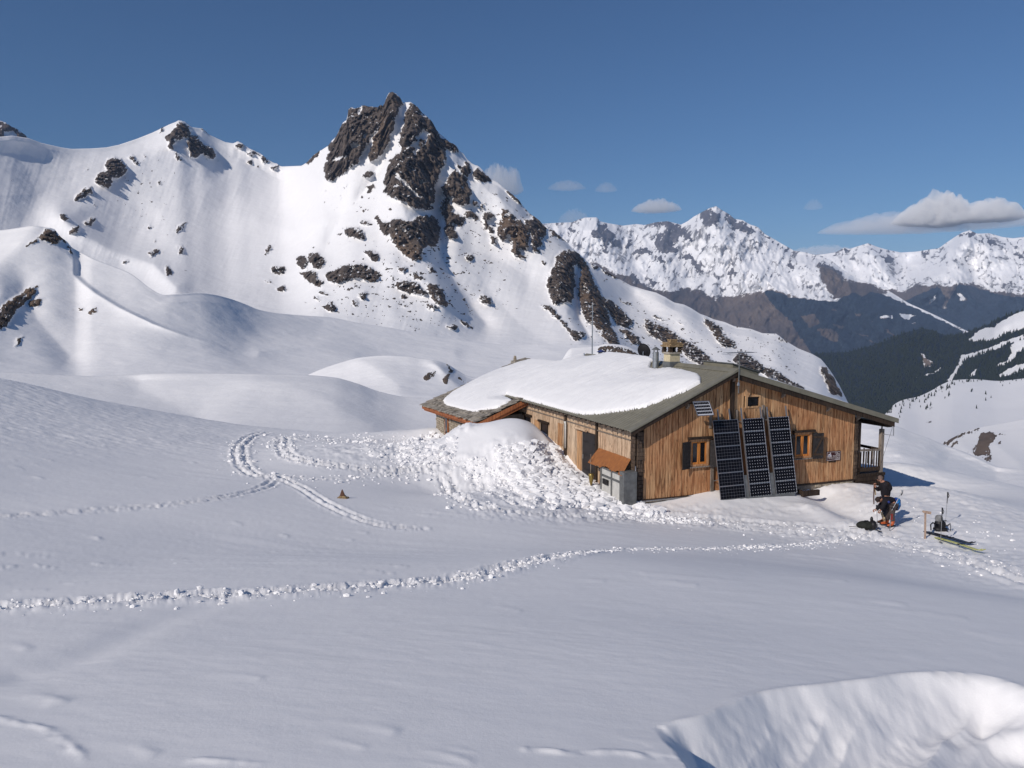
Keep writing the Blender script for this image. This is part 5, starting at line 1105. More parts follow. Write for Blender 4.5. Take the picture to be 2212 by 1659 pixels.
fl = MB().lathe([(.0, -.1), (.135, -.1), (.135, .72), (.11, .72), (.11, .5), (0, .5)], (fx_, fy_, rz(fx_))).build("flue", M_STEEL, hut, smooth=False, label="shiny round metal flue standing in the roof snow")
MB().lathe([(.145, .0), (.145, .03)], (fx_, fy_, rz(fx_) + .40)).build("band", M_STEEL, fl)
cp_ = MB(); cp_.lathe([(.0, .97), (.19, .84), (.19, .82), (0, .84)], (fx_, fy_, rz(fx_)))
for a in range(4): cp_.box(fx_ + .11 * math.cos(a * 1.57 + .4) - .008, fx_ + .11 * math.cos(a * 1.57 + .4) + .008, fy_ + .11 * math.sin(a * 1.57 + .4) - .008, fy_ + .11 * math.sin(a * 1.57 + .4) + .008, rz(fx_) + .7, rz(fx_) + .84)
cp_.build("cap", M_GREYM, fl)
f2 = MB().lathe([(.13, -.6), (.13, .12), (0, .12)], (5.0, 12.45, 4.75)).build("flue", M_WHITE, hut, label="small flue with a blue cap at the far roof end")
MB().lathe([(0, .30), (.24, .17), (.24, .15), (0, .17)], (5.0, 12.45, 4.75)).build("cap", M_BLUEC, f2)
# raised collector box beyond the ridge
b = MB(); b.hexa([(4.5, .35, rz(4.5)), (5.75, .35, rz(5.75)), (5.75, 2.3, rz(5.75)), (4.5, 2.3, rz(4.5)), (4.5, .35, rz(4.5) + .27), (5.75, .35, rz(5.75) + .27), (5.75, 2.3, rz(5.75) + .27), (4.5, 2.3, rz(4.5) + .27)])
hb = b.build("roof_hatch", M_OLIVE, hut)
MB().hexa([(4.44, .29, rz(4.44) + .272), (5.81, .29, rz(5.81) + .272), (5.81, 2.36, rz(5.81) + .272), (4.44, 2.36, rz(4.44) + .272), (4.44, .29, rz(4.44) + .31), (5.81, .29, rz(5.81) + .31), (5.81, 2.36, rz(5.81) + .31), (4.44, 2.36, rz(4.44) + .31)]).build("lid", M_GREYM, hb)

# ------------------------------------------------------------------ stone annex with slate roof
ann = empty("stone_annex", "low stone annex with slate roof and red brown fascia behind snow drift", "annex", tuple(HO), HUT_ROT)
C2 = Vector((-2.60, 10.75, 1.66)); E1 = Vector((-2.95, 20.6, 1.45)); TP = Vector((2.75, 19.3, 4.03)); FT = Vector((2.75, 10.4, 4.06))
def ar(s, t, up_=0.0):
    """point on the annex roof: s 0..1 along the eave, t 0..1 up the slope"""
    return (C2 * (1 - s) + E1 * s) * (1 - t) + (FT * (1 - s) + TP * s) * t + Vector((0, 0, up_))
MB().hexa([ar(0, 0, -.10), ar(1, 0, -.10), ar(1, 1, -.10), ar(0, 1, -.10), ar(0, 0, -.02), ar(1, 0, -.02), ar(1, 1, -.02), ar(0, 1, -.02)]).build("roof_deck", M_DARKW, ann)
R2 = Vector((6.5, 19.0, 2.6)); R3 = Vector((6.5, 10.4, 2.6))
MB().hexa([FT + Vector((0, 0, -.1)), TP + Vector((0, 0, -.1)), R2 + Vector((0, 0, -.1)), R3 + Vector((0, 0, -.1)), FT, TP, R2, R3]).build("back_slope", M_SLATE, ann)
MB().hexa([(-2.15, 11.2, -1.5), (6.0, 11.2, -1.5), (5.6, 19.6, -1.5), (-2.35, 19.6, -1.5), (-2.15, 11.2, 1.72), (6.0, 11.2, 2.5), (5.6, 19.6, 2.5), (-2.35, 19.6, 1.60)]).build("wall", M_MORTAR, ann)
rg = random.Random(21); z = -1.1
while z < 1.5:
    h = rg.uniform(.10, .19); w = 11.25
    while w < 19.55:
        L = rg.uniform(.14, .42); f0 = (w - 11.2) / 8.4; uo = -2.15 - .2 * f0
        if not (17.0 < w + L / 2 < 17.75 and z > -.4) and (w > 14.4 or z > .9):
            p = rg.uniform(.02, .06)
            MB().box(uo - p, uo + .0, w + .01, min(w + L - .012, 19.58), z + .01, z + h - .008).build("stone", M_STONE, ann, bevel=.012)
        w += L
    z += h
aw = MB().box(-2.36, -2.27, 17.05, 17.72, -.3, 1.30).build("window", M_REDW, ann)
MB().box(-2.375, -2.362, 17.2, 17.58, .1, 1.0).build("pane", M_GLASS, aw)
def board(a, b_, d0, d1, off, mat, nm, par):
    """fascia board from a to b_, from d0 to d1 below the roof"""
    a = Vector(a); b_ = Vector(b_); n = Vector(off)
    MB().hexa([a - Vector((0,0,d1)), b_ - Vector((0,0,d1)), b_ - Vector((0,0,d1)) + n, a - Vector((0,0,d1)) + n, a - Vector((0,0,d0)), b_ - Vector((0,0,d0)), b_ - Vector((0,0,d0)) + n, a - Vector((0,0,d0)) + n]).build(nm, mat, par)
board(ar(-.004, -.006), ar(1.0, -.006), .03, .21, (.035, 0, 0), M_REDW, "fascia", ann)
board(ar(0, .012), ar(.995, .012), .20, .36, (.035, 0, 0), M_REDW, "fascia", ann)
board(ar(-.006, .0), ar(-.006, .52), .03, .24, (0, .035, 0), M_REDW, "fascia", ann)
board(ar(.0, .02), ar(.0, .52), .22, .40, (0, .035, 0), M_REDW, "fascia", ann)
board(ar(1.004, .0), ar(1.004, 1.0), .02, .12, (0, -.03, 0), M_DARKW, "fascia", ann)
rg = random.Random(30)
def slate(s0, s1, t0, t1, lift, thick, seed):
    r_ = random.Random(seed); n = 6; v = []
    pts = []
    for a, b_ in ((s0, t0), (.5*(s0+s1), t0 - .006), (s1, t0), (s1, t1), (s0, t1)): pts.append((a + r_.uniform(-.0015, .0015), b_ + r_.uniform(-.006, .006)))
    for k in (0, 1):
        for i, (a, b_) in enumerate(pts): v.append(ar(a, b_, (lift if i < 3 else .0) + k * thick))
    f = [(4,3,2,1,0), (5,6,7,8,9)] + [(i, (i+1) % 5, 5 + (i+1) % 5, 5 + i) for i in range(5)]
    MB().add(v, f).build("slate", M_SLATE, ann)
sd = 0
for k in range(15):           # eave courses, front edge, back verge: the slates the snow leaves bare
    t0 = -.03 + k * .072; s = -.004 + (k % 2) * .012
    while s < 1.0:
        L = rg.uniform(.030, .046); t_s = t0
        vis = (k < 3) or (s < .045 and t0 < .55) or (s > .86 + .0 * k)
        if vis and sd < 296:
            slate(s, min(s + L - .003, 1.008), t0, t0 + .11, .055 + rg.uniform(0, .045), rg.uniform(.025, .05), sd); sd += 1
        s += L
MB().hexa([(2.5, 19.2, 3.95), (2.72, 19.2, 3.95), (2.70, 19.42, 3.95), (2.5, 19.4, 3.95), (2.55, 19.25, 4.42), (2.67, 19.24, 4.42), (2.66, 19.38, 4.42), (2.56, 19.37, 4.42)]).build("ridge_stone", M_STONE, ann)
for k in range(7):
    w = 18.4 - k * .55 + .9; MB().hexa([(2.35, w - .5, 3.98), (3.05, w - .5, 3.96), (3.05, w + .1, 3.96), (2.35, w + .1, 3.98), (2.4, w - .5, 4.09), (3.05, w - .5, 4.07), (3.05, w + .1, 4.10), (2.4, w + .1, 4.13)]).build("ridge_slab", M_SLATE, ann)

# ------------------------------------------------------------------ snow lying on the roofs
def snow_blanket(name, poly, zf, res, tmax, edge, label, lip=.10, seed=0.0, topt=None):
    P = np.array(poly); x0, y0 = P.min(0) - .15; x1, y1 = P.max(0) + .15
    nx = int((x1 - x0) / res) + 1; ny = int((y1 - y0) / res) + 1
    X, Y = np.meshgrid(np.linspace(x0, x1, nx), np.linspace(y0, y1, ny))
    d, _ = polydist(list(poly) + [poly[0]], X, Y)
    ins = np.zeros(X.shape, bool)
    for (ax, ay), (bx, by) in zip(P, np.roll(P, -1, 0)):
        if ay == by: continue
        c_ = ((ay > Y) != (by > Y)) & (X < (bx - ax) * (Y - ay) / (by - ay) + ax); ins ^= c_
    sd_ = np.where(ins, d, -d) + .035 * fbm(X / .35, Y / .25, seed, 3) + .02 * np.cos(Y * 2 * math.pi / .205) * (np.abs(d) < .25)
    tt_ = np.where(sd_ > 0, lip * np.minimum(1, np.sqrt(np.clip(sd_ / .05, 0, 1))) + (tmax - lip) * (1 - np.exp(-np.clip(sd_, 0, 9) / edge)), 0)
    tt_ = tt_ * (1 + .22 * fbm(X / 1.8, Y / 1.8, seed + 3, 4)) + .022 * fbm(X / .6, Y / .22, seed + 5, 4) * (sd_ > .1)
    Z = zf(X, Y) + np.where(sd_ > 0, tt_, -.05)
    keep = sd_ > -.0
    idx = -np.ones(X.shape, int); kk = keep | np.roll(keep, 1, 0) | np.roll(keep, -1, 0) | np.roll(keep, 1, 1) | np.roll(keep, -1, 1)
    kk |= np.roll(kk, 1, 0)
    idx[kk] = np.arange(kk.sum()); v = np.stack([X[kk], Y[kk], Z[kk]], -1)
    q = np.stack([idx[:-1, :-1], idx[:-1, 1:], idx[1:, 1:], idx[1:, :-1]], -1).reshape(-1, 4); q = q[(q >= 0).all(1)]
    me = bpy.data.meshes.new(name); me.from_pydata([tuple(map(float, p)) for p in v], [], [tuple(map(int, p)) for p in q])
    me.polygons.foreach_set("use_smooth", [True] * len(q)); me.materials.append(M_SNOW_ROOF); me.update()
    o = bpy.data.objects.new(name, me); o.location = tuple(HO); o.rotation_euler = (0, 0, HUT_ROT)
    finish(o, label=label, cat="snow blanket"); return o
def roof_z(X, Y):
    main = np.where(X <= RU, 2.66 + .453 * (X + .47), RH - .278 * (X - RU)) + .0
    # annex plane, blended in past the end of the metal roof
    c_ = np.array(C2); e_ = np.array(E1); f_ = np.array(FT); n_ = np.cross(e_ - c_, f_ - c_)
    an = c_[2] - (n_[0] * (X - c_[0]) + n_[1] * (Y - c_[1])) / n_[2]
    an = np.where(X > 2.75, 4.06 - .35 * (X - 2.75), an)
    k = np.where(X < -.45, sstep(9.8, 9.9, Y), sstep(12.75, 13.5, Y))
    return main * (1 - k) + (an + .04) * k
SNOWP = [(-.34, 12.9), (-.33, 10), (-.33, 7.9), (-.33, 4.8), (-.28, 3.7), (.02, 2.83), (.35, 2.1), (.62, 1.55), (1.01, .98), (1.43, .82), (1.9, .58), (2.37, .36), (2.75, .30), (3.02, .35), (3.29, .72), (3.5, 1.2), (3.62, 1.9), (3.71, 2.7), (3.74, 3.6), (3.5, 4.4), (3.55, 5.0), (4.0, 5.6), (4.6, 6.0), (5.0, 8), (4.9, 10.2), (4.1, 11.2), (3.9, 12.2), (4.3, 13.0), (4.0, 15), (3.3, 17.3), (2.63, 18.4), (1.67, 19.3), (.58, 19.75), (-.36, 19.7), (-1.32, 19.6), (-1.99, 19.0), (-2.25, 18.5), (-2.42, 17.1), (-2.34, 15), (-2.23, 13), (-2.05, 12.35), (-1.45, 11.3), (-1.0, 11.15), (-.62, 11.3), (-.55, 12.8)]
snow_blanket("roof_snow", SNOWP, roof_z, .055, .40, .8, "thick smooth snow blanket over the left slope of the hut roof", seed=1.0)
snow_blanket("roof_snow", [(5.9, .30), (6.3, .05), (8, -.05), (10.2, -.02), (10.9, .4), (10.4, 5), (9.5, 12), (5, 12), (4.9, 3.0), (5.9, 2.6)], lambda X, Y: RH - .278 * (X - RU) + 0 * Y, .09, .20, .3, "thin strip of snow along the right slope behind the metal verge", lip=.07, seed=7.0)
# ------------------------------------------------------------------ solar arrays leaning against the gable
def solar_array(u0, u1, cols, rows, cut, backs, label, gap):
    t = empty("solar_array", label, "solar panels", tuple(HO), HUT_ROT, "solar panel columns leaning on the gable")
    dn = Vector((0, -.62, -2.95)); L = dn.length; dn.normalize(); nrm = Vector((0, -2.95, .62)).normalized(); top = Vector((0, -.28, 2.87))
    def P(u, s, n=0.0): return Vector((u, 0, 0)) + top + dn * s + nrm * n
    for uu in (u0 + .28 * (u1 - u0) - .02 if backs == 'd' else u0 + .02, u1 - (.28 * (u1 - u0) if backs == 'd' else .06)):
        m = MB(); m.hexa([P(uu - .02, L + .05, -.05), P(uu + .02, L + .05, -.05), P(uu + .02, L + .05, -.005), P(uu - .02, L + .05, -.005), P(uu - .02, -.42, -.05), P(uu + .02, -.42, -.05), P(uu + .02, -.42, -.005), P(uu - .02, -.42, -.005)])
        m.build("rail", M_ALU, t)
        MB().bar(P(uu, .1, -.04), (uu, -.03, 2.75), .03).build("strut", M_ALU, t); MB().bar(P(uu, 2.2, -.04), (uu, -.03, .45), .03).build("strut", M_ALU, t)
    h = L / 6.0
    for k in range(6):
        s0, s1 = k * h + .003, (k + 1) * h - .003; f = .010
        def slab(a0, a1, b0, b1, n0, n1, mb): mb.hexa([P(a0, b1, n0), P(a1, b1, n0), P(a1, b1, n1), P(a0, b1, n1), P(a0, b0, n0), P(a1, b0, n0), P(a1, b0, n1), P(a0, b0, n1)])
        m = MB(); slab(u0 + f, u1 - f, s0 + f, s1 - f, .004, .020, m)
        mod = m.build("module", M_BACKS if backs == 'w' else M_BACKD, t)
        m = MB(); slab(u0, u0 + f, s0, s1, .0, .034, m); slab(u1 - f, u1, s0, s1, .0, .034, m); slab(u0 + f, u1 - f, s0, s0 + f, .0, .034, m); slab(u0 + f, u1 - f, s1 - f, s1, .0, .034, m)
        m.build("frame", M_ALU, mod)
        m = MB(); cw = (u1 - u0 - 2 * f - .02) / cols; chh = (s1 - s0 - 2 * f - .016) / rows
        for i in range(cols):
            for j in range(rows):
                a0 = u0 + f + .01 + i * cw + gap; a1 = a0 + cw - 2 * gap; b0 = s0 + f + .008 + j * chh + gap; b1 = b0 + chh - 2 * gap; c_ = cut * cw
                pts = [(a0 + c_, b0), (a1 - c_, b0), (a1, b0 + c_), (a1, b1 - c_), (a1 - c_, b1), (a0 + c_, b1), (a0, b1 - c_), (a0, b0 + c_)]
                v = [P(a, b_, .021) for a, b_ in pts] + [P(a, b_, .024) for a, b_ in pts]
                m.add(v, [tuple(range(8, 16))[::-1]] + [(q, 8 + q, 8 + (q + 1) % 8, (q + 1) % 8) for q in range(8)])
        m.build("cell_grid", M_CELL, mod)
    return t
solar_array(3.14, 4.30, 9, 4, .07, 'd', "leftmost column of six dark solar panels beside left gable window", .0045)
solar_array(4.51, 5.50, 8, 4, .17, 'w', "middle column of six solar panels with dotted white cell corners", .0)
solar_array(5.74, 6.74, 8, 4, .17, 'w', "rightmost column of six solar panels next to right gable window", .0)
m = MB(); m.hexa([(3.2, -1.02, -.30), (6.6, -1.02, -.30), (6.6, -.80, -.30), (3.2, -.80, -.30), (3.2, -.95, -.06), (6.6, -.95, -.06), (6.6, -.82, -.06), (3.2, -.82, -.06)])
for a, b_ in ((4.33, 4.48), (5.53, 5.71)): m.hexa([(a, -.93, -.2), (b_, -.93, -.2), (b_, -.90, -.2), (a, -.90, -.2), (a, -.72, .75), (b_, -.72, .75), (b_, -.69, .75), (a, -.69, .75)])
o = m.build("panel_footing", M_GREYM); o.location = tuple(HO); o.rotation_euler = (0, 0, HUT_ROT); o['label'] = "grey sheet metal footing under the three solar panel columns"; o['category'] = "panel footing"
# small panel on the roof edge
t = empty("small_solar_panel", "small square solar panel fixed to the roof verge above left window", "solar panel", tuple(HO), HUT_ROT)
a0, a1 = 2.08, 2.80
def SP(a, s, n=0.0):
    d = Vector((.10, -.20, -.52)).normalized(); nn = Vector((0, -.93, .36)); return Vector((a0 + (a1 - a0) * a, -.50, 3.66)) + d * (s * .57) + nn * n
def slab2(x0, x1, y0, y1, n0, n1, mb): mb.hexa([SP(x0, y1, n0), SP(x1, y1, n0), SP(x1, y1, n1), SP(x0, y1, n1), SP(x0, y0, n0), SP(x1, y0, n0), SP(x1, y0, n1), SP(x0, y0, n1)])
m = MB(); slab2(.03, .97, .04, .96, .004, .02, m); mod = m.build("module", M_BACKS, t)
m = MB(); slab2(0, .03, 0, 1, 0, .032, m); slab2(.97, 1, 0, 1, 0, .032, m); slab2(.03, .97, 0, .04, 0, .032, m); slab2(.03, .97, .96, 1, 0, .032, m); m.build("frame", M_ALU, t)
m = MB()
for i in range(9):
    for j in range(4): slab2(.05 + i * .1, .05 + i * .1 + .088, .07 + j * .216, .07 + j * .216 + .16, .021, .024, m)
m.build("cell_grid", M_CELL, mod)
MB().bar((2.45, -.45, 3.25), (2.45, -.30, 3.15), .09).build("bracket", M_GREYM, t)

# ------------------------------------------------------------------ rusty canopy, louvred cabinet, canister
def hang(b, name, mats, label, cat, **k):
    o = b.build(name, mats, label=label, cat=cat, **k); o.location = tuple(HO); o.rotation_euler = (0, 0, HUT_ROT); return o
rg = random.Random(5); v = []; f = []
n = 46
for i in range(n + 1):
    a = i / n; w = 2.90 * (1 - a) + .30 * a; w2 = 2.66 * (1 - a) - .14 * a; j = rg.uniform(0, .07) if a > .25 else rg.uniform(0, .015); j += .10 * math.sin(a * 9) ** 2 * (a > .3) * (a < .85)
    wav = .008 * math.sin(i * 2.1)
    for k, (uu, hh, ww) in enumerate(((-.03, 1.50, w), (-.36 + .1 * j, 1.23 + wav, .5 * (w + w2)), (-.66 + j * .9, .98 + j * .8 + wav, w2))):
        v.append((uu, ww, hh)); v.append((uu, ww, hh - .015))
for i in range(n):
    b0 = i * 6; b1 = b0 + 6
    for k in (0, 2): f += [(b0 + k, b1 + k, b1 + k + 2, b0 + k + 2), (b0 + k + 3, b1 + k + 3, b1 + k + 1, b0 + k + 1)]
    f += [(b0 + 4, b1 + 4, b1 + 5, b0 + 5), (b0 + 1, b1 + 1, b1, b0)]
f += [(0, 2, 3, 1), (2, 4, 5, 3), (n * 6 + 1, n * 6 + 3, n * 6 + 2, n * 6), (n * 6 + 3, n * 6 + 5, n * 6 + 4, n * 6 + 2)]
cn = empty("rusty_canopy", "rusty brown sheet canopy with ragged lower edge sheltering the white louvred cabinet", "canopy", tuple(HO), HUT_ROT)
MB().add(v, f).build("sheet", M_RUST, cn)
for w in (2.5, .1): MB().bar((-.03, w, 1.0), (-.58, w, 1.0), .035).bar((-.55, w, 1.02), (-.05, w, .6), .03).build("bracket", M_GREYM, cn)
MB().tube([(-.62, 2.45, 1.35), (-.58, 2.52, .45)], .018).build("prop", M_GREYW, cn)
cb = empty("louvred_cabinet", "grey framed cabinet with white louvres under the rusty canopy", "cabinet", tuple(HO), HUT_ROT)
MB().box(-.50, -.06, .10, 1.72, -.4, .98).build("body", M_BLACK, cb)
m = MB()
for w in (.10, .82, 1.67): m.box(-.57, -.51, w - .02, w + .055, -.4, 1.0)
m.box(-.57, -.51, .155, 1.65, .94, 1.0).box(-.565, -.51, .155, 1.65, .64, .71); m.build("frame", M_GREYM, cb)
m = MB()
for k in range(30):
    z = -.35 + k * .043
    if .60 < z < .72 or z > .9: continue
    for w0, w1 in ((.17, .79), (.885, 1.64)): m.hexa([(-.545, w0, z), (-.515, w0, z + .012), (-.515, w1, z + .012), (-.545, w1, z), (-.545, w0, z + .022), (-.515, w0, z + .034), (-.515, w1, z + .034), (-.545, w1, z + .022)])
m.build("louvres", M_WHITE, cb)
MB().box(-.62, -.572, 1.05, 1.45, .38, .58).build("pocket", M_BLACK, cb)
MB().box(-.64, -.10, -.28, .06, -.35, 1.13).build("side_panel", M_GREYM, cb)
br = empty("brass_canister", "dull brass canister tapering downwards hung beside the cabinet", "canister", hp(-.75, 2.15, .42))
MB().lathe([(0, -.30), (.02, -.28), (.07, -.12), (.10, .10), (.105, .19), (.085, .215), (0, .215)], n=18).build("shell", M_BRASS, br, smooth=True)
MB().tube([(0, 0, .21), (.0, 0, .40)], .008).build("hook", M_BLACK, br)
hang(MB().box(6.9, 7.75, -1.06, -.94, -.24, -.02).box(6.95, 7.05, -.94, -.3, -.2, -.03), "timber_beam", M_DARKW, "dark timber beam with the shaded hole beside it, half buried in snow right of the solar panels", "beam", bevel=.01)  # dark box stands for the beam and the shade of the hole beside it

# ------------------------------------------------------------------ club sign
sg = empty("hut_sign", "maroon club sign with white lettering and blue mountain emblem on gable", "sign", tuple(HO), HUT_ROT)
M_SIGN = simple("sign_enamel", (.055, .014, .014), .4, var=.1); M_SIGNW = simple("sign_white", (.72, .66, .65), .5, var=.05); M_SIGNB = simple("sign_blue", (.16, .20, .32), .5, var=.1)
MB().box(8.97, 9.71, -.058, -.034, .86, 1.26).build("board", M_SIGN, sg)
b = MB(); b.box(8.995, 9.685, -.062, -.059, 1.225, 1.235).box(8.995, 9.685, -.062, -.059, .885, .897).box(8.995, 9.004, -.062, -.059, .897, 1.225).box(9.676, 9.685, -.062, -.059, .897, 1.225); b.build("border", M_SIGNW, sg)
def tri(pts, y, mat, nm): MB().add([(a, y, b_) for a, b_ in pts] + [(a, y + .003, b_) for a, b_ in pts], [tuple(range(len(pts))), tuple(range(len(pts), 2 * len(pts)))[::-1]] + [(i, i + len(pts), (i + 1) % len(pts) + len(pts), (i + 1) % len(pts)) for i in range(len(pts))]).build(nm, mat, sg)
tri([(9.03, 1.045), (9.24, 1.045), (9.22, 1.10), (9.17, 1.215), (9.125, 1.13), (9.09, 1.17)], -.062, M_SIGNW, "emblem")
tri([(9.05, 1.06), (9.16, 1.06), (9.15, 1.09), (9.09, 1.115)], -.066, M_SIGNB, "emblem"); tri([(9.165, 1.09), (9.20, 1.09), (9.17, 1.18)], -.066, M_SIGNB, "emblem")
MB().box(9.03, 9.24, -.062, -.059, 1.015, 1.03).build("emblem", M_SIGNW, sg)
def text(txt, u, z, size, align='RIGHT'):
    c = bpy.data.curves.new("lettering", 'FONT'); c.body = txt; c.size = size; c.extrude = .001; c.align_x = align; c.materials.append(M_SIGNW)
    o = bpy.data.objects.new("lettering", c); o.location = (u, -.062, z); o.rotation_euler = (math.pi / 2, 0, 0); finish(o, parent=sg)
    bpy.context.view_layer.update(); me = bpy.data.meshes.new_from_object(o.evaluated_get(bpy.context.evaluated_depsgraph_get())); n_ = bpy.data.objects.new('lettering', me); n_.location = o.location; n_.rotation_euler = o.rotation_euler; bpy.data.objects.remove(o); finish(n_, parent=sg)
text("Club", 9.58, 1.155, .085); text("ALPIN", 9.665, 1.095, .078); text("FRANÇAIS", 9.66, 1.025, .078); text("REFUGE DU THABOR", 9.668, .955, .062); text("MODANE", 9.66, .905, .058)
MB().box(9.1, 9.5, -.05, -.034, .80, .84).build("batten", M_DARKW, sg)

# ------------------------------------------------------------------ aerials and dish
ae = empty("tv_aerial", "television aerial on a pole at the gable peak", "aerial", tuple(HO), HUT_ROT)
MB().tube([(4.17, -.47, 3.9), (4.17, -.47, 5.40)], .022).build("pole", M_GREYM, ae)
MB().lathe([(.03, 0), (.06, -.12), (.0, -.12)], (4.13, -.50, 4.32), n=8).build("lamp", M_STEEL, ae)
MB().bar((3.58, -.52, 5.44), (4.84, -.42, 5.44), .02).build("boom", M_ALU, ae)
for k in range(10):
    x = 3.6 + k * .135; MB().tube([(x, -.47 - .28 + .1 * (x - 4.2), 5.455), (x, -.47 + .28 + .1 * (x - 4.2), 5.455)], .007, n=5).build("element", M_ALU, ae)
MB().tube([(3.55, -.75, 5.40), (3.55, -.2, 5.40)], .007, n=5).tube([(3.6, -.62, 5.38), (4.2, -.62, 5.38)], .008, n=5).build("element", M_ALU, ae)
ms = hang(MB().tube([(4.15, 11.83, 4.7), (4.15, 11.83, 6.1), (4.15, 11.83, 7.5)], [.035, .03, .022], n=6), "slender_mast", M_STEEL, "thin grey mast rising from the far end of the roof ridge", "mast")
cvb = MB(); cvb.lump((11.35, 1.3, .45), .42, 4, 1.2, .8, .75, n=12, k=8, am=.07); hang(cvb, 'covered_bundle', simple('grey_tarpaulin', (.10, .10, .11), .8, var=.2), 'grey covered bundle standing on the terrace behind the railing', 'bundle', smooth=True)
ds = empty("satellite_dish", "dark round satellite dish behind the roof ridge left of the chimneys", "satellite dish", hp(5.0, 8.0, 5.13), HUT_ROT)
v = []; f = []; rings = 6; n = 24; ax = Vector((.80, .52, .28)).normalized(); sx = ax.cross(Vector((0, 0, 1))).normalized(); sy = sx.cross(ax)
for side in (0, 1):
    for i in range(rings + 1):
        r = .37 * i / rings
        for j in range(n):
            a = 2 * math.pi * j / n; v.append(sx * r * math.cos(a) * .93 + sy * r * math.sin(a) + ax * (.55 * r * r + .012 * side))
for side in (0, 1):
    b0 = side * (rings + 1) * n
    for i in range(rings):
        for j in range(n):
            q = (b0 + i*n + j, b0 + i*n + (j+1) % n, b0 + (i+1)*n + (j+1) % n, b0 + (i+1)*n + j); f.append(q if side else q[::-1])
for j in range(n): f.append((rings*n + j, rings*n + (j+1) % n, (rings+1)*n + rings*n + (j+1) % n, (rings+1)*n + rings*n + j))
MB().add(v, f).build("dish", M_BLACK, ds, smooth=True)
MB().tube([(.02, .02, 0), (-.02, -.02, -.1), (0, 0, -.75)], .025).build("mast", M_STEEL, ds)
MB().tube([tuple(-sy * .33 + ax * .05), tuple(ax * .42 - sy * .12)], .012, n=5).build("feed_arm", M_STEEL, ds)

# ------------------------------------------------------------------ skiers' place: surveyed points (zoomed crop coordinates) at a given depth
def ZP(zx, zy, Y, x0=3030, y0=1680):
    x = (x0 + zx / 7.373) / 1.6492; y = (y0 + zy / 7.373) / 1.6492; dx, dy, dz = (float(q) for q in ray(x, y)); k = Y / dy
    return Vector((dx * k, Y, dz * k))
M_SKIN = simple("skin", (.42, .21, .14), .6, var=.08); M_HAIRG = simple("short_grey_hair", (.16, .11, .09), .8, var=.2); M_HAIRD = simple("dark_hair", (.030, .018, .014), .7, var=.2)
M_JKT = simple("black_fleece", (.012, .010, .014), .85, var=.2, scale=20, bump=.3); M_NAVY = simple("dark_trousers", (.018, .018, .028), .8, var=.2, scale=18, bump=.3)
M_GREYT = simple("grey_brown_trousers", (.075, .058, .055), .8, var=.25, scale=18, bump=.3); M_BOOT = simple("orange_boot", (.50, .11, .035), .45, var=.2); M_BOOTD = simple("dark_boot", (.10, .045, .03), .5, var=.2)
M_BLUE = simple("blue_nylon", (.02, .16, .42), .5, var=.2, scale=12); M_DBLUE = simple("dark_blue_nylon", (.03, .05, .24), .5, var=.2, scale=12); M_PACK = simple("dark_pack_cloth", (.020, .022, .018), .8, var=.3, scale=14, bump=.3); M_PACKG = simple("grey_pack_lid", (.22, .22, .22), .7, var=.3, scale=12, bump=.3)
M_SKIB = simple("black_ski", (.012, .011, .016), .35, var=.2); M_SKIY = simple("yellow_ski", (.52, .52, .18), .4, var=.15); M_RED = simple("red_nylon", (.22, .03, .025), .6, var=.2); M_BEIGE = simple("beige_skin", (.42, .32, .20), .8, var=.2, scale=15)
M_POST = simple("pale_post_wood", (.42, .30, .23), .8, var=.2, scale=14)
def skinned(name, verts, edges, radii, mat, parent, sub=2, root=0):
    me = bpy.data.meshes.new(name); me.from_pydata([tuple(p) for p in verts], edges, []); me.materials.append(mat)
    o = bpy.data.objects.new(name, me); finish(o, parent=parent)
    sk = o.modifiers.new("s", 'SKIN'); sk.use_smooth_shade = True
    if not me.skin_vertices:
        bpy.context.view_layer.objects.active = o; me.attributes
    for i, r in enumerate(radii):
        d = me.skin_vertices[0].data[i]; d.radius = (r, r) if not isinstance(r, tuple) else r; d.use_root = (i == root)
    ss = o.modifiers.new("u", 'SUBSURF'); ss.levels = sub; ss.render_levels = sub
    return o
def chain(pts, radii, mat, parent, name, sub=2, n=10):
    """smooth tapered limb or garment piece as one tube"""
    P = [Vector(p) for p in pts]; out = []; rr = []
    for i in range(len(P) - 1):
        p0 = P[max(i-1, 0)]; p1 = P[i]; p2 = P[i+1]; p3 = P[min(i+2, len(P)-1)]
        for k in range(4):
            t = k / 4; out.append(.5 * ((2*p1) + (p2-p0)*t + (2*p0-5*p1+4*p2-p3)*t*t + (-p0+3*p1-3*p2+p3)*t**3)); rr.append(radii[i] * (1-t) + radii[i+1] * t)
    out.append(P[-1]); rr.append(radii[-1])
    return MB().tube(out, rr, n=n).build(name, mat, parent, smooth=True)
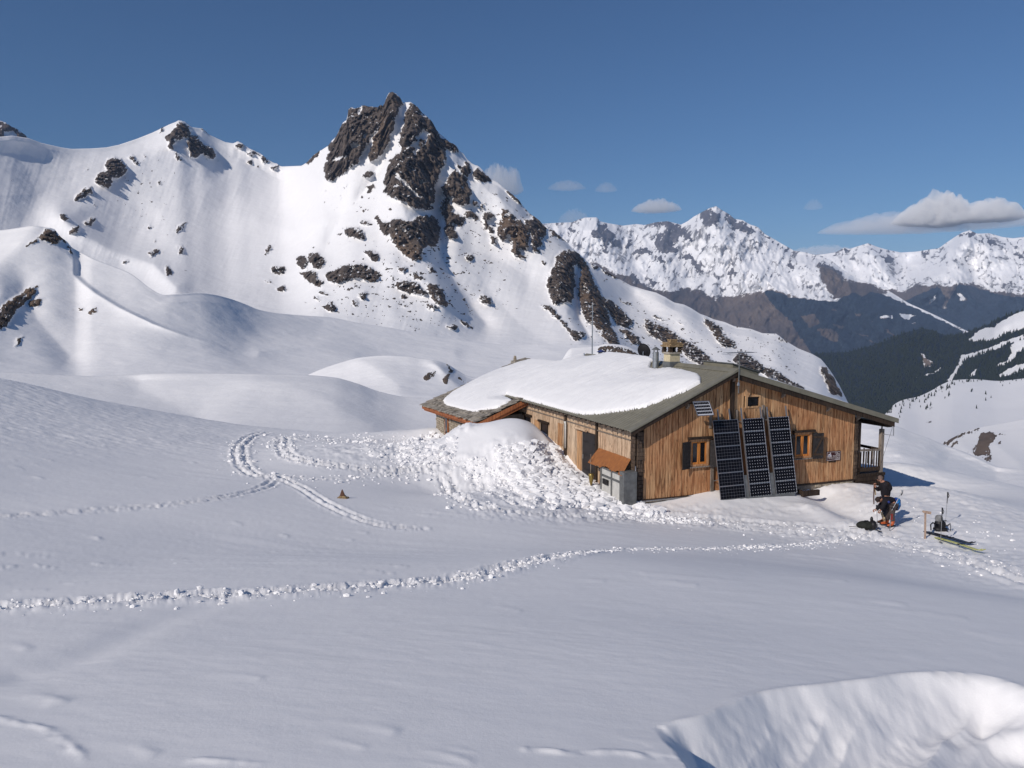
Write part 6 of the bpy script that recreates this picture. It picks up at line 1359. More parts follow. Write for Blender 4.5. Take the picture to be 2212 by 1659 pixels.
def person(label, loc, J, mats, hair, hairpts, headR, face):
    """J: joints in world space; the body is one skinned mesh, clothes are its children"""
    t = empty("person", label, "person", tuple(loc)); L = Vector(loc); j = {k: v - L for k, v in J.items()}
    order = ['pelvis','belly','chest','neck','jaw','crown','shL','elL','wrL','haL','shR','elR','wrR','haR','hiL','knL','anL','toL','hiR','knR','anR','toR']
    idx = {k: i for i, k in enumerate(order)}
    E = [('pelvis','belly'),('belly','chest'),('chest','neck'),('neck','jaw'),('jaw','crown'),('chest','shL'),('shL','elL'),('elL','wrL'),('wrL','haL'),('chest','shR'),('shR','elR'),('elR','wrR'),('wrR','haR'),('pelvis','hiL'),('hiL','knL'),('knL','anL'),('anL','toL'),('pelvis','hiR'),('hiR','knR'),('knR','anR'),('anR','toR')]
    R = dict(pelvis=.13, belly=.12, chest=.15, neck=.055, jaw=.075, crown=.07, shL=.07, elL=.045, wrL=.03, haL=.028, shR=.07, elR=.045, wrR=.03, haR=.028, hiL=.09, knL=.06, anL=.04, toL=.035, hiR=.09, knR=.06, anR=.04, toR=.035)
    body = skinned("body", [j[k] for k in order], [(idx[a], idx[b]) for a, b in E], [R[k] for k in order], M_SKIN, t)
    jk, tr, bt = mats
    Rj = dict(pelvis=.155, belly=.15, chest=.185, neck=.085, shL=.095, elL=.07, wrL=.052, shR=.095, elR=.07, wrR=.052)
    oj = ['pelvis','belly','chest','neck','shL','elL','wrL','shR','elR','wrR']; ix = {k: i for i, k in enumerate(oj)}
    skinned("jacket", [j[k] for k in oj], [(ix[a], ix[b]) for a, b in E if a in ix and b in ix], [Rj[k] for k in oj], jk, t)
    ot = ['pelvis','hiL','knL','anL','hiR','knR','anR']; Rt = dict(pelvis=.145, hiL=.115, knL=.082, anL=.078, hiR=.115, knR=.082, anR=.078); ix = {k: i for i, k in enumerate(ot)}
    skinned("trousers", [j[k] for k in ot], [(ix[a], ix[b]) for a, b in E if a in ix and b in ix], [Rt[k] for k in ot], tr, t)
    for s in 'LR':
        a = j['an' + s]; b_ = j['to' + s]; d = (b_ - a); d.z = 0; d.normalize()
        up_ = Vector((0, 0, 1))
        chain([a + up_ * .14, a + up_ * .03, a - up_ * .05 + d * .03, a - up_ * .08 + d * .13, a - up_ * .085 + d * .22], [.058, .06, .058, .048, .032], bt, t, "boot")
        sd_ = d.cross(up_) * .045; c0 = a - up_ * .125 - d * .08; c1 = a - up_ * .125 + d * .25
        MB().hexa([c0 - sd_, c0 + sd_, c1 + sd_, c1 - sd_, c0 - sd_ + up_ * .03, c0 + sd_ + up_ * .03, c1 + sd_ + up_ * .03, c1 - sd_ + up_ * .03]).build("boot_sole", M_BLACK, t)
        # hand: palm, four fingers and a thumb closing on what is held
        h = j['ha' + s]; wv = (h - j['wr' + s]).normalized(); side_ = wv.cross(Vector((0, 1, 0))).normalized(); dn_ = wv.cross(side_).normalized()
        m = MB()
        for q, (o_, ln) in enumerate(((-.03, .07), (-.01, .078), (.01, .074), (.03, .058))):
            b0 = h + side_ * o_ + wv * .02; b1 = b0 + wv * ln * .5 + dn_ * .01; b2 = b1 + dn_ * .03 + wv * ln * .1; m.tube([b0, b1, b2, b2 - wv * .02 + dn_ * .012], [.010, .0095, .009, .007], n=6)
        m.tube([h - side_ * .03 - wv * .01, h - side_ * .05 + wv * .015 + dn_ * .02, h - side_ * .04 + wv * .035 + dn_ * .035], [.012, .011, .008], n=6)
        m.build("fingers", M_SKIN, t, smooth=True)
    hd = .5 * (j['jaw'] + j['crown']); fd = face.normalized(); upv = (j['crown'] - j['jaw']).normalized(); rt = fd.cross(upv).normalized()
    m = MB(); m.lump(hd + fd * .092 - upv * .01, .017, 3, am=.05); m.lump(hd + rt * .085 - upv * .01, .026, 4, .5, 1, 1.2, am=.05); m.lump(hd - rt * .085 - upv * .01, .026, 5, .5, 1, 1.2, am=.05); m.lump(hd + fd * .078 - upv * .052, .014, 7, am=.02)
    m.build("face", M_SKIN, t, smooth=True)
    m = MB()
    for s in (-1, 1): m.lump(hd + fd * .086 + rt * .03 * s + upv * .015, .009, 6, am=.02)
    m.build("eyes", M_BLACK, t)
    v = []; f = []; n = 16; kq = 8
    for i in range(kq):
        ph = (math.pi * .60) * i / (kq - 1)
        for q in range(n):
            a = 2 * math.pi * q / n; d = rt * math.cos(a) * math.sin(ph) + fd * math.sin(a) * math.sin(ph) + upv * math.cos(ph)
            rr = headR * (1.0 - .16 * max(0, d.dot(fd)) * (ph > 1)); v.append(hd + upv * .018 - fd * .008 + Vector((d.x * rr, d.y * rr, d.z * rr * 1.12)))
    for i in range(kq - 1):
        for q in range(n): f.append((i*n+q, i*n+(q+1) % n, (i+1)*n+(q+1) % n, (i+1)*n+q))
    MB().add(v, f).build("hair", hair, t, smooth=True)
    return t
def drop_to_ground(J, ks):
    """shift the whole figure so that its lowest ankle stands on the snow"""
    dz = min(J[k].z - .14 - gz(J[k].x, J[k].y) for k in ks)
    for k in J: J[k].z -= dz
    return dz
YM = ZP(1000, 1450, 1).x; 
Y1 = 24.35
def J1(d):
    return {k: ZP(v[0], v[1], Y1 + v[2]) for k, v in d.items()}
m1 = J1(dict(pelvis=(925,800,0), belly=(915,670,0), chest=(905,500,.0), neck=(835,365,0), jaw=(785,318,0), crown=(768,262,0),
    shL=(985,430,-.16), elL=(1050,555,-.22), wrL=(960,640,.06), haL=(945,670,.12), shR=(840,455,.16), elR=(715,590,.05), wrR=(650,500,-.02), haR=(632,455,-.02),
    hiL=(960,850,-.10), knL=(950,1110,-.12), anL=(960,1370,-.10), toL=(880,1400,-.12), hiR=(900,850,.10), knR=(880,1110,.06), anR=(880,1340,.10), toR=(800,1370,.08)))
dz1 = drop_to_ground(m1, ('anL', 'anR'))
person("standing man in black fleece with cropped grey hair holding up a ski skin", (m1['pelvis'].x, m1['pelvis'].y, gz(m1['pelvis'].x, m1['pelvis'].y)), m1, (M_JKT, M_NAVY, M_BOOTD), M_HAIRG, None, .088, Vector((-1, .25, -.35)))
Y2 = 23.75
m2 = {k: ZP(v[0], v[1], Y2 + v[2]) for k, v in dict(pelvis=(1110,905,0), belly=(1060,815,0), chest=(930,800,0), neck=(830,805,0), jaw=(762,830,0), crown=(705,800,0),
    shL=(900,850,-.17), elL=(850,990,-.22), wrL=(790,1080,-.2), haL=(760,1110,-.2), shR=(890,850,.17), elR=(770,960,.16), wrR=(670,1075,.1), haR=(630,1085,.1),
    hiL=(1120,980,-.11), knL=(1080,1190,-.14), anL=(1105,1400,-.16), toL=(1040,1450,-.2), hiR=(1080,970,.10), knR=(980,1160,.06), anR=(965,1350,.14), toR=(890,1380,.12)).items()}
dz2 = drop_to_ground(m2, ('anL', 'anR'))
p2 = person("dark haired person bending over in black top and grey trousers with orange boots", (m2['pelvis'].x, m2['pelvis'].y, gz(m2['pelvis'].x, m2['pelvis'].y)), m2, (M_JKT, M_GREYT, M_BOOT), M_HAIRD, None, .095, Vector((-.6, -.3, -.75)))
b_ = p2.location
for a, c_, r_ in ((ZP(1000, 865, Y2 - .22), M_DBLUE, .05),): MB().lump(Vector(a) - Vector((0, 0, dz2)) - b_, r_, 3, 1.3, .5, .9).build("sleeve_patch", c_, p2, smooth=True)
# blue rucksack carried low on the bending person's back
bp_ = ZP(1215, 920, Y2 + .02); bp_.z -= dz2
rk = empty("rucksack", "bright blue rucksack hanging at the hip of the bending person", "rucksack", tuple(bp_))
MB().lump((0, 0, 0), .16, 9, .75, .9, 1.35, n=10, k=7, am=.10).build("bag", M_BLUE, rk, smooth=True)
MB().lump((-.06, 0, .14), .11, 5, 1.1, 1.0, .6, n=10, k=6, am=.08).build("lid", M_DBLUE, rk, smooth=True)
MB().tube([(-.10, -.05, .16), (-.2, -.08, .05), (-.12, -.06, -.12)], .014, n=5).build("strap", M_BLACK, rk)

def pole(name, label, top, bot, r=.007, grip=M_BLACK, shaft=M_STEEL, gl=.14, dark=0.0, group=None):
    top = Vector(top); bot = Vector(bot); t = empty(name, label, "ski pole", tuple(bot), 0, group); a = top - bot; d = a.normalized(); L = a.length
    MB().tube([Vector((0,0,0)), d * (L * (1 - dark) - gl)], r, n=6).build("shaft", shaft, t)
    if dark: MB().tube([d * (L * (1 - dark) - gl), d * (L - gl)], r * 1.6, n=6).build("foam_sleeve", M_BLACK, t)
    MB().tube([d * (L - gl), d * (L - gl * .4), d * L], [r * 2.0, r * 2.6, r * 2.9], n=8).build("grip", grip, t)
    MB().tube([d * (L - .02) + Vector((.01, 0, 0)), d * (L - .12) + Vector((.05, 0, 0)), d * (L - .17) + Vector((.03, 0, -.02)), d * (L - .05)], .010, n=5).build("strap", M_BLACK, t)
    MB().lathe([(.0, .09), (.045, .085), (.045, .078), (0, .075)], n=10).build("basket", M_BLACK, t)
    return t
def gp(zx, zy, x0=3030, y0=1680, sink=0.0):
    x = (x0 + zx / 7.373) / 1.6492; y = (y0 + zy / 7.373) / 1.6492; q = hit(x, y); return Vector((q[0], q[1], q[2] - sink))
def over(g, zx, zy, x0=3030, y0=1680, dy=0.0): return ZP(zx, zy, g.y + dy, x0, y0)
g = gp(715, 1520); pole("ski_pole", "thin pole planted in the snow left of the two people", over(g, 685, 880), g - Vector((0, 0, .04)), .008)
g = Vector(over(gp(1090, 1500), 1105, 970)); pole("ski_pole", "silver ski pole sticking out slanted from the bending person's side", ZP(1370, 490, Y2 - .25), ZP(1085, 1020, Y2 - .25), .010, grip=M_STEEL, gl=.05)
for (tx, ty, bx, by, lab) in ((790, 580, 740, 1520, "ski pole planted in front of the grey topped rucksack"), (935, 170, 872, 955, "ski pole standing behind the grey topped rucksack, farthest right")):
    g = gp(bx, by, 3250, 1730); pole("ski_pole", lab, over(g, tx, ty, 3250, 1730), g - Vector((0, 0, .04)), .0075, dark=.22)
# ski skin held by the standing man
a = m1['haR'] + Vector((-.02, 0, .02)); sk_ = empty("ski_skin", "long narrow ski skin hanging from the standing man's raised hand", "ski skin", tuple(a))
m = MB(); pts = [(0, 0, 0), (.0, 0, -.2), (.005, 0, -.45), (.02, .0, -.66)]
for p, q in zip(pts[:-1], pts[1:]): m.bar(p, q, .035, .006, up=(0, 1, 0))
m.build("strip", M_BOOTD, sk_); 
m = MB(); pts = [(.04, .03, -.02), (.05, .03, -.2), (.075, .03, -.36)]
for p, q in zip(pts[:-1], pts[1:]): m.bar(p, q, .04, .006, up=(0, 1, 0))
m.build("strip", M_BEIGE, sk_)
a = m2['haL']; sk_ = empty("ski_skin", "beige zigzag folded ski skins dangling below the bending person's hands", "ski skin", tuple(a))
m = MB(); rg = random.Random(3); p = Vector((.02, 0, .0))
for k in range(9):
    q = Vector((.02 + .07 * (k % 2) + .015 * k, rg.uniform(-.03, .03), -.035 * (k + 1))); m.bar(p, q, .045, .007, up=(0, 1, 0)); p = q
m.build("strip", M_BEIGE, sk_)
# skis stuck upright beside the bending person
g = gp(1030, 1560); t = empty("wrapped_pole", "upright pole with a red wrapping beside the bending person's leg", "pole", tuple(g))
a = over(g, 1075, 880) - g; MB().bar((0, 0, -.03), a * .60, .022, .02, up=(0, 1, 0)).build("ski", M_STEEL, t); MB().bar(a * .42 + Vector((.03, 0, 0)), a * .66 + Vector((.03, 0, 0)), .06, .03, up=(0, 1, 0)).build("tip_strap", M_RED, t)
# black pack lying on the snow
g = gp(400, 1500); t = empty("backpack", "black backpack lying on its side in the snow left of the people", "backpack", tuple(g), math.radians(-8))
def blob(c, s, n=12, k=8, seed=1, am=.05): return MB().lump(c, 1.0, seed, s[0], s[1], s[2], n=n, k=k, am=am)
def sblob(c, s, **k):
    m = MB(); m.lump((0, 0, 0), 1.0, k.get('seed', 1), 1, 1, 1, n=14, k=9, am=k.get('am', .05)); m.v = [(c[0] + p[0] * s[0], c[1] + p[1] * s[1], c[2] + p[2] * s[2]) for p in m.v]; return m
sblob((0, 0, .11), (.29, .17, .14), seed=3).build("bag", M_PACK, t, smooth=True)
sblob((.20, -.02, .13), (.12, .15, .15), seed=5).build("lid", M_BLACK, t, smooth=True)
sblob((.17, .02, .30), (.045, .05, .09), seed=6).build("bottle_pocket", M_BLACK, t, smooth=True)
MB().tube([(-.12, -.06, .20), (-.06, -.08, .28), (.03, -.08, .28), (.08, -.06, .22)], .014, n=6).build("haul_loop", M_BLACK, t)
MB().tube([(-.26, -.05, .06), (-.4, -.08, .07), (-.52, -.05, .06)], .009, n=5).tube([(.2, -.14, .03), (.3, -.22, .01), (.38, -.30, .0)], .018, n=5).tube([(.05, -.16, .05), (.0, -.2, .02), (-.1, -.19, .02)], .014, n=5).build("strap", M_BLACK, t)
# second pack standing upright with grey lid
g = gp(720, 1170, 3250, 1730); t = empty("backpack", "upright black backpack with grey top and spread straps near skis", "backpack", tuple(g), math.radians(-5))
sblob((0, 0, .16), (.17, .13, .19), seed=2).build("bag", M_BLACK, t, smooth=True)
sblob((-.04, 0, .36), (.115, .11, .12), seed=8, am=.08).build("lid", M_PACKG, t, smooth=True)
sblob((0, -.02, .05), (.21, .16, .07), seed=4, am=.1).build("hip_belt", M_BLACK, t, smooth=True)
MB().tube([(-.12, -.06, .18), (-.26, -.10, .26), (-.33, -.12, .20), (-.31, -.12, .02)], [.02, .022, .02, .016], n=6).build("shoulder_strap", M_BLACK, t)
MB().tube([(.10, -.06, .17), (.18, -.09, .17), (.25, -.10, .24), (.27, -.1, .15), (.27, -.10, .0)], [.02, .024, .02, .01, .01], n=6).build("shoulder_strap", M_BLACK, t)
MB().tube([(.13, -.1, .10), (.20, -.12, .07), (.15, -.14, .03)], .012, n=5).tube([(-.14, -.1, .08), (-.2, -.14, .03)], .012, n=5).tube([(.1, -.14, .03), (.18, -.22, .0)], .009, n=5).build("strap", M_BLACK, t)
# signpost
g = gp(340, 1395, 3250, 1730); t = empty("signpost", "small pale wooden signpost with arrow board beside the rucksack", "signpost", tuple(g)); tp = over(g, 345, 690, 3250, 1730) - g
MB().bar((0, 0, -.15), tp, .045, .035, up=(0, 1, 0)).build("post", M_POST, t)
z = tp.z; x = tp.x
m = MB(); pr = [(x - .13, z + .035), (x - .09, z - .035 + .09), (x + .145, z + .02 + .0), (x + .14, z - .065), (x - .085, z - .02)]
m.add([(a, -.035, b_) for a, b_ in pr] + [(a, -.06, b_) for a, b_ in pr], [(0,1,2,3,4), (9,8,7,6,5)] + [(i, 5 + i, 5 + (i+1) % 5, (i+1) % 5) for i in range(5)]); m.build("arrow_board", M_POST, t)
# skis on the snow
def ski(a, b_, w, mat, nm="ski", parent=None, off=Vector((0, 0, 0))):
    d = (b_ - a); s = d.cross(Vector((0, 0, 1))).normalized() * w / 2; n = 14; v = []; f = []
    for i in range(n + 1):
        t_ = i / n; p = a + d * t_ + off; wd = (1.0 - .22 * math.sin(math.pi * t_)) * (.35 if i == n else .8 if i == n - 1 else 1); lift = .09 * max(0, (t_ - .88) / .12) ** 1.6 + .02 * math.sin(math.pi * t_)
        for sgn in (-1, 1):
            for z in (0, .022): v.append(p + s * wd * sgn + Vector((0, 0, lift + z)))
    for i in range(n): b0 = i * 4; f += [(b0, b0+4, b0+5, b0+1), (b0+1, b0+5, b0+7, b0+3), (b0+3, b0+7, b0+6, b0+2), (b0+2, b0+6, b0+4, b0)]
    f += [(0, 1, 3, 2), (4*n, 4*n+2, 4*n+3, 4*n+1)]
    return MB().add(v, f).build(nm, mat, parent)
a = gp(365, 1245, 3250, 1730); b_ = gp(1615, 1600, 3250, 1730)
t = empty("ski_pair", "pair of black skis lying side by side on the snow by the signpost", "skis", tuple(a)); d = b_ - a; s = d.cross(Vector((0, 0, 1))).normalized()
for k, (o_, z) in enumerate(((-.05, .03), (.06, .045))):
    ski(Vector((0, 0, 0)), d, .11, M_SKIB, parent=t, off=s * o_ + Vector((0, 0, z)))
    for q in (.42, .55): MB().lump(d * q + s * o_ + Vector((0, 0, z + .04)), .045, 3, 1.4, .8, .6).build("binding", M_BLACK, t)
a = gp(640, 1385, 3250, 1730); b_ = hit((3000 + 1725 / 3.413) / 1.6492, (1600 + 1268 / 3.413) / 1.6492); b_ = Vector(b_)
t = empty("ski_pair", "pair of narrow yellow skis lying on the snow in front of black skis", "skis", tuple(a)); d = b_ - a; s = d.cross(Vector((0, 0, 1))).normalized()
for o_, z in ((-.035, .015), (.05, .02)):
    ski(Vector((0, 0, 0)), d, .048, M_SKIY, parent=t, off=s * o_ + Vector((0, 0, z)))
    MB().lump(d * .55 + s * o_ + Vector((0, 0, z + .035)), .04, 5, 2.2, .7, .6).build("binding", M_BLACK, t)
# little cairn
q = hit(740, 1076); t = empty("cairn", "small cairn of a pointed brown stone on flat slabs poking out of snow", "cairn", tuple(q))
M_CAIRN = simple("brown_stone", (.13, .065, .045), .85, var=.3, scale=14, bump=.6)
MB().hexa([(-.20, -.14, -.05), (.17, -.16, -.05), (.22, .10, -.05), (-.16, .14, -.05), (-.18, -.12, .03), (.16, -.13, .02), (.19, .08, .04), (-.15, .12, .04)]).build("slab", M_TAN, t, bevel=.01)
MB().hexa([(-.12, -.10, .035), (.14, -.09, .035), (.12, .09, .035), (-.10, .09, .035), (-.10, -.08, .09), (.10, -.07, .08), (.09, .07, .09), (-.08, .07, .09)]).build("slab", M_TAN, t, bevel=.01)
MB().hexa([(-.09, -.06, .08), (.09, -.06, .08), (.08, .05, .08), (-.07, .05, .08), (-.02, -.02, .30), (.005, -.025, .30), (.01, .01, .29), (-.015, .01, .29)]).build("pointed_stone", M_CAIRN, t, bevel=.012)

# ------------------------------------------------------------------ broken snow: debris below the drift and along the tracks
def chunks(name, pts, label=None):
    m = MB()
    for i, (x, y, r) in enumerate(pts):
        rg_ = random.Random(i); m.lump((x, y, gz(x, y) + r * .22), r, i, rg_.uniform(.8, 1.4), rg_.uniform(.7, 1.2), rg_.uniform(.5, .95), n=5, k=3, am=.38)
    return m.build(name, M_SNOW_NEAR, kind='stuff')
rg = random.Random(77); pts = []
def inpoly(x, y, P):
    c = False
    for (ax, ay), (bx, by) in zip(P, P[1:] + P[:1]):
        if (ay > y) != (by > y) and x < (bx - ax) * (y - ay) / (by - ay) + ax: c = not c
    return c
def strew(P, n, rmin, rexp, rmax):
    xs = [p[0] for p in P]; ys = [p[1] for p in P]; k = 0
    while k < n:
        x = rg.uniform(min(xs), max(xs)); y = rg.uniform(min(ys), max(ys))
        if inpoly(x, y, P):
            q = hit(x, y); pts.append((q[0], q[1], min(rmax, rmin + rg.expovariate(rexp)))); k += 1
strew([(1070,968),(1130,952),(1185,958),(1215,990),(1250,1032),(1290,1052),(1375,1088),(1440,1106),(1400,1114),(1240,1098),(1140,1075),(1080,1020)], 2100, .035, 17, .21)
strew([(1250,1030),(1300,1056),(1375,1088),(1430,1106),(1330,1108),(1200,1085),(1180,1040)], 700, .04, 17, .22)
strew([(960,990),(1080,985),(1160,1060),(1260,1105),(1120,1095),(1010,1050)], 300, .02, 40, .10)
strew([(860,950),(930,935),(985,945),(990,985),(930,1005),(860,995)], 260, .03, 25, .2)
strew([(760,935),(880,935),(940,1005),(860,1015),(780,975)], 240, .02, 40, .12)
strew([(1260,1108),(1450,1112),(1600,1135),(1400,1130)], 220, .015, 60, .07)
chunks("snow_debris", pts)
pts = []
def along(px, n, spread, rmin, rexp, rmax):
    g = gline(px); seg = np.array(g); L = np.hypot(*(np.diff(seg, axis=0).T)); cum = np.concatenate([[0], np.cumsum(L)])
    for k in range(n):
        s = rg.random() * cum[-1]; i = min(int(np.searchsorted(cum, s)) - 1, len(L) - 1); i = max(i, 0); f_ = (s - cum[i]) / L[i]; p = seg[i] * (1 - f_) + seg[i+1] * f_
        pts.append((p[0] + rg.gauss(0, spread), p[1] + rg.gauss(0, spread) - (rg.random() < .25) * abs(rg.gauss(0, spread * 3)), min(rmax, rmin + rg.expovariate(rexp))))
along(PATH, 2600, .13, .004, 105, .042)
along([(612,950),(612,975),(632,992),(700,1008),(800,1024),(900,1036),(960,1052),(1000,1075),(1060,1098)], 320, .35, .02, 40, .12)
along([(602,1032),(560,1028),(530,1012),(518,985),(524,960),(545,945)], 130, .3, .02, 45, .1)
along([(602,1032),(640,1034),(800,1040),(960,1035)], 110, .25, .02, 45, .1)
along([(1400,1112),(1600,1128),(1800,1148),(1900,1160),(2050,1200),(2212,1240)], 520, .5, .006, 90, .05)
along([(1900,1085),(1950,1100),(2000,1120),(2060,1130),(2212,1165)], 150, .7, .006, 95, .045)
along([(630,945),(760,958),(880,980),(940,1000)], 240, 1.0, .03, 35, .15)
chunks("snow_crumbs", pts)

# ------------------------------------------------------------------ conifers
M_TREE = simple("conifer", (.018, .026, .016), .9, var=.4, scale=1.5)
M_BARK = simple("bark", (.06, .045, .035), .9, var=.3, scale=3)
def conifer(h, seed):
    rg_ = random.Random(seed); m = MB(); n = 7; tiers = 5
    for k in range(tiers):
        z0 = h * (.10 + .16 * k); r = h * (.20 - .034 * k); v = []
        for j in range(n * 2):
            a = math.pi * j / n + k; q = r * (1.0 if j % 2 == 0 else .62) * rg_.uniform(.8, 1.15); v.append((q * math.cos(a), q * math.sin(a), z0 - (.03 * h if j % 2 == 0 else 0)))
        v.append((0, 0, min(h, z0 + h * .36))); v.append((0, 0, z0 + .05 * h))
        f = [(j, (j+1) % (2*n), 2*n) for j in range(2*n)] + [((j+1) % (2*n), j, 2*n+1) for j in range(2*n)]
        m.add(v, f)
    return m
tr_pts = []; pl6 = o_place["snow_slope"]
rg = random.Random(12)
for (x0, y0, x1, y1, n, sp) in ((1345,665,1420,600,14,14),(1440,600,1560,560,12,14),(1560,600,1690,500,26,26),(1690,520,1800,455,20,16),(1800,460,1960,455,16,9),(1880,520,1890,510,3,8),(1580,650,1640,600,7,18),(1420,660,1500,620,6,20),(1900,600,2100,470,8,30),(1400,705,1430,690,3,10),(2050,460,2200,450,7,8),(1700,560,1780,520,6,22)):
    for k in range(n):
        f_ = rg.random(); zx = x0 + (x1 - x0) * f_ + rg.gauss(0, sp * .6); zy = y0 + (y1 - y0) * f_ + rg.gauss(0, sp * .5); tr_pts.append(z8([(zx, zy)])[0])
protos = []
for i, (h, s) in enumerate(((4.6, 1), (3.6, 2), (5.6, 3))):
    me_o = conifer(h, s)
    protos.append((me_o, h))
first = []
for i, (x, y) in enumerate(tr_pts):
    (X_, Y_, Z_), tt = pl6(x, y)
    if tt > 1.0 or tt < 0: continue
    if len(first) < 3:
        t = empty("conifer", "small dark conifer among others scattered on the snowy slope at right", "tree", (X_, Y_, Z_ - .2), rg.uniform(0, 6), "conifers scattered on the snowy slope at right")
        protos[len(first)][0].build("crown", M_TREE, t); MB().tube([(0, 0, -.5), (0, 0, protos[len(first)][1] * .5)], [.16, .08], n=5).build("trunk", M_BARK, t); first.append(t)
    else:
        c = copy_tree(first[i % 3]); c.location = (X_, Y_, Z_ - .2); c.rotation_euler = (0, 0, rg.uniform(0, 6)); s = rg.uniform(.6, 1.35); c.scale = (s, s, s * rg.uniform(.9, 1.2))
# the wood on the far hill: thousands of crowns that read as one mass
plw = o_place["wooded_hill"]; V = []; Fc = []
r_ = np.random.default_rng(4)
cand = np.stack([r_.uniform(1740, 2260, 26000), r_.uniform(640, 930, 26000)], -1)
okm = sample(for5b, cand[:, 0], cand[:, 1]) > r_.uniform(.15, .75, len(cand))
cnt = 0
for (x, y) in cand[okm]:
    (X_, Y_, Z_), tt = plw(x, y)
    if tt < .02 or tt > 1: continue
    h = float(r_.uniform(7, 14)); r0 = h * .24; b0 = len(V)
    for q in range(5): a = q * 1.2566 + x; V.append((X_ + r0 * math.cos(a), Y_ + r0 * math.sin(a), Z_ + h * .06))
    V.append((X_, Y_, Z_ + h)); Fc += [(b0 + q, b0 + (q + 1) % 5, b0 + 5) for q in range(5)]; cnt += 1
    if cnt > 9500: break
me = bpy.data.meshes.new("conifer_wood"); me.from_pydata(V, [], Fc); me.materials.append(M_TREE); me.update()
finish(bpy.data.objects.new("conifer_wood", me), kind='stuff')

# ------------------------------------------------------------------ clouds
def cloud_mat(name, dens, col):
    m = bpy.data.materials.new(name); m.use_nodes = True; nt = m.node_tree; nt.nodes.clear()
    o = nt.nodes.new("ShaderNodeOutputMaterial"); v = nt.nodes.new("ShaderNodeVolumePrincipled"); v.inputs["Color"].default_value = (*col, 1); v.inputs["Density"].default_value = dens; v.inputs["Anisotropy"].default_value = -.3
    nt.links.new(v.outputs[0], o.inputs["Volume"]); return m
M_CL = cloud_mat("cloud_thick", .0026, (1.0, .992, .985)); M_CLT = cloud_mat("cloud_thin", .0005, (1.0, .98, .98))
def cloud(x0, x1, ytop, ybot, R, mat, label, seed, humps=None, depth=.5):
    xs = np.linspace(x0, x1, 90); mid = R; sc_ = R / 1627.0; wid = (x1 - x0) * sc_; h = (ybot - ytop) * sc_; cx_, cy_, cz_ = (float(q) for q in at((x0 + x1) / 2, ybot, R)); a = math.atan2(cx_, cy_)
    n = 34; v = []; f = []
    prof = curve(humps, np.linspace(0, 1, 90)) if humps else np.sin(np.linspace(0, math.pi, 90)) ** .6
    for i in range(90):
        t_ = i / 89; env = max(.02, float(prof[i])); lx_ = (t_ - .5) * wid
        for j in range(n):
            ph = 2 * math.pi * j / n; yy = math.cos(ph) * depth * wid * .5 * (math.sin(math.pi * min(max(t_, .02), .98)) ** .5); zz = math.sin(ph)
            hgt = h * env * (zz if zz > 0 else zz * .22); nz_ = float(fbm(np.array([lx_ / (wid * .10)]), np.array([yy / (wid * .10)]), seed + zz, 4, .6)[0])
            k = 1 + .55 * nz_ + .16 * abs(math.sin(t_ * 31 + ph * 2 + 5 * nz_)) * max(0, zz); v.append((lx_ + nz_ * wid * .02, yy * k, hgt * k))
    for i in range(89):
        for j in range(n): f.append((i*n+j, i*n+(j+1) % n, (i+1)*n+(j+1) % n, (i+1)*n+j))
    f += [tuple(range(n))[::-1], tuple(89*n + j for j in range(n))]
    o = MB().add(v, f).build("cloud", mat, smooth=True, label=label, cat="cloud"); o.location = (cx_, cy_, cz_); o.rotation_euler = (0, 0, -a)
cloud(1958, 2176, 427, 476, 40000, M_CL, "largest cloud with a bright puffy top at right above the far range", 1.0, [(0, .05), (.08, .40), (.18, .62), (.3, .98), (.42, 1.0), (.5, .8), (.58, .45), (.68, .60), (.8, .62), (.9, .5), (1, .05)], .4)
cloud(1812, 2200, 462, 492, 42000, M_CLT, "thin grey cloud band spreading under the puffy cloud", 4.0, None, .4)
M_CLM = cloud_mat("cloud_soft", .0016, (1.0, .985, .98))
cloud(1030, 1130, 356, 412, 30000, M_CLM, "pale cloud just right of the rock peak", 2.0, [(0, .5), (.3, .8), (.5, .9), (.7, .7), (.85, .8), (1, .1)], .5)
cloud(1366, 1470, 434, 455, 34000, M_CLM, "small flat white cloud left of the far summit", 3.0, None, .5)
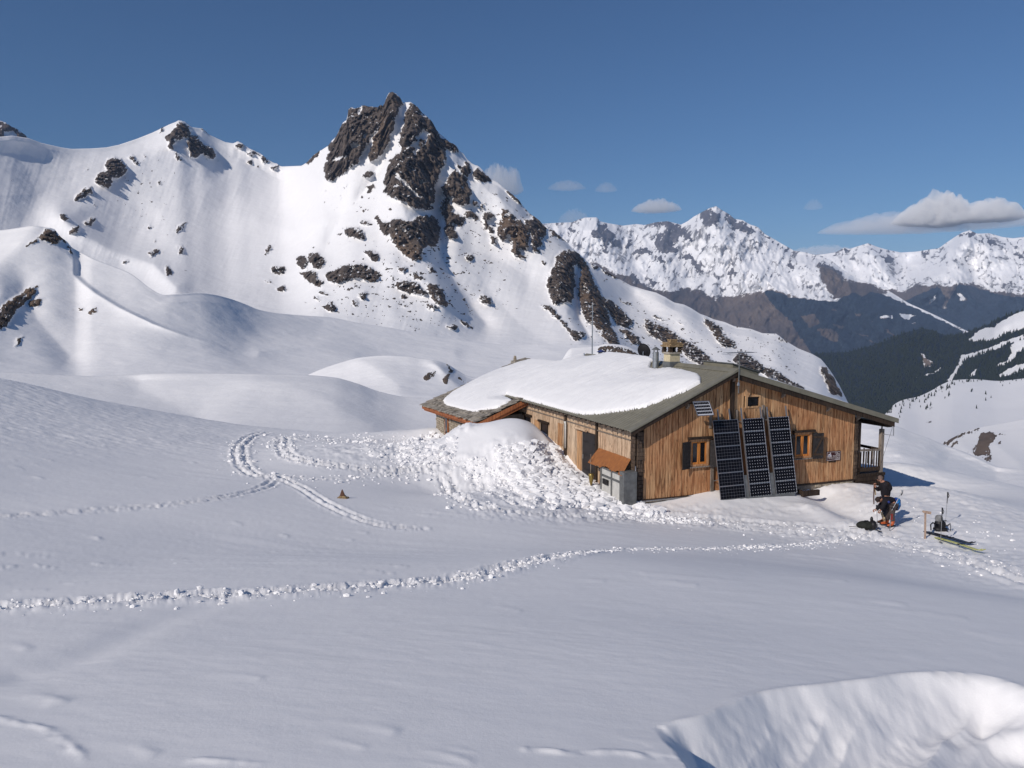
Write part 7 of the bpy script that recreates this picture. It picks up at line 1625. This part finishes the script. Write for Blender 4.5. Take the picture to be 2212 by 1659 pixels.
cloud(1183, 1265, 392, 408, 34000, M_CLT, "faint wisp of cloud high right of the rock peak", 5.0, None, .5)
cloud(1285, 1333, 396, 412, 34000, M_CLT, "tiny faint cloud puff between two wisps", 6.0, None, .6)
cloud(1205, 1275, 455, 478, 34000, M_CLT, "low faint cloud resting on the far ridge behind the peak", 7.0, None, .5)
cloud(1738, 1775, 434, 450, 34000, M_CLT, "tiny grey cloud puff right of the far summit", 8.0, None, .6)
cloud(1690, 1860, 535, 556, 42000, M_CLT, "low pale cloud bank behind the saddle of the far range", 9.0, None, .5)
# ------------------------------------------------------------------ air between the camera and the far ranges
def box_mesh(name, lo, hi, mat=None):
    me = bpy.data.meshes.new(name)
    v = [(x, y, z) for x in (lo[0], hi[0]) for y in (lo[1], hi[1]) for z in (lo[2], hi[2])]
    f = [(0,1,3,2),(4,6,7,5),(0,4,5,1),(2,3,7,6),(0,2,6,4),(1,5,7,3)]
    me.from_pydata(v, [], f); me.update()
    if mat: me.materials.append(mat)
    return me
hz = bpy.data.materials.new("haze"); hz.use_nodes = True; hz.node_tree.nodes.clear()
_o = hz.node_tree.nodes.new("ShaderNodeOutputMaterial"); _v = hz.node_tree.nodes.new("ShaderNodeVolumePrincipled")
_v.inputs["Color"].default_value = (0.46, 0.64, 0.98, 1); _v.inputs["Density"].default_value = HAZE
_v.inputs["Anisotropy"].default_value = -0.25
hz.node_tree.links.new(_v.outputs[0], _o.inputs["Volume"])
_in = [o for o in COL.objects if o.type == 'MESH' and o.parent is None and not o.name.startswith('cloud')]
_zs = [float(min((o.matrix_world @ Vector(c)).z for c in o.bound_box)) for o in _in]
_zt = [float(max((o.matrix_world @ Vector(c)).z for c in o.bound_box)) for o in _in]
_ext = [(o.matrix_world @ Vector(c)) for o in _in for c in o.bound_box]
haze = bpy.data.objects.new("haze", box_mesh("haze", (min(e.x for e in _ext) - 300, -400, min(_zs) - 1), (max(e.x for e in _ext) + 300, max(e.y for e in _ext) + 300, max(_zt) + 5), hz))
finish(haze, kind='stuff')
